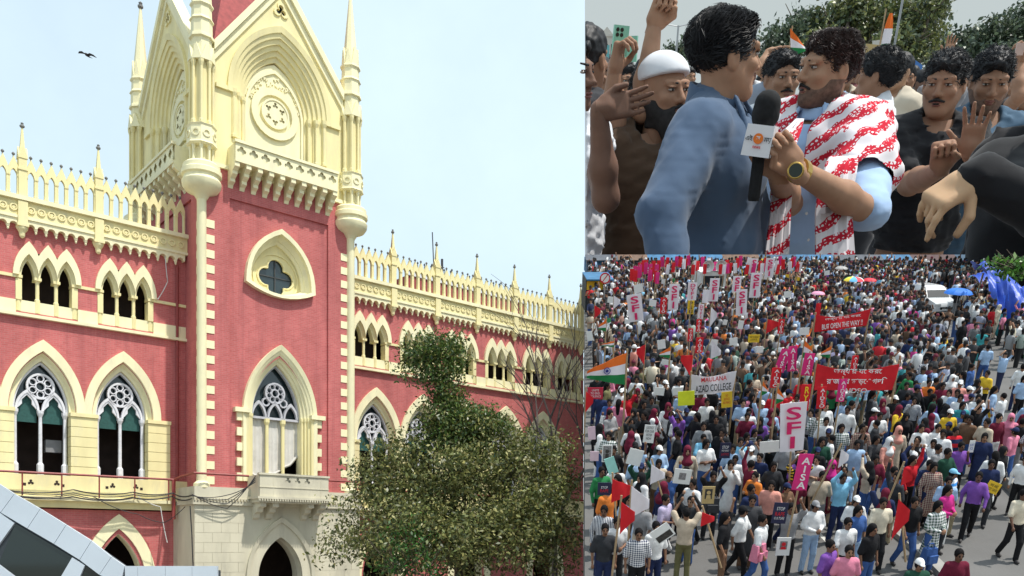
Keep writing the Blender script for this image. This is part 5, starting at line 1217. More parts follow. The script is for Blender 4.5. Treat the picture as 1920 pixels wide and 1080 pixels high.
# round road sign
p = c_at(1134, 532, 2.0); m = c_m(p); o = empty('road_sign'); on_street(o, Vector((p.x, p.y, zg))); r = 10*m
b = MB(); b.prism(circ(0, 2.0+r, r*.8, 20), -.02, .0); b.build('disc', MATS['paper'], o); b = MB(); b.strip(circ(0, 2+r, r*.78, 20), circ(0, 2+r, r, 20), -.03, .0, closed=True); b.prism([(-r*.6, 2+r*.3), (-r*.45, 2+r*.25), (r*.6, 2+r*1.7), (r*.45, 2+r*1.75)], -.03, -.02); b.build('red_ring', MATS['letter_red'], o)
b = MB(); b.tube([(0, .03, 0), (0, .03, 2+r)], .04, 6); b.build('post', MATS['steel'], o); tag(o, 'round red and white prohibition road sign over the crowd at top left', 'sign')
# leafy branch of a roadside tree at the top right corner
o = empty('roadside_tree'); base = c_at(1985, 640); on_street(o, base); MI = o.matrix_world.inverted()
cs = []
for px_, py_, r1 in ((1895, 497, .9), (1870, 492, .6), (1915, 505, .6), (1940, 490, 1.0), (1880, 505, .35)):
    rr2 = c_ray(px_, py_); q = rr2*(base.y/rr2.y) - base; cs.append((tuple(q), (r1, r1*.8, r1*.7), 1))
P = crown_points(cs, 26, rng, 22, .2); kp = np.array([c_px(Vector(q)+base)[1] > 481 for q in P]); P = P[kp]
leaf_cloud('crown', P, .30, [(.08, .21, .03), (.055, .16, .025), (.13, .26, .04), (.04, .11, .02)], rng, o)
limbs((0, 0, 0), [c[0] for c in cs], .22, random.Random(2), 'trunk', o, MATS['bark']); tag(o, 'bright green leafy branches of a roadside tree in the right corner above the tarpaulin', 'tree')
# ------------------------------------------------------------------ the people of the street
placed = []; LAB = set(); NP = 0
def feet(px, py): return c_at(px, py)
def free(p, r): return all((p.x-q[0])**2+(p.y-q[1])**2 > r*r for q in placed)
GNAME = {'shirt': 't-shirt', 'long_sleeve': 'shirt', 'kurta': 'kurta'}
def words(top, garment, legs, hair, pose): 
    h = {'short': '', 'long': 'long hair, ', 'bald': 'shaved head, '}.get(hair if isinstance(hair, str) else '', f'{hair[1]} {"cap" if hair[0] == "cap" else "headscarf"}, ' if isinstance(hair, tuple) else '')
    return f'person in {top} {GNAME[garment]}, {h}{legs} trousers'
def add(px, py, top, garment='shirt', legs='black', pose=0, hair='short', yaw=0.0, skin=1, s=1.0, label=None, flip=False):
    global NP
    px = max(px, 1096+.36/c_m(feet(px, py))); p = feet(px, py); placed.append((p.x, p.y)); NP += 1; LAB.add(label)
    o = person(p, R(yaw), pose, top, garment, legs, hair, skin, s, label, 'people in the street', flip); return o
# front of the march, one by one
H = [
 (1888, 1050, 'cream', 'shirt', 'black', 1, 'short', 5, 2, 'person in cream short sleeved shirt and black trousers walking alone at right'),
 (1808, 1011, 'purple', 'long_sleeve', 'black', 2, 'short', -25, 2, 'person in bright purple shirt and black trousers striding across the road'),
 (1832, 984, 'navy', 'shirt', 'charcoal', 1, 'short', -15, 2, 'person in navy polo behind the purple shirt'),
 (1762, 1004, 'blue and white', 'shirt', 'khaki', 1, ('cap', 'sky blue'), 40, 1, 'person in blue banded white polo and blue cap'),
 (1752, 1040, 'magenta', 'long_sleeve', 'charcoal', 4, 'long', 30, 0, 'person in magenta pink top bending over a bag'),
 (1733, 1075, 'green patterned', 'kurta', 'blue', 4, 'long', 20, 0, 'person in black and white patterned kurta with a blue bag'),
 (1728, 990, 'red checked', 'kurta', 'navy', 0, 'long', 0, 1, 'person in patterned kurta behind the magenta top'),
 (1690, 1066, 'black', 'shirt', 'blue', 1, 'short', 10, 1, 'person in black t-shirt and blue jeans with the long red flag'),
 (1633, 1068, 'cream', 'shirt', 'black', 1, 'short', 0, 1, 'person in cream shirt with blue backpack straps, centre front'),
 (1588, 1085, 'blue', 'shirt', 'light blue', 0, 'long', 20, 0, 'person with long hair in bright blue t-shirt and jeans'),
 (1510, 1074, 'white', 'long_sleeve', 'light blue', 4, ('cap', 'grey'), 10, 1, 'person in white shirt, grey cap and jeans looking at a phone'),
 (1568, 1112, 'white', 'shirt', 'black', 1, 'short', 10, 1, 'person in white polo with backpack at the bottom edge'),
 (1612, 1125, 'black', 'shirt', 'blue', 0, 'long', 30, 1, 'person with long hair in black top at the bottom edge'),
 (1535, 1160, 'purple', 'shirt', 'black', 0, 'short', 40, 1, 'person in purple sports shirt cut off by the bottom edge'),
 (1568, 1172, 'pink', 'shirt', 'black', 0, 'short', 0, 0, 'person in pale pink t-shirt cut off by the bottom edge'),
 (1766, 1180, 'maroon', 'shirt', 'black', 0, 'short', 0, 2, 'person in maroon vest over blue, cut off at the bottom right'),
 (1694, 1200, 'dark green', 'shirt', 'black', 0, ('cap', 'white'), 0, 1, 'person in white cap, only head and shoulders at bottom'),
 (1276, 1090, 'beige', 'shirt', 'olive', 5, 'short', 170, 1, 'person in peach shirt seen from behind photographing with both arms up'),
 (1347, 1100, 'black', 'shirt', 'brown', 3, 'long', 60, 0, 'person with long hair in black t-shirt holding the small red flag'),
 (1379, 1085, 'white', 'shirt', 'black', 2, ('cap', 'black'), 60, 1, 'person in white raglan shirt, black cap and trousers in the front gap'),
 (1414, 1105, 'white', 'shirt', 'blue', 1, 'short', 50, 1, 'person in white t-shirt with pink bag, right of the front gap'),
 (1466, 1080, 'grey', 'shirt', 'black', 5, 'short', 0, 1, 'person in grey t-shirt hidden behind the STOP placard'),
 (1431, 1030, 'salmon', 'shirt', 'black', 0, 'long', -20, 0, 'person in salmon pink top and black trousers'),
 (1395, 985, 'maroon', 'long_sleeve', 'charcoal', 3, 'short', 120, 1, 'person in maroon long sleeves with a pale backpack'),
 (1124, 1085, 'blue striped', 'long_sleeve', 'navy', 0, 'short', -15, 2, 'person in blue striped shirt at the bottom left'),
 (1150, 1110, 'white', 'shirt', 'charcoal', 4, 'short', 10, 1, 'person in white polo looking down at a phone, lower left'),
 (1189, 1135, 'navy checked', 'shirt', 'black', 0, 'short', 0, 1, 'person in navy and white checked shirt at the bottom edge'),
 (1221, 1120, 'white', 'shirt', 'navy', 0, 'short', 20, 1, 'person in white printed t-shirt with backpack, lower left'),
 (1172, 1060, 'light blue', 'kurta', 'white', 0, 'long', 10, 0, 'person with long hair in pale blue kurta at lower left'),
 (1108, 1000, 'green', 'long_sleeve', 'black', 0, 'short', 20, 2, 'person in bright green shirt at the left edge'),
 (1105, 1125, 'charcoal', 'shirt', 'navy', 0, 'short', 0, 1, 'person in charcoal t-shirt cut off in the bottom left corner'),
 (1245, 1010, 'blue', 'long_sleeve', 'navy', 3, ('cap', 'brown'), 10, 1, 'person in blue shirt and brown cap behind the tilted photo board'),
 (1277, 1000, 'black', 'shirt', 'black', 7, 'long', 10, 0, 'person in black top taking a picture beside the blue shirt'),
 (1326, 1010, 'black', 'shirt', 'charcoal', 5, 'short', 0, 1, 'person with grey backpack holding the tan portrait placard'),
 (1358, 985, 'white', 'kurta', 'blue', 7, 'long', -10, 0, 'person in white top and long blue skirt by the dark gap'),
 (1377, 935, 'sky blue', 'long_sleeve', 'charcoal', 0, 'short', 0, 1, 'person in turquoise shirt left of the salmon top'),
 (1461, 940, 'grey', 'shirt', 'black', 0, 'short', 0, 1, 'person in grey polo with hands at sides below the wide white placard'),
 (1482, 985, 'yellow striped', 'shirt', 'khaki', 5, 'short', 0, 1, 'person in yellow and black striped top below the large AISA banner'),
 (1478, 1010, 'maroon', 'shirt', 'charcoal', 0, 'long', 0, 1, 'person in maroon top right of the STOP placard'),
 (1310, 900, 'grey', 'kurta', 'grey', 0, 'short', 0, 1, 'person in plain grey kurta right of the picture placard'),
 (1333, 885, 'black', 'shirt', 'navy', 0, 'short', -10, 1, 'person in tight black t-shirt left of the dark placard'),
 (1317, 848, 'white', 'shirt', 'grey', 0, 'short', 0, 1, 'person in bright white polo and dark mask in the middle left'),
 (1393, 870, 'white', 'shirt', 'khaki', 0, 'short', 0, 2, 'person in white shirt and khaki trousers left of the wide white placard'),
 (1738, 905, 'white', 'shirt', 'navy', 0, 'short', 0, 0, 'person in white jersey lettered INDIA'),
 (1708, 905, 'white', 'long_sleeve', 'black', 4, 'short', 0, 0, 'person in white long sleeved shirt left of the INDIA jersey'),
 (1770, 912, 'red and navy', 'shirt', 'navy', 0, 'short', 10, 2, 'person in navy and red banded polo right of the INDIA jersey'),
 (1737, 950, 'grey', 'shirt', 'black', 1, 'short', 40, 1, 'person in pale grey t-shirt with dark bag in front of the INDIA jersey'),
 (1779, 945, 'purple', 'shirt', 'black', 7, 'short', 10, 2, 'person in dark purple shirt with hand to face'),
 (1720, 985, 'navy', 'long_sleeve', 'black', 4, 'short', 0, 1, 'person in navy jacket above the magenta top'),
 (1690, 975, 'red', 'long_sleeve', 'black', 3, 'long', 30, 0, 'person in red kurta carrying the kerbside red flag'),
 (1655, 1000, 'blue', 'shirt', 'charcoal', 7, 'short', 20, 1, 'person in royal blue shirt photographing with a phone'),
 (1543, 985, 'maroon', 'kurta', 'beige', 0, ('hijab', 'magenta'), 0, 1, 'person in magenta headscarf and maroon kurta'),
 (1524, 1010, 'beige', 'shirt', 'grey', 0, 'short', 0, 1, 'person in beige checked shirt left of the pale blue shirt'),
 (1564, 1000, 'light blue', 'long_sleeve', 'black', 0, 'short', 0, 1, 'person in pale blue shirt and black trousers right of the magenta headscarf'),
 (1526, 935, 'dark green', 'shirt', 'black', 0, 'short', 0, 1, 'person in dark green t-shirt right of the large AISA banner'),
 (1562, 905, 'green patterned', 'shirt', 'black', 0, 'short', 0, 1, 'person in green leaf patterned shirt and dark mask'),
 (1534, 890, 'white', 'shirt', 'grey', 0, 'short', -10, 1, 'person in white polo left of the leaf patterned shirt'),
 (1600, 905, 'red checked', 'kurta', 'charcoal', 0, 'long', 0, 1, 'person in dark patterned dress and white shoes'),
 (1625, 930, 'dark grey', 'long_sleeve', 'blue', 1, 'long', 20, 1, 'person in dark grey top and blue jeans beside the white scarf'),
 (1648, 935, 'salmon', 'kurta', 'red', 1, ('hijab', 'white'), 20, 0, 'person in white headscarf with brown bag'),
 (1666, 910, 'beige', 'kurta', 'black', 0, ('hijab', 'salmon'), 0, 0, 'person in peach headscarf and black dress'),
 (1680, 880, 'black', 'long_sleeve', 'black', 0, ('hijab', 'black'), 0, 0, 'person in black headscarf and dark green top'),
 (1755, 862, 'black', 'kurta', 'black', 0, ('hijab', 'black'), 30, 0, 'person in black burqa left of the blue shirt and jeans'),
 (1785, 855, 'teal', 'kurta', 'teal', 0, 'long', 0, 1, 'person in teal and green dress with long hair'),
 (1815, 850, 'light blue', 'long_sleeve', 'navy', 0, 'short', 5, 2, 'person in mid blue shirt and jeans on the open road'),
 (1872, 882, 'pink', 'kurta', 'pink', 0, ('hijab', 'pink'), -20, 0, 'person in long pink dress and pink headscarf'),
 (1894, 892, 'black', 'shirt', 'grey', 0, 'short', 90, 1, 'person in black t-shirt beside the pink dress'),
 (1913, 905, 'navy checked', 'shirt', 'dark grey', 1, 'short', 100, 1, 'person in checked shirt stepping onto the pavement'),
 (1855, 955, 'black', 'kurta', 'black', 0, ('hijab', 'black'), 30, 0, 'person in black dress carrying a furled umbrella'),
 (1822, 925, 'navy', 'kurta', 'navy', 0, 'long', -20, 0, 'person in navy dress with bag over the shoulder'),
 (1845, 820, 'light blue', 'kurta', 'yellow', 0, 'long', 60, 0, 'person in pale blue top and yellow skirt'),
 (1815, 678, 'black striped', 'shirt', 'white', 1, 'short', 0, 1, 'person in black and grey striped t-shirt walking on the empty road'),
 (1836, 726, 'light blue', 'shirt', 'blue', 1, 'short', 170, 1, 'person in blue shirt with grey backpack walking away'),
 (1793, 672, 'black', 'kurta', 'black', 0, 'short', 20, 2, 'person in long black clothes left of the striped t-shirt'),
 (1763, 660, 'navy checked', 'shirt', 'black', 1, 'short', 60, 1, 'person in checked shirt carrying a backpack on the open road'),
 (1828, 690, 'teal', 'kurta', 'teal', 0, 'long', 160, 1, 'person in teal sari on the open road'),
 (1893, 676, 'white', 'shirt', 'black', 4, 'short', -30, 1, 'person in white shirt holding a sheet beside the grey car'),
 (1870, 644, 'teal', 'kurta', 'dark green', 0, 'long', 40, 1, 'person in dark teal dress before the blue tarpaulin'),
 (1861, 636, 'cream', 'kurta', 'beige', 0, ('hijab', 'cream'), 40, 1, 'person in cream kurta before the blue tarpaulin'),
 (1848, 640, 'red', 'kurta', 'yellow', 0, 'long', 30, 1, 'person in red and orange dress before the blue tarpaulin'),
 (1898, 770, 'white', 'long_sleeve', 'navy', 0, 'short', 160, 1, 'person in white shirt with a shoulder strap on the right'),
 (1692, 712, 'navy', 'long_sleeve', 'navy', 0, ('cap', 'navy'), 170, 2, 'person in navy uniform and cap seen from behind'),
 (1706, 718, 'sky blue', 'long_sleeve', 'charcoal', 0, 'short', 150, 1, 'person in turquoise shirt right of the navy uniform'),
 (1670, 690, 'beige', 'long_sleeve', 'khaki', 7, 'short', 20, 1, 'person in beige clothes left of the navy uniform'),
 (1721, 755, 'blue striped', 'shirt', 'black', 0, 'short', 10, 1, 'person in boldly striped shirt beside the lower red banner'),
 (1832, 785, 'yellow', 'shirt', 'black', 4, 'short', -60, 1, 'person in mustard yellow t-shirt on the right'),
 (1805, 770, 'blue', 'long_sleeve', 'navy', 0, 'short', 40, 1, 'person in deep blue shirt left of the mustard t-shirt'),
 (1760, 700, 'yellow', 'kurta', 'yellow', 0, 'long', 60, 1, 'person in bright yellow dress right of the striped shirt'),
 (1725, 805, 'orange', 'shirt', 'brown', 4, 'short', 0, 1, 'person in rust orange shirt below the lower red banner'),
 (1700, 808, 'pink', 'shirt', 'grey', 7, 'short', 0, 1, 'person in pale pink shirt with hand to mouth'),
 (1750, 812, 'maroon', 'shirt', 'black', 0, 'short', 0, 2, 'person in maroon shirt right of the rust orange shirt'),
 (1768, 795, 'white', 'kurta', 'white', 0, ('hijab', 'white'), 0, 0, 'person in white dress and white headscarf'),
]
for (px_, py_, top, g, lg, po, hr, yw, sk, lab) in H: add(px_, py_, top, g, lg, po, hr, yw, sk, 1.0, lab)
# props in single hands
def held(name, fn, m, px_, py_, h, label, cat, yaw=0.0):
    p = c_at(px_, py_); o_ = MB(); fn(o_); o = o_.build(name, m); on_street(o, p+Vector((0, 0, h)), R(yaw)); tag(o, label, cat)
def f_umb(b): b.tube([(0, 0, .85), (0, 0, .75), (0, 0, .72)], [.02, .02, .015], 6); b.tube([(0, 0, .72), (0, 0, .5), (0, 0, .05)], [.03, .06, .012], 8); b.tube([(0, 0, .05), (0, 0, -.02)], .008, 4)
held('folded_umbrella', f_umb, MATS['cloth black'], 1908, 1046, .0, 'folded black umbrella carried by the person in the cream shirt', 'umbrella')
held('folded_umbrella', f_umb, MATS['cloth black'], 1846, 985, .02, 'folded black umbrella hanging beside the black dress', 'umbrella')
def f_bag(b): b.box(-.17, .17, -.1, .1, 0, .36, taper=.03); b.box(-.12, .12, -.15, -.1, .04, .22); b.tube([(-.1, 0, .36), (-.06, 0, .46), (.06, 0, .46), (.1, 0, .36)], .015, 5)
held('shoulder_bag', f_bag, MATS['cloth blue'], 1733, 1082, .35, 'blue satchel in front of the patterned kurta', 'bag', 20)
held('shoulder_bag', f_bag, MATS['cloth pink'], 1412, 1112, .78, 'pink bag held against the white t-shirt', 'bag', 40)
held('shoulder_bag', f_bag, MATS['cloth brown'], 1639, 940, .65, 'brown bag beside the white headscarf', 'bag', 20)
held('backpack', f_bag, MATS['cloth grey'], 1837, 716, 1.0, 'grey backpack on the blue shirt walking away', 'backpack', 170)
held('backpack', f_bag, MATS['cloth dark grey'], 1326, 1030, .95, 'dark grey backpack worn in front below the tan portrait placard', 'backpack')
held('backpack', f_bag, MATS['cloth cream'], 1401, 985, 1.0, 'pale backpack worn over maroon long sleeves', 'backpack', 20)
# INDIA on the white jersey
o = empty('t'); bpy.data.objects.remove(o)
jp = c_at(1738, 905); me = text_mesh('INDIA', 1.0, .02).copy(); me.materials.append(MATS['letter_blue'])
jo = [q for q in bpy.data.objects if q.get('label') == 'person in white jersey lettered INDIA'][0]
lo_ = bpy.data.objects.new('lettering', me); COL.objects.link(lo_); lo_.parent = jo; lo_.scale = (.11, 1, .13); lo_.location = (0, -.152, 1.20)
# everyone else: the nearest as persons, the far ones as one mass
rp = random.Random(77)
EMPTY_Z = [([(1760, 930), (1800, 900), (1850, 1000), (1930, 960), (1930, 1200), (1740, 1200), (1770, 1060)], 1.0), ([(1690, 1030), (1790, 1030), (1790, 1150), (1600, 1150)], .7), ([(1295, 960), (1345, 960), (1350, 1120), (1290, 1120)], .9), ([(1590, 900), (1690, 905), (1670, 985), (1610, 960)], .75), ([(1850, 640), (1930, 690), (1930, 860), (1850, 850), (1790, 760), (1800, 690)], .88), ([(1745, 600), (1800, 600), (1850, 700), (1770, 720)], .85), ([(1480, 1000), (1640, 1000), (1640, 1200), (1420, 1200)], .55), ([(1845, 520), (1930, 520), (1930, 632), (1860, 632), (1845, 610)], 1.0), ([(1724, 555), (1782, 555), (1782, 640), (1728, 640)], .93), ([(1905, 615), (1930, 615), (1930, 685), (1905, 685)], 1.0), ([(1313, 545), (1352, 545), (1352, 566), (1313, 566)], 1.0), ([(1860, 870), (1930, 870), (1930, 990), (1870, 930)], .85), ([(1680, 730), (1720, 730), (1715, 780), (1690, 790)], .7)]
cand = []
y = 16.2
while y < DF-1.0:
    step = .66 if y < 40 else .62
    x = y*.085
    while x < y*.63:
        cand.append((x+rp.uniform(-.24, .24), y+rp.uniform(-.24, .24))); x += step
    y += step*.95
cand.sort(key=lambda q: q[1])
TOPS = ['white']*16+['black']*12+['navy']*6+['light blue']*7+['grey']*6+['maroon']*4+['beige']*3+['pink']*2+['red']*2+['charcoal']*8+['dark grey']*4+['blue', 'blue', 'teal', 'green', 'yellow', 'purple', 'orange', 'brown', 'brown', 'olive', 'salmon', 'cream', 'cream', 'dark green', 'magenta', 'sky blue', 'lavender', 'blue striped', 'navy checked', 'red checked', 'black striped', 'green patterned']
LEGS = ['black']*6+['blue']*4+['navy']*3+['grey']*2+['charcoal']*3+['khaki', 'beige', 'white', 'brown']
far = []
for (x, y) in cand:
    p = Vector((x, y, zg)); px_, py_ = c_px(p); hx, hyy = c_px(p+Vector((0, 0, 1.72)))
    m = c_m(p); marg = .20/m
    if px_-marg < 1096.5 or px_ > 1945 or hyy > 1085 or hyy < 479.5: continue
    if px_ < 1135 and py_ < 600 and py_ > 560: pass
    skip = False
    for poly, pr in EMPTY_Z:
        if inside((px_, py_), poly) and rp.random() < pr: skip = True; break
    if skip or not free(p, .45 if y < 45 else .40): continue
    if rp.random() < .06: continue
    placed.append((x, y))
    top = rp.choice(TOPS); g = rp.choice(['shirt', 'shirt', 'shirt', 'long_sleeve', 'long_sleeve', 'kurta']); lg = rp.choice(LEGS)
    yaw = rp.gauss(0, 32) if rp.random() < .72 else rp.uniform(0, 360); sk = rp.choice([0, 1, 1, 2, 2, 3]); s = rp.uniform(.93, 1.06)
    hr = rp.choice(['short']*7+['long']*3+[('cap', 'white'), ('cap', 'navy'), ('hijab', 'black'), ('hijab', 'maroon')])
    po = rp.choice([0, 0, 1, 1, 2, 3, 4, 4, 5, 6, 7])
    if NP < 300 and len(placed) > 0:
        near = min(MARKS, key=lambda q: math.hypot(q[1]-px_, q[2]-(py_-40))); dx, dy = px_-near[1], (py_-40)-near[2]
        sd_ = ('left of' if dx < 0 else 'right of') if abs(dx) > abs(dy)*.7 else ('behind' if dy < 0 else 'in front of')
        for tr in range(80):
            hs = '' if hr == 'short' else ' and long hair' if hr == 'long' else f' and {hr[1]} {"cap" if hr[0] == "cap" else "headscarf"}'
            lab = f'person in {top} {GNAME[g]}{hs}, {POSES[po][0]}, {sd_} the {near[0]}'
            if lab not in LAB and len(lab.split()) <= 16: break
            top = rp.choice(TOPS); g = rp.choice(['shirt', 'long_sleeve', 'kurta']); po = rp.choice(range(8)); hr = rp.choice(['short', 'short', 'long', ('cap', 'white'), ('hijab', 'black')])
        LAB.add(lab); NP += 1
        person(p, R(yaw), po, top, g, lg, hr, sk, s, lab, 'people in the street', rp.random() < .5)
    else: far.append((x, y, top, lg, yaw, sk, s, hr, po))
# the far crowd: small plain figures in one mesh, coloured per figure
def far_fig():
    """rings of a small figure: (z, rx, ry, kind)"""
    return [(.0, .10, .09, 2), (.5, .13, .10, 2), (.86, .17, .12, 2), (.88, .185, .13, 0), (1.15, .19, .13, 0), (1.38, .21, .12, 0), (1.45, .09, .08, 0), (1.46, .055, .055, 1), (1.52, .07, .08, 1), (1.60, .085, .10, 1), (1.61, .09, .105, 3), (1.68, .08, .09, 3), (1.73, .03, .03, 3)]
V = []; Fc = []; Cc = []
def colr(n):
    if n in PAL: return PAL[n]
    return {'blue striped': (.35, .38, .5), 'navy checked': (.3, .32, .42), 'red checked': (.35, .2, .16), 'black striped': (.1, .1, .1), 'green patterned': (.35, .42, .38)}.get(n, (.3, .3, .3))
SK = [(.30, .155, .09), (.22, .11, .065), (.145, .07, .042), (.42, .24, .155)]
ns = 7; rings = far_fig()
for (x, y, top, lg, yaw, sk, s, hr, po) in far:
    cy, sy = math.cos(R(yaw)), math.sin(R(yaw)); j = rp.uniform(.85, 1.15); ct = tuple(c*j for c in colr(top)); cl = colr(lg); cs = SK[sk]; ch = (.012, .011, .012) if not isinstance(hr, tuple) else colr(hr[1]); base = len(V)
    def add_v(lx, ly, lz): V.append((x+(lx*cy-ly*sy)*s, y+(lx*sy+ly*cy)*s, zg+lz*s))
    for (z, rx, ry, kd) in rings:
        for k in range(ns): a = 2*math.pi*(k+.5)/ns-math.pi/2; add_v(rx*math.cos(a), ry*math.sin(a), z)
    for r in range(len(rings)-1):
        kd = rings[r][3] if rings[r][3] == rings[r+1][3] else rings[r+1][3]
        for k in range(ns):
            a = base+r*ns+k; b_ = base+r*ns+(k+1) % ns; Fc.append((a, b_, b_+ns, a+ns)); front = k in (0, 6)
            Cc.append({0: ct, 2: cl, 3: ch, 1: cs if (k in (6, 0, 1, 5) and not (hr == 'long' and k in (1, 5))) else ch}[kd])
    for si, (e, w) in ((1, POSES[po][1][0]), (-1, POSES[po][1][1])):
        b0 = len(V); pts = [(si*.185, .0, 1.38), e, w]
        for q, rr3 in zip(pts, (.06, .05, .035)):
            for dx, dy, dz in ((rr3, 0, 0), (0, rr3, rr3*.3), (-rr3, 0, 0), (0, -rr3, -rr3*.3)): add_v(q[0]+dx, q[1]+dy, q[2]+dz)
        for r in (0, 1):
            for k in range(4): Fc.append((b0+r*4+k, b0+r*4+(k+1) % 4, b0+r*4+4+(k+1) % 4, b0+r*4+4+k)); Cc.append(ct if r == 0 else cs)
        Fc.append((b0+8, b0+9, b0+10, b0+11)); Cc.append(cs)
me = bpy.data.meshes.new('crowd'); me.from_pydata(V, [], Fc); me.update()
ca = me.color_attributes.new('tint', 'FLOAT_COLOR', 'CORNER'); ca.data.foreach_set('color', np.repeat(np.c_[np.array(Cc), np.ones(len(Cc))], [len(f) for f in Fc], 0).ravel().astype('f'))
me.polygons.foreach_set('use_smooth', [True]*len(me.polygons))
fm, nt, pb = _pr('crowd_tint'); an = nt.nodes.new('ShaderNodeAttribute'); an.attribute_name = 'tint'; nt.links.new(an.outputs[0], pb.inputs['Base Color']); pb.inputs['Roughness'].default_value = .85
o = link('crowd', me, None, fm); o.matrix_world = MC; tag(o, 'dense far crowd of people filling the upper street', 'crowd', kind='stuff')
print('persons', NP, 'far', len(far))
# ================================================================== the close group in the square beyond the street: colossal in size, its floor climbing too
TG_ = math.atan((HY-170)/F); SG = 30.0
MGr = Matrix.Rotation(TG_, 3, 'X'); MGi = MGr.inverted()
MG = Matrix.Translation((0, 0, CZ)) @ Matrix.Rotation(TG_, 4, 'X') @ Matrix.Scale(SG, 4)
def gp(px, py, m): return (MGi @ Vector(((px-960)/F, 1, (HY-py)/F)))*(m*F)      # point of the square; m metres to a pixel there
ct_, st_ = math.cos(TG_), math.sin(TG_); EDGE = (1097.2-960)/F
def edge(p): return -(p[:, 0]-EDGE*(p[:, 1]*ct_-p[:, 2]*st_))                      # the view of the square ends at its left edge
FLOOR = -1.62
def on_square(o, loc=(0, 0, 0)): o.matrix_world = MG @ Matrix.Translation(loc); return o
mat('square', (.25, .24, .23), .9, .15, 1)
b = MB(); a_, c_ = 2.9, 62.0
zz = lambda y, z: EDGE*(y*ct_-z*st_)+.003
i = b.pts([(zz(a_, FLOOR), a_, FLOOR), (60, a_, FLOOR), (60, c_, FLOOR), (zz(c_, FLOOR), c_, FLOOR)]); b.face((i, i+1, i+2, i+3)); o = b.build('square_ground', MATS['square']); on_square(o); tag(o, kind='structure')
sm, nt, pb = _pr('grey_sky'); nt.nodes.remove(pb); em = nt.nodes.new('ShaderNodeEmission'); em.inputs[0].default_value = (.55, .62, .625, 1); nt.links.new(em.outputs[0], nt.nodes['Material Output'].inputs[0])
b = MB(); i = b.pts([((1096.6-960)/F*1900, 1900, 0), (4200, 1900, 0), (4200, 1900, 3000), ((1096.6-960)/F*1900, 1900, 3000)]); b.face((i, i+1, i+2, i+3)); tag(b.build('sky', sm), kind='structure')
# ---------------------------------------------------------------- materials
def skin_g(name, c):
    m = mat(name, c, .62, .12, 14, bump=.08, bscale=90, spec=.2); p = m.node_tree.nodes['Principled BSDF']; p.inputs['Subsurface Weight'].default_value = .12; p.inputs['Subsurface Radius'].default_value = (.6, .25, .12); p.inputs['Subsurface Scale'].default_value = .3
    return m
SG1 = skin_g('face_tan', (.36, .205, .13)); SG2 = skin_g('face_brown', (.30, .165, .105)); SG3 = skin_g('face_dark', (.18, .10, .07)); SG4 = skin_g('face_light', (.42, .25, .16)); SGH = skin_g('hand_pale', (.50, .32, .19))
mat('hair_black', (.010, .010, .012), .55, .5, 40, bump=.9, bscale=55, spec=.3, stretch=(1, 1, .25)); mat('hair_brown', (.028, .014, .012), .5, .5, 40, bump=.9, bscale=55, spec=.35, stretch=(1, 1, .25)); mat('beard', (.014, .012, .012), .8, .4, 60, bump=.9, bscale=120); mat('stubble', (.135, .078, .055), .8, .35, 60, bump=.5, bscale=120)
mat('eye_white', (.36, .33, .30), .2, .02); mat('iris', (.015, .009, .006), .1); mat('lip', (.20, .075, .06), .5, .1, 20)
def fabric(name, c, var=.1, sc=6): return mat(name, c, .9, var, sc, bump=.12, bscale=220, spec=.12, sheen=.15)
FB = {k: fabric('fabric_'+k.replace(' ', '_'), v) for k, v in {'denim blue': (.068, .105, .170), 'pale blue': (.36, .50, .72), 'brown': (.075, .045, .028), 'black': (.014, .014, .016), 'white': (.66, .67, .70), 'jacket denim': (.06, .11, .17), 'jeans': (.07, .12, .20), 'dark': (.03, .03, .035), 'grey': (.22, .22, .24), 'cream': (.55, .48, .38), 'navy': (.02, .028, .05), 'maroon': (.12, .03, .03), 'steel': (.27, .31, .38)}.items()}
def scarf_mat():
    m, nt, p = _pr('gamcha'); N = nt.nodes; L = nt.links; p.inputs['Roughness'].default_value = .9; p.inputs['Specular IOR Level'].default_value = .1
    tc = N.new('ShaderNodeTexCoord'); mp = N.new('ShaderNodeMapping'); mp.inputs['Rotation'].default_value = (.2, .5, .1); L.new(tc.outputs['Object'], mp.inputs[0])
    vo = N.new('ShaderNodeTexVoronoi'); vo.feature = 'DISTANCE_TO_EDGE'; vo.inputs['Scale'].default_value = 70; L.new(mp.outputs[0], vo.inputs[0])
    a = N.new('ShaderNodeMath'); a.operation = 'LESS_THAN'; a.inputs[1].default_value = .18; L.new(vo.outputs[0], a.inputs[0])
    w = N.new('ShaderNodeTexWave'); w.bands_direction = 'Z'; w.inputs['Scale'].default_value = 5.4; w.inputs['Distortion'].default_value = 5.0; w.inputs['Detail'].default_value = 2; w.inputs['Detail Scale'].default_value = 1.6; L.new(mp.outputs[0], w.inputs[0])
    g = N.new('ShaderNodeMath'); g.operation = 'GREATER_THAN'; g.inputs[1].default_value = .50; L.new(w.outputs['Fac'], g.inputs[0])
    mu = N.new('ShaderNodeMath'); mu.operation = 'MULTIPLY'; L.new(a.outputs[0], mu.inputs[0]); L.new(g.outputs[0], mu.inputs[1])
    g2 = N.new('ShaderNodeMath'); g2.operation = 'GREATER_THAN'; g2.inputs[1].default_value = .955; L.new(w.outputs['Fac'], g2.inputs[0])
    mxx = N.new('ShaderNodeMath'); mxx.operation = 'MAXIMUM'; L.new(mu.outputs[0], mxx.inputs[0]); L.new(g2.outputs[0], mxx.inputs[1])
    mx = N.new('ShaderNodeMix'); mx.data_type = 'RGBA'; mx.inputs[6].default_value = (.72, .68, .70, 1); mx.inputs[7].default_value = (.50, .02, .04, 1); L.new(mxx.outputs[0], mx.inputs[0]); L.new(mx.outputs[2], p.inputs['Base Color'])
    return m
GAM = scarf_mat()
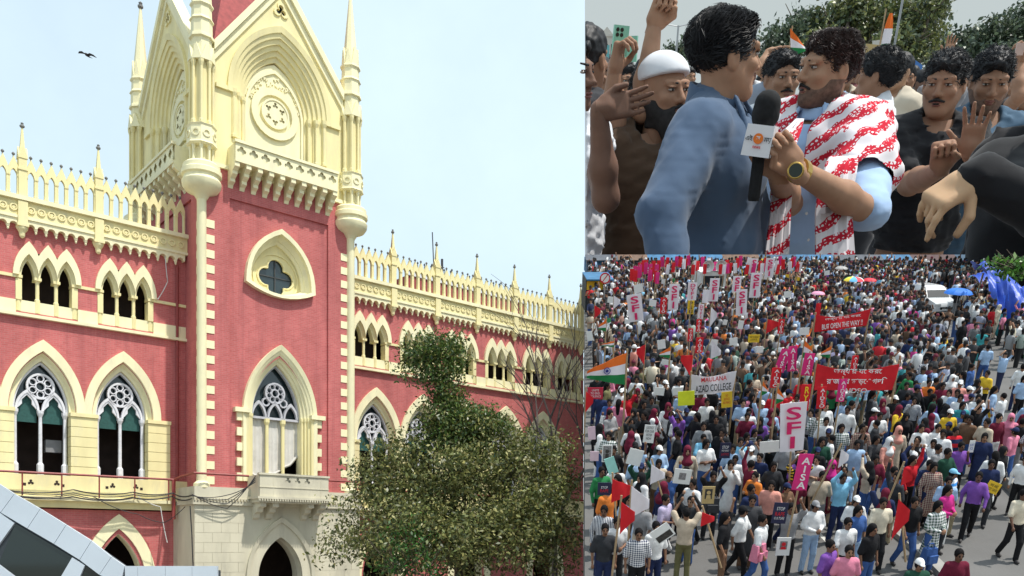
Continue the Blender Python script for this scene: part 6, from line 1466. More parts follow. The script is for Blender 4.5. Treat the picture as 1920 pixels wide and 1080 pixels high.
# ---------------------------------------------------------------- shapes
def rotz(a): c, s = math.cos(a), math.sin(a); return np.array([[c, -s, 0], [s, c, 0], [0, 0, 1]])
def rotx(a): c, s = math.cos(a), math.sin(a); return np.array([[1, 0, 0], [0, c, -s], [0, s, c]])
def roty(a): c, s = math.cos(a), math.sin(a); return np.array([[c, 0, s], [0, 1, 0], [-s, 0, c]])
def head_d(q):
    sym = q.copy(); sym[:, 0] = np.abs(sym[:, 0])
    d = blend([s_ell(q, (0, .018, .03), (.077, .098, .088)), s_ell(q, (0, -.022, -.035), (.064, .074, .085)), s_cone(sym, (.052, .0, -.045), (.02, -.062, -.098), .024, .022), s_ell(q, (0, -.070, -.102), (.022, .022, .018))], .03)
    d = smin(d, s_ell(sym, (.042, -.066, -.022), (.026, .022, .02)), .02)
    d = smin(d, s_cone(sym, (.012, -.087, .030), (.048, -.074, .030), .012, .012), .014)
    d = smax(d, -s_ell(sym, (.033, -.100, .007), (.019, .016, .011)), .012)
    d = smin(d, s_cone(q, (0, -.088, .016), (0, -.112, -.026), .008, .0125), .01); d = smin(d, s_ell(sym, (.0125, -.1, -.031), (.0095, .012, .0085)), .006)
    d = smin(d, s_ell(q, (0, -.090, -.060), (.025, .012, .0065)), .005); d = smin(d, s_ell(q, (0, -.088, -.071), (.021, .012, .0075)), .005)
    e = smax(s_ell(sym, (.080, .014, -.008), (.010, .021, .033)), -s_ell(sym, (.092, .008, -.004), (.008, .011, .019)), .006); d = smin(d, e, .006)
    d = smin(d, s_ell(sym, (.033, -.088, .0165), (.019, .008, .0035)), .005)
    return smin(d, s_cone(q, (0, .012, -.06), (0, .035, -.22), .056, .066), .03)
def wave3(p, k, ph): return np.sin(np.asarray(p, np.float32)@np.array(k, np.float32)+np.float32(ph))
def hair_d(q, thick, style, seed, amp=1.0):
    sym = q.copy(); sym[:, 0] = np.abs(sym[:, 0]); r = np.random.default_rng(seed)
    n = 0.0
    for t in range(26):
        k = r.normal(size=3); k *= r.uniform(70, 330)/np.linalg.norm(k); n = n+wave3(q, k, r.random()*6)*(.0016 if np.linalg.norm(k) < 200 else .0011)
    n = n*amp
    d = blend([s_ell(q, (0, .024, .042), (.080+thick*.7, .098+thick, .086+thick)), s_ell(q, (0, -.04, .088), (.05, .045+thick*.6, .02+thick*.5))], .03)+n*(1 if style != 'short' else .6)
    face = blend([s_ell(q, (0, -.125, -.03), (.074, .085, .115)), s_ell(sym, (.105, -.035, -.07), (.05, .06, .085))], .025)
    if style == 'fringe': face = s_ell(q, (0, -.12, -.05), (.076, .085, .105))
    d = smax(d, -face, .012); d = smax(d, -s_ell(sym, (.095, .012, -.012), (.022, .024, .036)), .01)
    return smax(d, (-.070-q[:, 2]) if style != 'bald' else np.maximum(q[:, 2]-.035, -.06-q[:, 2]), .012)
def jaw_d(q, g, full):
    base = head_d(q)-g; d = smax(base, q[:, 2]+.028, .01); d = smax(d, q[:, 1]-.035, .01)
    sym = q.copy(); sym[:, 0] = np.abs(sym[:, 0])
    d = smax(d, -s_ell(q, (0, -.125, -.012), (.050, .07, .042)), .012); d = smax(d, -s_ell(q, (0, -.105, -.066), (.026, .02, .013)), .006); d = smax(d, -s_ell(sym, (.055, -.085, -.022), (.035, .05, .04)), .015); d = np.maximum(d, -.128-q[:, 2])
    if full: d = smin(d, s_ell(q, (0, -.062, -.125), (.052, .045, .062)), .03); d = smax(d, -s_ell(q, (0, -.118, -.066), (.024, .03, .012)), .006)
    return d
def hand_field(wrist, fdir, palm, side, pose):
    """five-fingered hand: fdir along the fingers, palm out of the palm, side +1 puts the thumb on the x side"""
    z = np.array(fdir, float); z /= np.linalg.norm(z); y = -np.array(palm, float); y -= z*(y@z); y /= np.linalg.norm(y); x = np.cross(y, z)*side
    M = np.stack([x, y, z], 1); w = np.array(wrist)
    CURL = {'open': [(6, 8, 6)]*4, 'relaxed': [(28, 34, 20), (24, 30, 18), (20, 26, 16), (14, 20, 12)], 'fist': [(75, 92, 60)]*4, 'grip': [(52, 62, 35)]*4, 'point': [(80, 95, 60), (78, 95, 60), (70, 88, 50), (8, 8, 5)], 'flat': [(12, 14, 8)]*4, 'down': [(40, 30, 15), (60, 60, 30), (50, 40, 20), (35, 16, 8)]}[pose]
    SP = {'open': (-.22, -.08, .05, .20), 'flat': (-.06, -.02, .02, .06)}.get(pose, (-.04, -.01, .01, .04))
    segs = []
    for f, (bx, L) in enumerate(((-.031, .064), (-.011, .080), (.010, .088), (.031, .078))):
        p = np.array([bx, 0, .098-.006*abs(f-2)]); a = 0.0; r = .0092
        for t, (cu, fr) in enumerate(zip(CURL[f], (.45, .32, .26))):
            a += math.radians(cu); d = np.array([math.sin(SP[f])*math.cos(a), -math.sin(a), math.cos(SP[f])*math.cos(a)]); e = p+d*L*fr; segs.append((p, e, r, r-.0008)); p = e; r -= .0008
    th = {'open': ((.030, -.004, .028), (.064, -.012, .060), (.088, -.016, .088)), 'flat': ((.030, -.004, .028), (.052, -.014, .066), (.056, -.016, .10)), 'down': ((.030, -.01, .03), (.055, -.045, .055), (.052, -.075, .085))}.get(pose, ((.030, -.008, .028), (.046, -.034, .058), (.030, -.052, .082)))
    segs += [(np.array(th[0]), np.array(th[1]), .0145, .0115), (np.array(th[1]), np.array(th[2]), .0115, .0095)]
    def fn(p):
        q = (p-w)@M; d = s_box(q, (0, 0, .058), (.042, .0145, .05), .013); d = smin(d, s_cone(q, (0, 0, -.03), (0, 0, .03), .027, .030), .02); d = smin(d, s_ell(q, (.022, -.008, .038), (.018, .014, .03)), .01)
        for a, b_, ra, rb in segs: d = smin(d, s_cone(q, a, b_, ra, rb), .0045)
        return d
    return fn
def cells(fn, pts, pad, h, name='x', cut=False):
    P = np.array(pts); f = (lambda p: np.maximum(fn(p), edge(p))) if cut else fn
    return skinmesh(name, f, P.min(0)-pad, P.max(0)+pad, h)
def joined(name, ms):
    bm = bmesh.new()
    for m in ms:
        if m is not None and len(m.polygons): bm.from_mesh(m)
    me = bpy.data.meshes.new(name); bm.to_mesh(me); bm.free(); me.polygons.foreach_set('use_smooth', [True]*len(me.polygons)); return me
def gpart(name, me, parent, base, m):
    me.transform(Matrix.Translation(-Vector(base))); me.name = name; return link(name, me, parent, m)
# ---------------------------------------------------------------- a person of the group
def gperson(label, px, py, hpx, yaw, skin, hair='short', hthick=.007, hmat='hair_black', facial=None, top='white', legs='dark', body_yaw=None, pitch=0.0, roll=0.0, arms=(), girth=1.0, sleeves=(), cell=.006, cut=False, folds=.006, low=True, mouth=False, collar=None, scarf=None, sh=1.0, lean=(0, 0), hamp=.8, hem=1.0, strands=1800, scell=None, slift=.25, srand=.45, slen=(.018, .042)):
    """arms: (shoulder side, elbow, wrist, hand direction, palm direction, hand pose, thumb side, sleeve length 0..2)"""
    m = .232/hpx; c = np.array(gp(px, py, m)); Rh = rotz(R(yaw))@rotx(R(pitch))@roty(R(roll)); Bw = rotz(R(yaw if body_yaw is None else body_yaw)); base = Vector((c[0], c[1], FLOOR)); H0 = c[2]
    lx = np.array([lean[0], lean[1], .055])
    toH = lambda p: (p-c)@Rh; zs = -.265
    toB = lambda p: (p-c-lx)@Bw
    g = girth
    hd = skinmesh('h', (lambda p: np.maximum(head_d(toH(p)), edge(p))) if cut else (lambda p: head_d(toH(p))), c-.17-np.array([0, 0, .08]), c+.17, cell)
    ms = [hd]
    def torso(p, e):
        q = toB(p); return blend([s_ell(q, (0, .0, -.40), (.185*g+e, .125*g+e, .20+e)), s_ell(q, (0, -.012*g, -.62), (.165*g+e, .125*g+e, .22)), s_ell(q, (0, .01, -.82), (.165*g+e, .12*g+e, .14)), s_cone(q, (-.155*sh, .02, -.275), (.155*sh, .02, -.275), .068*g+e, .068*g+e), s_cone(q, (0, .03, -.19), (-.13*sh, .02, -.25), .05+e, .06+e), s_cone(q, (0, .03, -.19), (.13*sh, .02, -.25), .05+e, .06+e)], .05)
    def legf(p, e):
        q = toB(p); L = H0-FLOOR; return blend([s_ell(q, (0, .01, -.86), (.165*g+e, .12*g+e, .13))]+[s_cone(q, (s*.09, 0, -.88), (s*.10, 0, -1.2), .088*g+e, .066+e) for s in (-1, 1)]+[s_cone(q, (s*.10, 0, -1.2), (s*.11, .02, -L+.08), .062+e, .05+e) for s in (-1, 1)], .03)
    A = []
    for (sd, el, wr, hd_, pl_, hp, ts, sl) in arms:
        shp = c+lx+Bw@np.array([sd*.165*sh, .02, zs]) if sd else None
        A.append((shp, np.array(el) if el is not None else None, np.array(wr) if wr is not None else None, hd_, pl_, hp, ts, sl))
    # skin: torso, arms and hands in one mesh with the head
    lo = c+np.array([-.34, -.34, -1.0]); hi = c+np.array([.34, .34, -.15])
    if low: ms.append(skinmesh('t', (lambda p: np.maximum(np.minimum(torso(p, -.012), legf(p, -.012)), edge(p)) if cut else np.minimum(torso(p, -.012), legf(p, -.012))), np.array([lo[0], lo[1], FLOOR]), hi, .035))
    for (s_, e_, w_, hd_, pl_, hp, ts, sl) in A:
        pts = [q for q in (s_, e_, w_) if q is not None]
        def af(p, e=0.0, s_=s_, e_=e_, w_=w_):
            o_ = []
            if s_ is not None: o_.append(s_cone(p, s_, e_, .056*g+e, .045+e))
            if w_ is not None: o_ += [s_cone(p, e_, e_+(w_-e_)*.35, .044+e, .046+e), s_cone(p, e_+(w_-e_)*.35, w_, .046+e, .029+e)]
            return blend(o_, .03)
        if sl < 2 or True: ms.append(cells(af, pts, .08, .010, cut=cut))
        if hp: 
            hf = hand_field(w_, hd_, pl_, ts, hp); tip = w_+np.array(hd_)/np.linalg.norm(hd_)*.12; ms.append(cells(hf, [tip-.12, tip+.12, w_], .01, .0052, cut=cut))
    o = gpart('person', joined('person', ms), None, base, skin); on_square(o, base); tag(o, label, 'person', 'people around the two men')
    # clothes
    rg = np.random.default_rng(int(px*7+py)); KW = [(rg.normal(size=3)*np.array([.7, .7, 1.2])*k, rg.random()*6, a) for k, a in [(rg.uniform(12, 58), rg.uniform(.25, .6)) for _ in range(12)]]
    def fold(p): return folds*sum(a*(np.abs(wave3(p, k, ph))*2-1.2) for k, ph, a in KW)
    def shirt(p):
        d = torso(p, .014)
        for (s_, e_, w_, hd_, pl_, hp, ts, sl) in A:
            if s_ is None: continue
            t = min(1, sl); 
            if t > 0: d = smin(d, s_cone(p, s_, s_+(e_-s_)*t, .068*g+.008, .060*g+.008), .035)
            if sl > 1 and w_ is not None: d = smin(d, s_cone(p, e_, e_+(w_-e_)*(sl-1), .062*g, .056), .02)
        q = toB(p); d = d+fold(p); d = smax(d, -s_cone(q, (0, .012-.05, -.06), (0, -.02, -.225), .066, .066), .012)
        return np.maximum(d, -hem-(q[:, 2]))
    pts = [lo+np.array([0, 0, .0]), hi]+[q for a in A for q in (a[0], a[1], a[2] if a[7] > 1 else None) if q is not None]
    gpart('shirt', cells(shirt, pts, .09, scell or (.012 if hpx > 90 else .018 if hpx > 60 else .028), cut=cut), o, base, FB[top])
    if low: gpart('trousers', skinmesh('t', (lambda p: np.maximum(legf(p, .012)+fold(p)*.7, edge(p)) if cut else legf(p, .012)+fold(p)*.7), np.array([lo[0], lo[1], FLOOR]), np.array([hi[0], hi[1], c[2]-.78]), .025), o, base, FB[legs])
    if hair != 'none': ho = gpart('hair', skinmesh('h', (lambda p: np.maximum(hair_d(toH(p), hthick, hair, int(px), hamp), edge(p))) if cut else (lambda p: hair_d(toH(p), hthick, hair, int(px), hamp)), c-.17, c+.19, cell*.9), o, base, MATS[hmat])
    if hair != 'none' and hpx > 60 and strands and not cut:
        me_ = ho.data; nv = len(me_.vertices); co = np.zeros(nv*3); me_.vertices.foreach_get('co', co); co = co.reshape(-1, 3); nr = np.zeros(nv*3); me_.vertices.foreach_get('normal', nr); nr = nr.reshape(-1, 3)
        rs_ = np.random.default_rng(int(px)+5); pk = rs_.integers(0, nv, strands); P_, N_ = co[pk], nr[pk]; hl = (P_+np.array(base)-c)@Rh; kp = (hl[:, 2] > -.055); P_, N_ = P_[kp], N_[kp]; n_ = len(P_)
        fl_ = np.array([0, .7, -.25])+np.c_[np.sign(hl[kp, 0])*.35, np.zeros(n_), np.zeros(n_)]; t_ = fl_@Rh.T+rs_.normal(size=(n_, 3))*srand; t_ -= N_*(t_*N_).sum(1)[:, None]; t_ /= np.linalg.norm(t_, axis=1)[:, None]+1e-6
        L_ = rs_.uniform(*slen, n_)[:, None]; s_v = np.cross(t_, N_)*.0016; lift = rs_.uniform(.0, slift, n_)[:, None]
        a_ = P_-N_*.002; m_ = a_+t_*L_*.5+N_*L_*(.14+lift*.4); e_2 = a_+t_*L_+N_*L_*(lift*.5-.04)
        V_ = np.stack([a_-s_v, a_+s_v, m_+s_v*.9, m_-s_v*.9, e_2, m_+N_*.002], 1).reshape(-1, 3); o6 = np.arange(n_)*6
        Fq = [tuple(int(i+q) for q in f) for i in o6 for f in ((0, 1, 2, 3), (3, 2, 4), (0, 3, 5), (1, 5, 2), (2, 5, 4), (5, 3, 4))]
        mh = bpy.data.meshes.new('hair_strands'); mh.from_pydata(V_.tolist(), [], Fq); mh.update(); so_ = link('hair_strands', mh, ho, MATS[hmat]); so_['kind'] = 'stuff'
    def W(v): return c+Rh@np.array(v)
    for s in (-1, 1):
        if np.any((Rh@np.array([s*.35, -1, 0]))[1] < .25):
            gpart('eyebrow', cells(lambda p: s_cone(toH(p), (s*.016, -.094, .029), (s*.050, -.080, .034), .0052, .004), [W((s*.016, -.094, .029)), W((s*.05, -.08, .034))], .012, .004), o, base, MATS[hmat])
            e = gpart('eye', cells(lambda p: s_ell(toH(p), (s*.033, -.0815, .007), (.0140, .0100, .0056)), [W((s*.033, -.0815, .007))], .02, .003), o, base, MATS['eye_white'])
            gx = s*.033; gpart('iris', cells(lambda p: s_ell(toH(p), (gx, -.0895, .0075), (.0055, .004, .0055)), [W((gx, -.0895, .0075))], .01, .002), e, base, MATS['iris'])
            gpart('eyelid', cells(lambda p: s_cone(toH(p), (s*.018, -.0905, .0125), (s*.047, -.0835, .0125), .0026, .0026), [W((s*.018, -.0905, .0125)), W((s*.047, -.0835, .0125))], .008, .0028), o, base, MATS['stubble'])
    if (Rh@np.array([0, -1, 0]))[1] < .5:
        gpart('lips', cells(lambda p: np.minimum(s_ell(toH(p), (0, -.0925, -.060), (.0235, .011, .0058)), s_ell(toH(p), (0, -.0905, -.071), (.020, .011, .0068))), [W((0, -.09, -.065))], .035, .004), o, base, MATS['lip'])
    if mouth: gpart('open_mouth', cells(lambda p: s_ell(toH(p), (0, -.099, -.0655), (.015, .006, .0045)), [W((0, -.099, -.0655))], .02, .003), o, base, MATS['iris'])
    if facial in ('moustache', 'beard', 'full'): gpart('moustache', cells(lambda p: blend([s_cone(toH(p), (s*.003, -.107, -.0475), (s*.031, -.090, -.058), .0068, .0045) for s in (-1, 1)], .004), [W((-.035, -.1, -.06)), W((.035, -.09, -.045))], .015, .004), o, base, MATS['beard'])
    if facial in ('beard', 'full', 'stubble'): gpart('beard', cells(lambda p: jaw_d(toH(p), .008 if facial == 'full' else .0035, facial == 'full'), [c-.16, c+np.array([.12, .12, .0])], .02, .006), o, base, MATS['beard' if facial != 'stubble' else 'stubble'])
    if facial == 'goatee':
        gpart('stubble', cells(lambda p: jaw_d(toH(p), .0025, False), [c-.16, c+np.array([.12, .12, .0])], .02, .0055), o, base, MATS['stubble'])
        gpart('goatee', cells(lambda p: s_ell(toH(p), (0, -.074, -.101), (.027, .022, .020)), [W((0, -.074, -.101))], .035, .005), o, base, MATS['beard'])
        gpart('moustache', cells(lambda p: blend([s_cone(toH(p), (s*.003, -.104, -.0475), (s*.031, -.088, -.062), .0055, .0045) for s in (-1, 1)], .004), [W((-.035, -.1, -.06)), W((.035, -.09, -.045))], .015, .004), o, base, MATS['beard'])
    if collar:
        def cf(p):
            q = toB(p); ax = s_cone(q, (0, .030, -.10), (0, .024, -.215), .068, .092); d = np.maximum(np.abs(ax)-.006, np.maximum(q[:, 2]+.158-.35*q[:, 1], -.222-q[:, 2]))
            d = smax(d, -s_cone(q, (0, -.09, -.10), (0, -.13, -.24), .026, .045), .006)
            fl = blend([s_cone(q, (s*.05, -.062, -.165), (s*.09, -.112, -.27), .013, .008) for s in (-1, 1)], .01)
            return smin(d, np.maximum(fl, torso(p, .026)), .012)
        gpart('collar', cells(cf, [c+np.array([-.15, -.15, -.26]), c+np.array([.15, .15, .0])], .01, .006), o, base, FB[collar])
    return o, c, toB, torso, base
A3 = lambda px, py, m: np.array(gp(px, py, m))
mA, mB = .232/139, .232/117
# ---- the man in the denim blue shirt, turned away
oA, cA, tA, toA, bA = gperson('person in denim blue shirt turned away, speaking towards the microphone', 1362, 106, 139, 104, SG1, hthick=.003, hamp=.25, strands=6000, slift=.10, top='denim blue', legs='dark', body_yaw=64, girth=1.20, sh=1.08, folds=.0032, srand=.16, slen=(.03, .06), collar='denim blue', cell=.005, mouth=False,
    arms=[(-1, A3(1240, 405, mA*.955), A3(1262, 560, mA*.94), (0.1, .1, -1), (0, 1, 0), 'relaxed', 1, 1.9), (1, A3(1400, 400, mA*1.12), A3(1406, 540, mA*1.1), (0, 0, -1), (0, 1, 0), 'relaxed', -1, 1.9)])
# ---- the man with the red and white scarf
wB = A3(1490, 316, mB*.80)
oB, cB, tB, toB_, bB = gperson('person in light blue shirt and red patterned scarf gripping the microphone', 1551, 131, 117, -72, SG1, hthick=.002, strands=6000, hmat='hair_brown', facial='goatee', top='pale blue', legs='dark', body_yaw=-48, girth=1.12, sh=1.06, folds=.003, collar='pale blue', cell=.005, mouth=True,
    arms=[(1, A3(1628, 396, mB*.90), wB, tuple(A3(1456, 268, mB*.79)-wB), (-.3, -.55, .3), 'grip', -1, .98), (-1, A3(1480, 380, mB*1.02), A3(1456, 322, mB*.82), (-.55, -.15, .75), (-.4, -1, -.3), 'grip', 1, .9)])
# scarf: wrap over the shoulders and two hanging ends
def wrap(p):
    q = tB(p); d = toB_(p, .036)
    shp = cB+rotz(R(-48))@np.array([.165, .02, -.21]); d = smin(d, s_cone(p, shp, shp+(A3(1628, 396, mB*.90)-shp)*.58, .112, .118), .05)
    d = d+.006*wave3(p, (34, 20, 26), 1.0)+.004*wave3(p, (-40, 30, 55), .4)
    d = smax(d, -s_ell(q, (-.01, -.19, -.36), (.055, .15, .30)), .015); d = smax(d, -s_cone(q, (0, -.03, -.02), (0, -.03, -.21), .076, .07), .01)
    d = np.maximum(d, -.40-1.0*np.maximum(q[:, 0]-.03, 0)+.02*np.sin(q[:, 0]*25)-q[:, 2]); return smax(d, q[:, 2]+.125, .03)
sc = tag(gpart('patterned_scarf', cells(wrap, [cB+np.array([-.40, -.46, -.66]), cB+np.array([.40, .40, -.08])], .02, .010), None, bB, GAM), 'white cotton scarf with red motifs draped over the light blue shirt', 'scarf'); on_square(sc, bB)
def strip(path, wpx, m, seed):
    b = MB(); n = len(path); k = 10; rows = [[], []]
    for (px, py, mm), w in zip(path, wpx):
        for s in (0, 1):
            rows[s].append(b.pts([gp(px+(t/k-.5)*w, py, mm)+Vector((0, (-.010 if s == 0 else .004)+.010*math.sin(t*1.9+py*.03+seed), 0))-Vector(bB) for t in range(k+1)]))
    for s in (0, 1):
        for a, c in zip(rows[s], rows[s][1:]):
            for t in range(k): b.face((a+t, a+t+1, c+t+1, c+t))
    for a, c, e, f in zip(rows[0], rows[0][1:], rows[1], rows[1][1:]): b.face((a, c, f, e)); b.face((a+k, e+k, f+k, c+k))
    return b.build('hanging_end', m, sc, True)
strip([(1500, 222, mB*.96), (1490, 240, mB*.94), (1474, 275, mB*.915), (1466, 330, mB*.91), (1462, 400, mB*.91), (1458, 470, mB*.91), (1456, 540, mB*.91)], [12, 28, 36, 36, 38, 44, 46], GAM, 0)
strip([(1580, 292, mB*.90), (1576, 305, mB*.885), (1572, 325, mB*.88), (1566, 360, mB*.88), (1564, 400, mB*.88), (1564, 470, mB*.88), (1564, 540, mB*.88)], [50, 58, 62, 64, 68, 72, 74], GAM, 2)
# placket buttons of the light shirt
def on_front(px, py, toB, tor, m0):
    q = np.array([gp(px, py, m0*(.70+.004*t)) for t in range(120)]); d = tor(q, .022); i = int(np.argmax(d < 0)); return Vector(q[i])
for k_, (bx, by) in enumerate(((1512, 300), (1510, 350), (1512, 400), (1516, 450))):
    b = MB(); pb_ = on_front(bx, by, tB, toB_, mB)-Vector(bB); b.M = Matrix.Translation(pb_) @ Matrix.Rotation(R(90), 4, 'X'); b.lathe([(.006, 0), (.006, .004), (.004, .005)], 10); b.build('button', MATS['mic_white'] if 'mic_white' in MATS else MATS['paper'], oB)
# watch
b = MB(); dW = (A3(1628, 396, mB*.90)-wB); dW = Vector(dW).normalized(); qW = dW.to_track_quat('Z', 'Y').to_matrix().to_4x4(); pW = Vector(wB)+dW*.028
b.M = Matrix.Translation(pW-Vector(bB)) @ qW; b.lathe([(.033, -.012), (.037, -.012), (.037, .012), (.033, .012)], 20); wt = b.build('wrist_watch', mat('gold', (.55, .36, .10), .3, .05, 8, metal=.8)); on_square(wt, bB); tag(wt, 'gold wristwatch with dark dial on the scarfed person\'s wrist', 'watch')
b = MB(); b.M = Matrix.Translation(Vector(A3(1492, 320, mB*.782))-Vector(bB)) @ Matrix.Rotation(R(78), 4, 'X') @ Matrix.Rotation(R(-20), 4, 'Y'); b.lathe([(.024, -.006), (.024, .004), (.021, .006)], 20, m=0); b.lathe([(.019, .006), (.019, .0068)], 20, m=1); b.build('dial', [MATS['gold'], mat('dial_green', (.02, .03, .022), .3)], wt)
# microphone
mM = mB*.785; mic = empty('microphone'); pM = gp(1428, 252, mM); on_square(mic, pM); mic.scale = mic.scale*1.13; mat('foam', (.012, .012, .013), .95, .3, 60, bump=.5, bscale=200); mat('mic_white', (.72, .72, .74), .45, .04, 4); mat('logo_orange', (.75, .18, .02), .6); mat('logo_black', (.02, .02, .02), .6); mat('logo_red', (.6, .03, .03), .6)
f_ = skinmesh('foam_windscreen', lambda p: s_cone(p, (.004, 0, .044), (.006, 0, .070), .035, .033)+.0008*wave3(p, (300, 260, 200), 0), (-.06, -.06, -.03), (.06, .06, .15), .006); link('foam_windscreen', f_, mic, MATS['foam'])
b = MB(); b.M = Matrix.Rotation(R(6), 4, 'Y') @ Matrix.Rotation(R(-24), 4, 'Z'); b.box(-.036, .036, -.036, .036, -.052, .022, taper=.002); cb_ = b.build('station_cube', MATS['mic_white'], mic)
b = MB(); b.lathe([(.014, -.16), (.016, -.15), (.016, -.05)], 14); b.build('handle', MATS['foam'], mic)
lg = MB(); lg.M = Matrix.Rotation(R(6), 4, 'Y') @ Matrix.Rotation(R(-24), 4, 'Z'); lg.prism(circ(0, -.010, .0125, 20), -.0385, -.0375); lg.build('orange_disc', MATS['logo_orange'], cb_)
for body, x, z, w, h, m in (('\u098f\u0987', -.023, -.010, .018, .014, 'logo_black'), ('\u09ae\u09af\u09bc', .024, -.012, .018, .013, 'logo_black'), ('\u09b8', .0, -.010, .010, .011, 'mic_white'), ('news', .0, -.030, .020, .006, 'logo_red')):
    me = text_mesh(body, 1.0, .02).copy(); me.materials.append(MATS[m]); xs = [v.co.x for v in me.vertices]; zs_ = [v.co.z for v in me.vertices]; sx, sz = w/(max(xs)-min(xs)), h/(max(zs_)-min(zs_))
    me.transform(Matrix.Rotation(R(6), 4, 'Y') @ Matrix.Rotation(R(-24), 4, 'Z') @ Matrix.Translation((x, -.0392, z)) @ Matrix.Diagonal((sx, 1, sz, 1)) @ Matrix.Translation((-(max(xs)+min(xs))/2, 0, -(max(zs_)+min(zs_))/2))); link('lettering', me, cb_)
tag(mic, 'black foam microphone with white station cube and orange disc', 'microphone')
# ---- onlookers
def G(label, *a, **k): return gperson(label, *a, **k)
G('bearded person in white skullcap and brown kurta looking past the blue shirt', 1246, 172, 112, 30, SG2, hair='none', facial='full', top='brown', legs='dark', body_yaw=20, girth=1.1, folds=.005, lean=(-.05, .02))
cC = np.array(gp(1246, 172, .232/112)); RC = rotz(R(30))
kf = skinmesh('skullcap', lambda p: smax(s_ell((p-cC)@RC, (0, .016, .052), (.094, .116, .090)), -(((p-cC)@RC)[:, 2]-.048-.22*((p-cC)@RC)[:, 1]*-1.0), .008), cC-.16, cC+.2, .006)
kp_ = tag(gpart('skullcap', kf, None, cC, FB['white']), 'white skullcap on the bearded onlooker', 'cap'); on_square(kp_, cC)
G('person with moustache looking out between the two men', 1466, 148, 84, 6, SG2, hthick=.007, facial='moustache', top='white', body_yaw=0)
mE = .232/100
G('person in black t-shirt with moustache raising a palm', 1770, 158, 100, -34, SG2, hthick=.007, facial='moustache', top='black', legs='jeans', body_yaw=-12, girth=1.05, mouth=True, pitch=6, hem=.74,
  arms=[(1, A3(1862, 330, mE), A3(1818, 290, mE*.9), (-.1, -.1, 1), (-.5, -1, .1), 'open', -1, .8), (-1, A3(1705, 345, mE*1.0), A3(1765, 318, mE*.86), (-.25, -.3, .9), (-.3, -1, 0), 'fist', 1, .8)])
G('person in denim jacket looking down at the right edge', 1858, 152, 95, -16, SG2, hthick=.007, facial='stubble', top='jacket denim', legs='dark', body_yaw=-10, girth=1.05, pitch=14)
mG = .232/85
G('person with parted lips at the left edge behind raised hands', 1124, 160, 85, 18, SG2, hthick=.007, facial='moustache', top='dark', body_yaw=10, cut=True, mouth=True)
G('person with fringe and head tilted back among raised phones', 1174, 160, 66, 12, SG2, hair='fringe', hthick=.007, top='maroon', pitch=-12, cell=.008)
G('dark haired person seen from behind at the far left edge', 1100, 112, 104, 150, SG2, hthick=.007, top='dark', body_yaw=120, cut=True,
  arms=[(1, A3(1150, 230, .0021), A3(1152, 138, .00205), (.15, .0, 1), (.9, -.4, .1), 'grip', 1, 0)])
G('person in white shirt turning away behind the scarf', 1646, 142, 78, -128, SG2, hthick=.018, hair='short', top='white', body_yaw=-100, cell=.007,
  arms=[(1, A3(1672, 292, .232/84), A3(1712, 268, .232/88), (.75, -.1, .35), (.1, -1, .4), 'open', -1, .75)])
G('balding person with grey sides behind the scarf', 1624, 184, 68, -145, SG2, hair='bald', hthick=.006, hmat='stubble', top='white', body_yaw=-120, cell=.007)
G('person with long dark hair in profile behind the placards', 1684, 135, 58, -62, SG4, hthick=.007, top='cream', cell=.008)
G('young person staring between raised hands in the background', 1699, 148, 46, -18, SG2, hthick=.007, top='cream', cell=.009)
G('person with glasses at the right edge behind the denim jacket', 1903, 163, 50, -10, SG2, hthick=.016, top='grey', facial='stubble', cell=.009)
G('onlooker half hidden at the right edge below a held phone', 1893, 136, 40, 0, SG1, hthick=.007, top='white', cell=.010)
mR = .0021
G('person hidden behind the skullcap raising a bare arm high', 1222, 182, 96, 20, SG1, hthick=.007, top='grey', body_yaw=20, cell=.008, arms=[(-1, A3(1205, 205, mR), A3(1226, 52, mR*.98), (.35, 0, 1), (.4, -1, 0), 'fist', 1, .5)])
mP = .0012
G('person in black sleeves pointing down from the right edge', 2060, 150, 190, -80, SGH, hthick=.007, top='black', legs='dark', body_yaw=-40, cell=.012, folds=.003, scell=.016,
  arms=[(-1, A3(1965, 395, mP), A3(1826, 332, mP), (-.78, -.15, -.46), (-.2, .2, -1), 'down', 1, 1.93)])
G('dark clad person filling the right edge behind the pointing hand', 1998, 170, 130, -40, SG3, hthick=.007, top='black', legs='dark', body_yaw=-30, girth=1.15, cell=.012, scell=.022)
G('person in dark clothes whose brown arm hangs at the left edge', 1062, 140, 120, 60, SG3, hthick=.007, top='white', legs='navy', body_yaw=40, cut=True, cell=.010, arms=[(1, A3(1136, 372, .0019), A3(1122, 205, .0018), (.75, .0, .12), (.0, -1, .3), 'flat', -1, .12)])
G('person behind with palm raised against the trees', 1776, 128, 46, 0, SG1, hthick=.007, top='grey', cell=.010, arms=[(1, A3(1790, 150, .0049), A3(1776, 108, .0049), (.05, 0, 1), (0, -1, 0), 'open', -1, .6)])
G('person pointing right above the heads behind the two men', 1450, 130, 50, 10, SG1, hthick=.007, top='steel', cell=.010, arms=[(1, A3(1428, 130, .0044), A3(1440, 98, .0044), (.9, 0, .25), (0, -.3, -1), 'point', -1, .6)])
G('person with a phone raised at the right edge', 1925, 170, 60, -20, SG2, hthick=.007, top='dark', cell=.010, arms=[(-1, A3(1912, 180, .0036), A3(1910, 118, .0036), (0, 0, 1), (-1, -.3, 0), 'grip', 1, .6)])
ro = random.Random(15); COLS = ['white', 'grey', 'dark', 'steel', 'cream', 'maroon', 'navy', 'brown']; k = 0
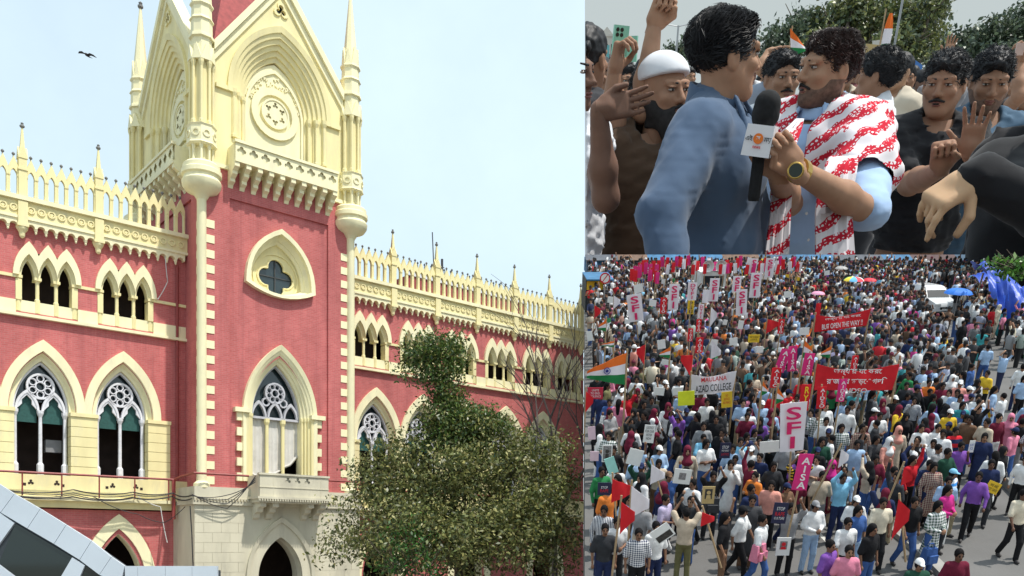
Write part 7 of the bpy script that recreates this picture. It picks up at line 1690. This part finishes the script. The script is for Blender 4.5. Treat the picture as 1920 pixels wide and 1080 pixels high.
for px_ in list(range(1135, 1300, 23))+list(range(1405, 1500, 24))+list(range(1590, 1925, 20)):
    hp = ro.uniform(30, 44); t_ = COLS[k % 8]; py_ = ro.uniform(128, 160); nm = ('skullcap', 'blue shirt', 'scarf', 'black t-shirt', 'denim jacket')[0 if px_ < 1300 else 1 if px_ < 1440 else 2 if px_ < 1700 else 3 if px_ < 1830 else 4]
    n_ = ('first', 'second', 'third', 'fourth', 'fifth', 'sixth', 'seventh', 'eighth', 'ninth', 'tenth')
    gperson(f'small far onlooker in {t_} top, {n_[k % 10]} of its row, behind the {nm}', px_+ro.uniform(-4, 4), py_, hp, ro.gauss(0, 35), ro.choice([SG1, SG2, SG3]), hthick=.007, top=t_, facial=ro.choice([None, 'moustache', None]), cell=.012, low=False); k += 1
# ---- things held up: phones, flags, placards
def slabg(name, px, py, m, w, h, th, mt, label, cat, rz=0.0, ry=0.0, parts=None):
    o = empty(name); on_square(o, gp(px, py, m)); b = MB(); b.M = Matrix.Rotation(R(rz), 4, 'Z') @ Matrix.Rotation(R(ry), 4, 'Y'); b.box(-w/2, w/2, -th/2, th/2, -h/2, h/2); b.build('case', mt, o)
    if parts: 
        for (x, z, r) in parts: c = MB(); c.M = b.M; c.prism(circ(x, z, r, 10), -th/2-.002, -th/2+.001); c.build('camera_lens', MATS['iris'], o)
    return tag(o, label, cat)
mat('phone_green', (.22, .50, .36), .4, .05, 4); mat('phone_teal', (.15, .45, .47), .3); mat('phone_pink', (.5, .35, .3), .4)
slabg('mobile_phone', 1163, 76, .00205, .062, .10, .012, MATS['phone_green'], 'pale green phone with four lenses held up high at left', 'phone', rz=20, ry=4, parts=((-.018, .035, .007), (.0, .035, .007), (-.018, .018, .007), (.0, .018, .007)))
slabg('mobile_phone', 1182, 92, .0026, .07, .11, .012, MATS['phone_green'], 'second green phone partly behind the first', 'phone', rz=-30)
slabg('mobile_phone', 1136, 98, .0032, .04, .075, .012, MATS['phone_teal'], 'small phone with bright teal screen near the left edge', 'phone')
slabg('mobile_phone', 1912, 92, .0034, .05, .07, .012, MATS['phone_pink'], 'phone held up at the right edge of the square', 'phone')
def gflag(px, py, w, h, m, label, furl=False):
    o = empty('tricolour_flag'); p = gp(px, py, m); on_square(o, p); W_, H2 = w*m, h*m
    f = (lambda u, v, x, z: (x*(.25+.75*v*(1-v)*3), z-H2/2)) if furl else (lambda u, v, x, z: (x+.3*W_*(.5-v), z*(1-.35*u)-H2/2+.2*H2*u*0-.45*H2*u*(v-.5)))
    b = sheet(W_, H2, 8, 9, W_*.06, .9, .5, f, stripes=3, thick=.01); b.build('cloth', [MATS['india_green'], MATS['flag_white'], MATS['saffron']], o, True)
    b = MB(); b.tube([(-W_*.5, .02, -H2*1.6), (-W_*.5, .02, H2*.6)], .0055*m/.004, 6); b.build('pole', MATS['wood'], o); tag(o, label, 'flag')
gflag(1497, 80, 28, 46, .0046, 'tilted saffron, white and green flag between the heads of the two men')
gflag(1664, 68, 20, 74, .005, 'upright furled tricolour flag beside the lamp post', True)
o = empty('lamp_post'); p = gp(1673, 108, .006); on_square(o, Vector((p.x, p.y, FLOOR))); b = MB(); b.tube([(0, 0, 0), (0, 0, 1.9), (.0, 0, 3.4)], [.020, .014, .012], 8); b.build('post', MATS['steel'], o); b = MB(); b.box(-.25, .25, -.05, .05, 3.38, 3.44); b.build('lamp_arm', MATS['steel'], o); tag(o, 'tall pale grey lamp post rising in front of the trees', 'lamp post')
slabg('placard', 1634, 95, .0058, .15, .12, .01, MATS['tan_board'], 'cream card with a printed portrait held above the scarf', 'placard', ry=5)
slabg('placard', 1645, 84, .006, .11, .09, .01, MATS['board_back'], 'second pale card behind the portrait card', 'placard', ry=-6)
# far pale building, street lamp and tree line
o = empty('pale_building'); p = gp(1135, 100, .02); on_square(o, Vector((p.x, p.y, FLOOR))); zt_ = p.z-FLOOR
b = MB(); b.box(-.38, .40, 0, 1.2, 0, zt_+.55); b.build('wall', mat('pale_wall', (.55, .52, .47), .9, .1, 2), o); b = MB(); b.box(-.42, .44, -.05, 1.25, zt_+.55, zt_+.62); b.prism([(-.2, zt_+.62), (.25, zt_+.62), (.02, zt_+.86)], 0, .2); b.build('cornice', MATS['pale_wall'], o)
for x in (-.22, .02, .26): b = MB(); b.box(x-.06, x+.06, -.01, .05, zt_-.1, zt_+.3); b.build('window', MATS['dark'] if 'dark' in MATS else MATS['interior'], o)
tag(o, 'pale cream building far behind the raised phones', 'building')
o = empty('street_lamp'); p = gp(1267, 112, .012); on_square(o, Vector((p.x, p.y, FLOOR))); b = MB(); b.tube([(0, 0, 0), (0, 0, p.z-FLOOR+.66)], .022, 6); b.tube([(-.25, 0, p.z-FLOOR+.68), (0, 0, p.z-FLOOR+.64), (.28, 0, p.z-FLOOR+.70)], .012, 5); b.build('post', MATS['steel'], o); tag(o, 'thin double armed street lamp left of the blue shirt', 'lamp post')
def gtree(blobs, m, pal, label, name='leafy_tree', leaf=.30, dens=1.0, seed=1):
    rg = np.random.default_rng(seed); x0 = sum(q[0] for q in blobs)/len(blobs); base = gp(x0, 130, m); base = Vector((base.x, base.y, FLOOR)); o = empty(name); on_square(o, base); BL = []
    for (px, py, rx, ry) in blobs: c = gp(px, py, m*(1+rg.uniform(-.03, .03)))-base; BL.append((tuple(c), (rx*m, rx*m*.7, ry*m), 1))
    n = int(sum(q[2]*q[3] for q in blobs)*.9*dens); P = []
    for c, r, w in BL:
        k_ = max(20, int(n*(r[0]*r[2]/sum(q[1][0]*q[1][2] for q in BL))/14)); cc = rg.normal(size=(k_, 3)); cc /= np.linalg.norm(cc, axis=1)[:, None]; cc = np.array(c)+cc*np.array(r)*(rg.random((k_, 1))**.4)
        P.append((cc[:, None, :]+rg.normal(size=(k_, 14, 3))*leaf*.75).reshape(-1, 3))
    P = np.concatenate(P); leaf_cloud('crown', P, leaf, pal, rg, o, aspect=.6)
    limbs((0, 0, 0), [c[0] for c in BL[:6]], .25, random.Random(seed), 'trunk', o, MATS['bark']); tag(o, label, 'tree', 'trees behind the square'); return o
GD = [(.065, .095, .06), (.085, .12, .07), (.05, .075, .05), (.11, .14, .075)]; GY = [(.12, .15, .055), (.17, .19, .06), (.08, .11, .05), (.21, .22, .08), (.06, .085, .045)]
gtree([(1480, 75, 50, 38), (1520, 55, 45, 35), (1445, 92, 30, 25), (1500, 40, 22, 18)], .022, GD, 'dark green tree between the two men', seed=3, leaf=.17)
gtree([(1560, 50, 60, 40), (1620, 40, 60, 38), (1590, 80, 70, 35), (1545, 85, 40, 30), (1640, 15, 35, 22), (1600, 10, 40, 20)], .021, GY, 'yellowish green tree behind the scarfed person', seed=4, leaf=.17)
gtree([(1700, 30, 50, 38), (1740, 25, 40, 30), (1720, 70, 50, 40), (1690, 90, 60, 30), (1750, 5, 30, 16)], .020, GY, 'tall yellowish tree right of the lamp post', seed=5, leaf=.17)
gtree([(1790, 90, 60, 30), (1830, 85, 50, 32), (1770, 110, 40, 20)], .026, GD, 'low dark tree line behind the raised palm', seed=6, leaf=.2)
gtree([(1880, 70, 50, 38), (1915, 50, 40, 40), (1850, 90, 45, 28), (1900, 105, 60, 25), (1960, 50, 40, 40)], .023, GD, 'broad grey green tree at the right edge of the square', seed=7, leaf=.19)
gtree([(1275, 100, 22, 24), (1290, 92, 20, 20), (1255, 108, 18, 16)], .03, GD, 'small far tree behind the thin street lamp', seed=8, leaf=.22)
mat('tent_blue', (.05, .16, .42), .6)
o = empty('blue_tent'); p = gp(1705, 125, .009); on_square(o, p); b = MB(); b.prism([(-.18, -.2), (.2, -.2), (.2, .02), (-.02, .14), (-.18, .05)], -.05, .4); b.build('tarpaulin', MATS['tent_blue'], o); tag(o, 'bright blue tent top behind the black t-shirt', 'tent')
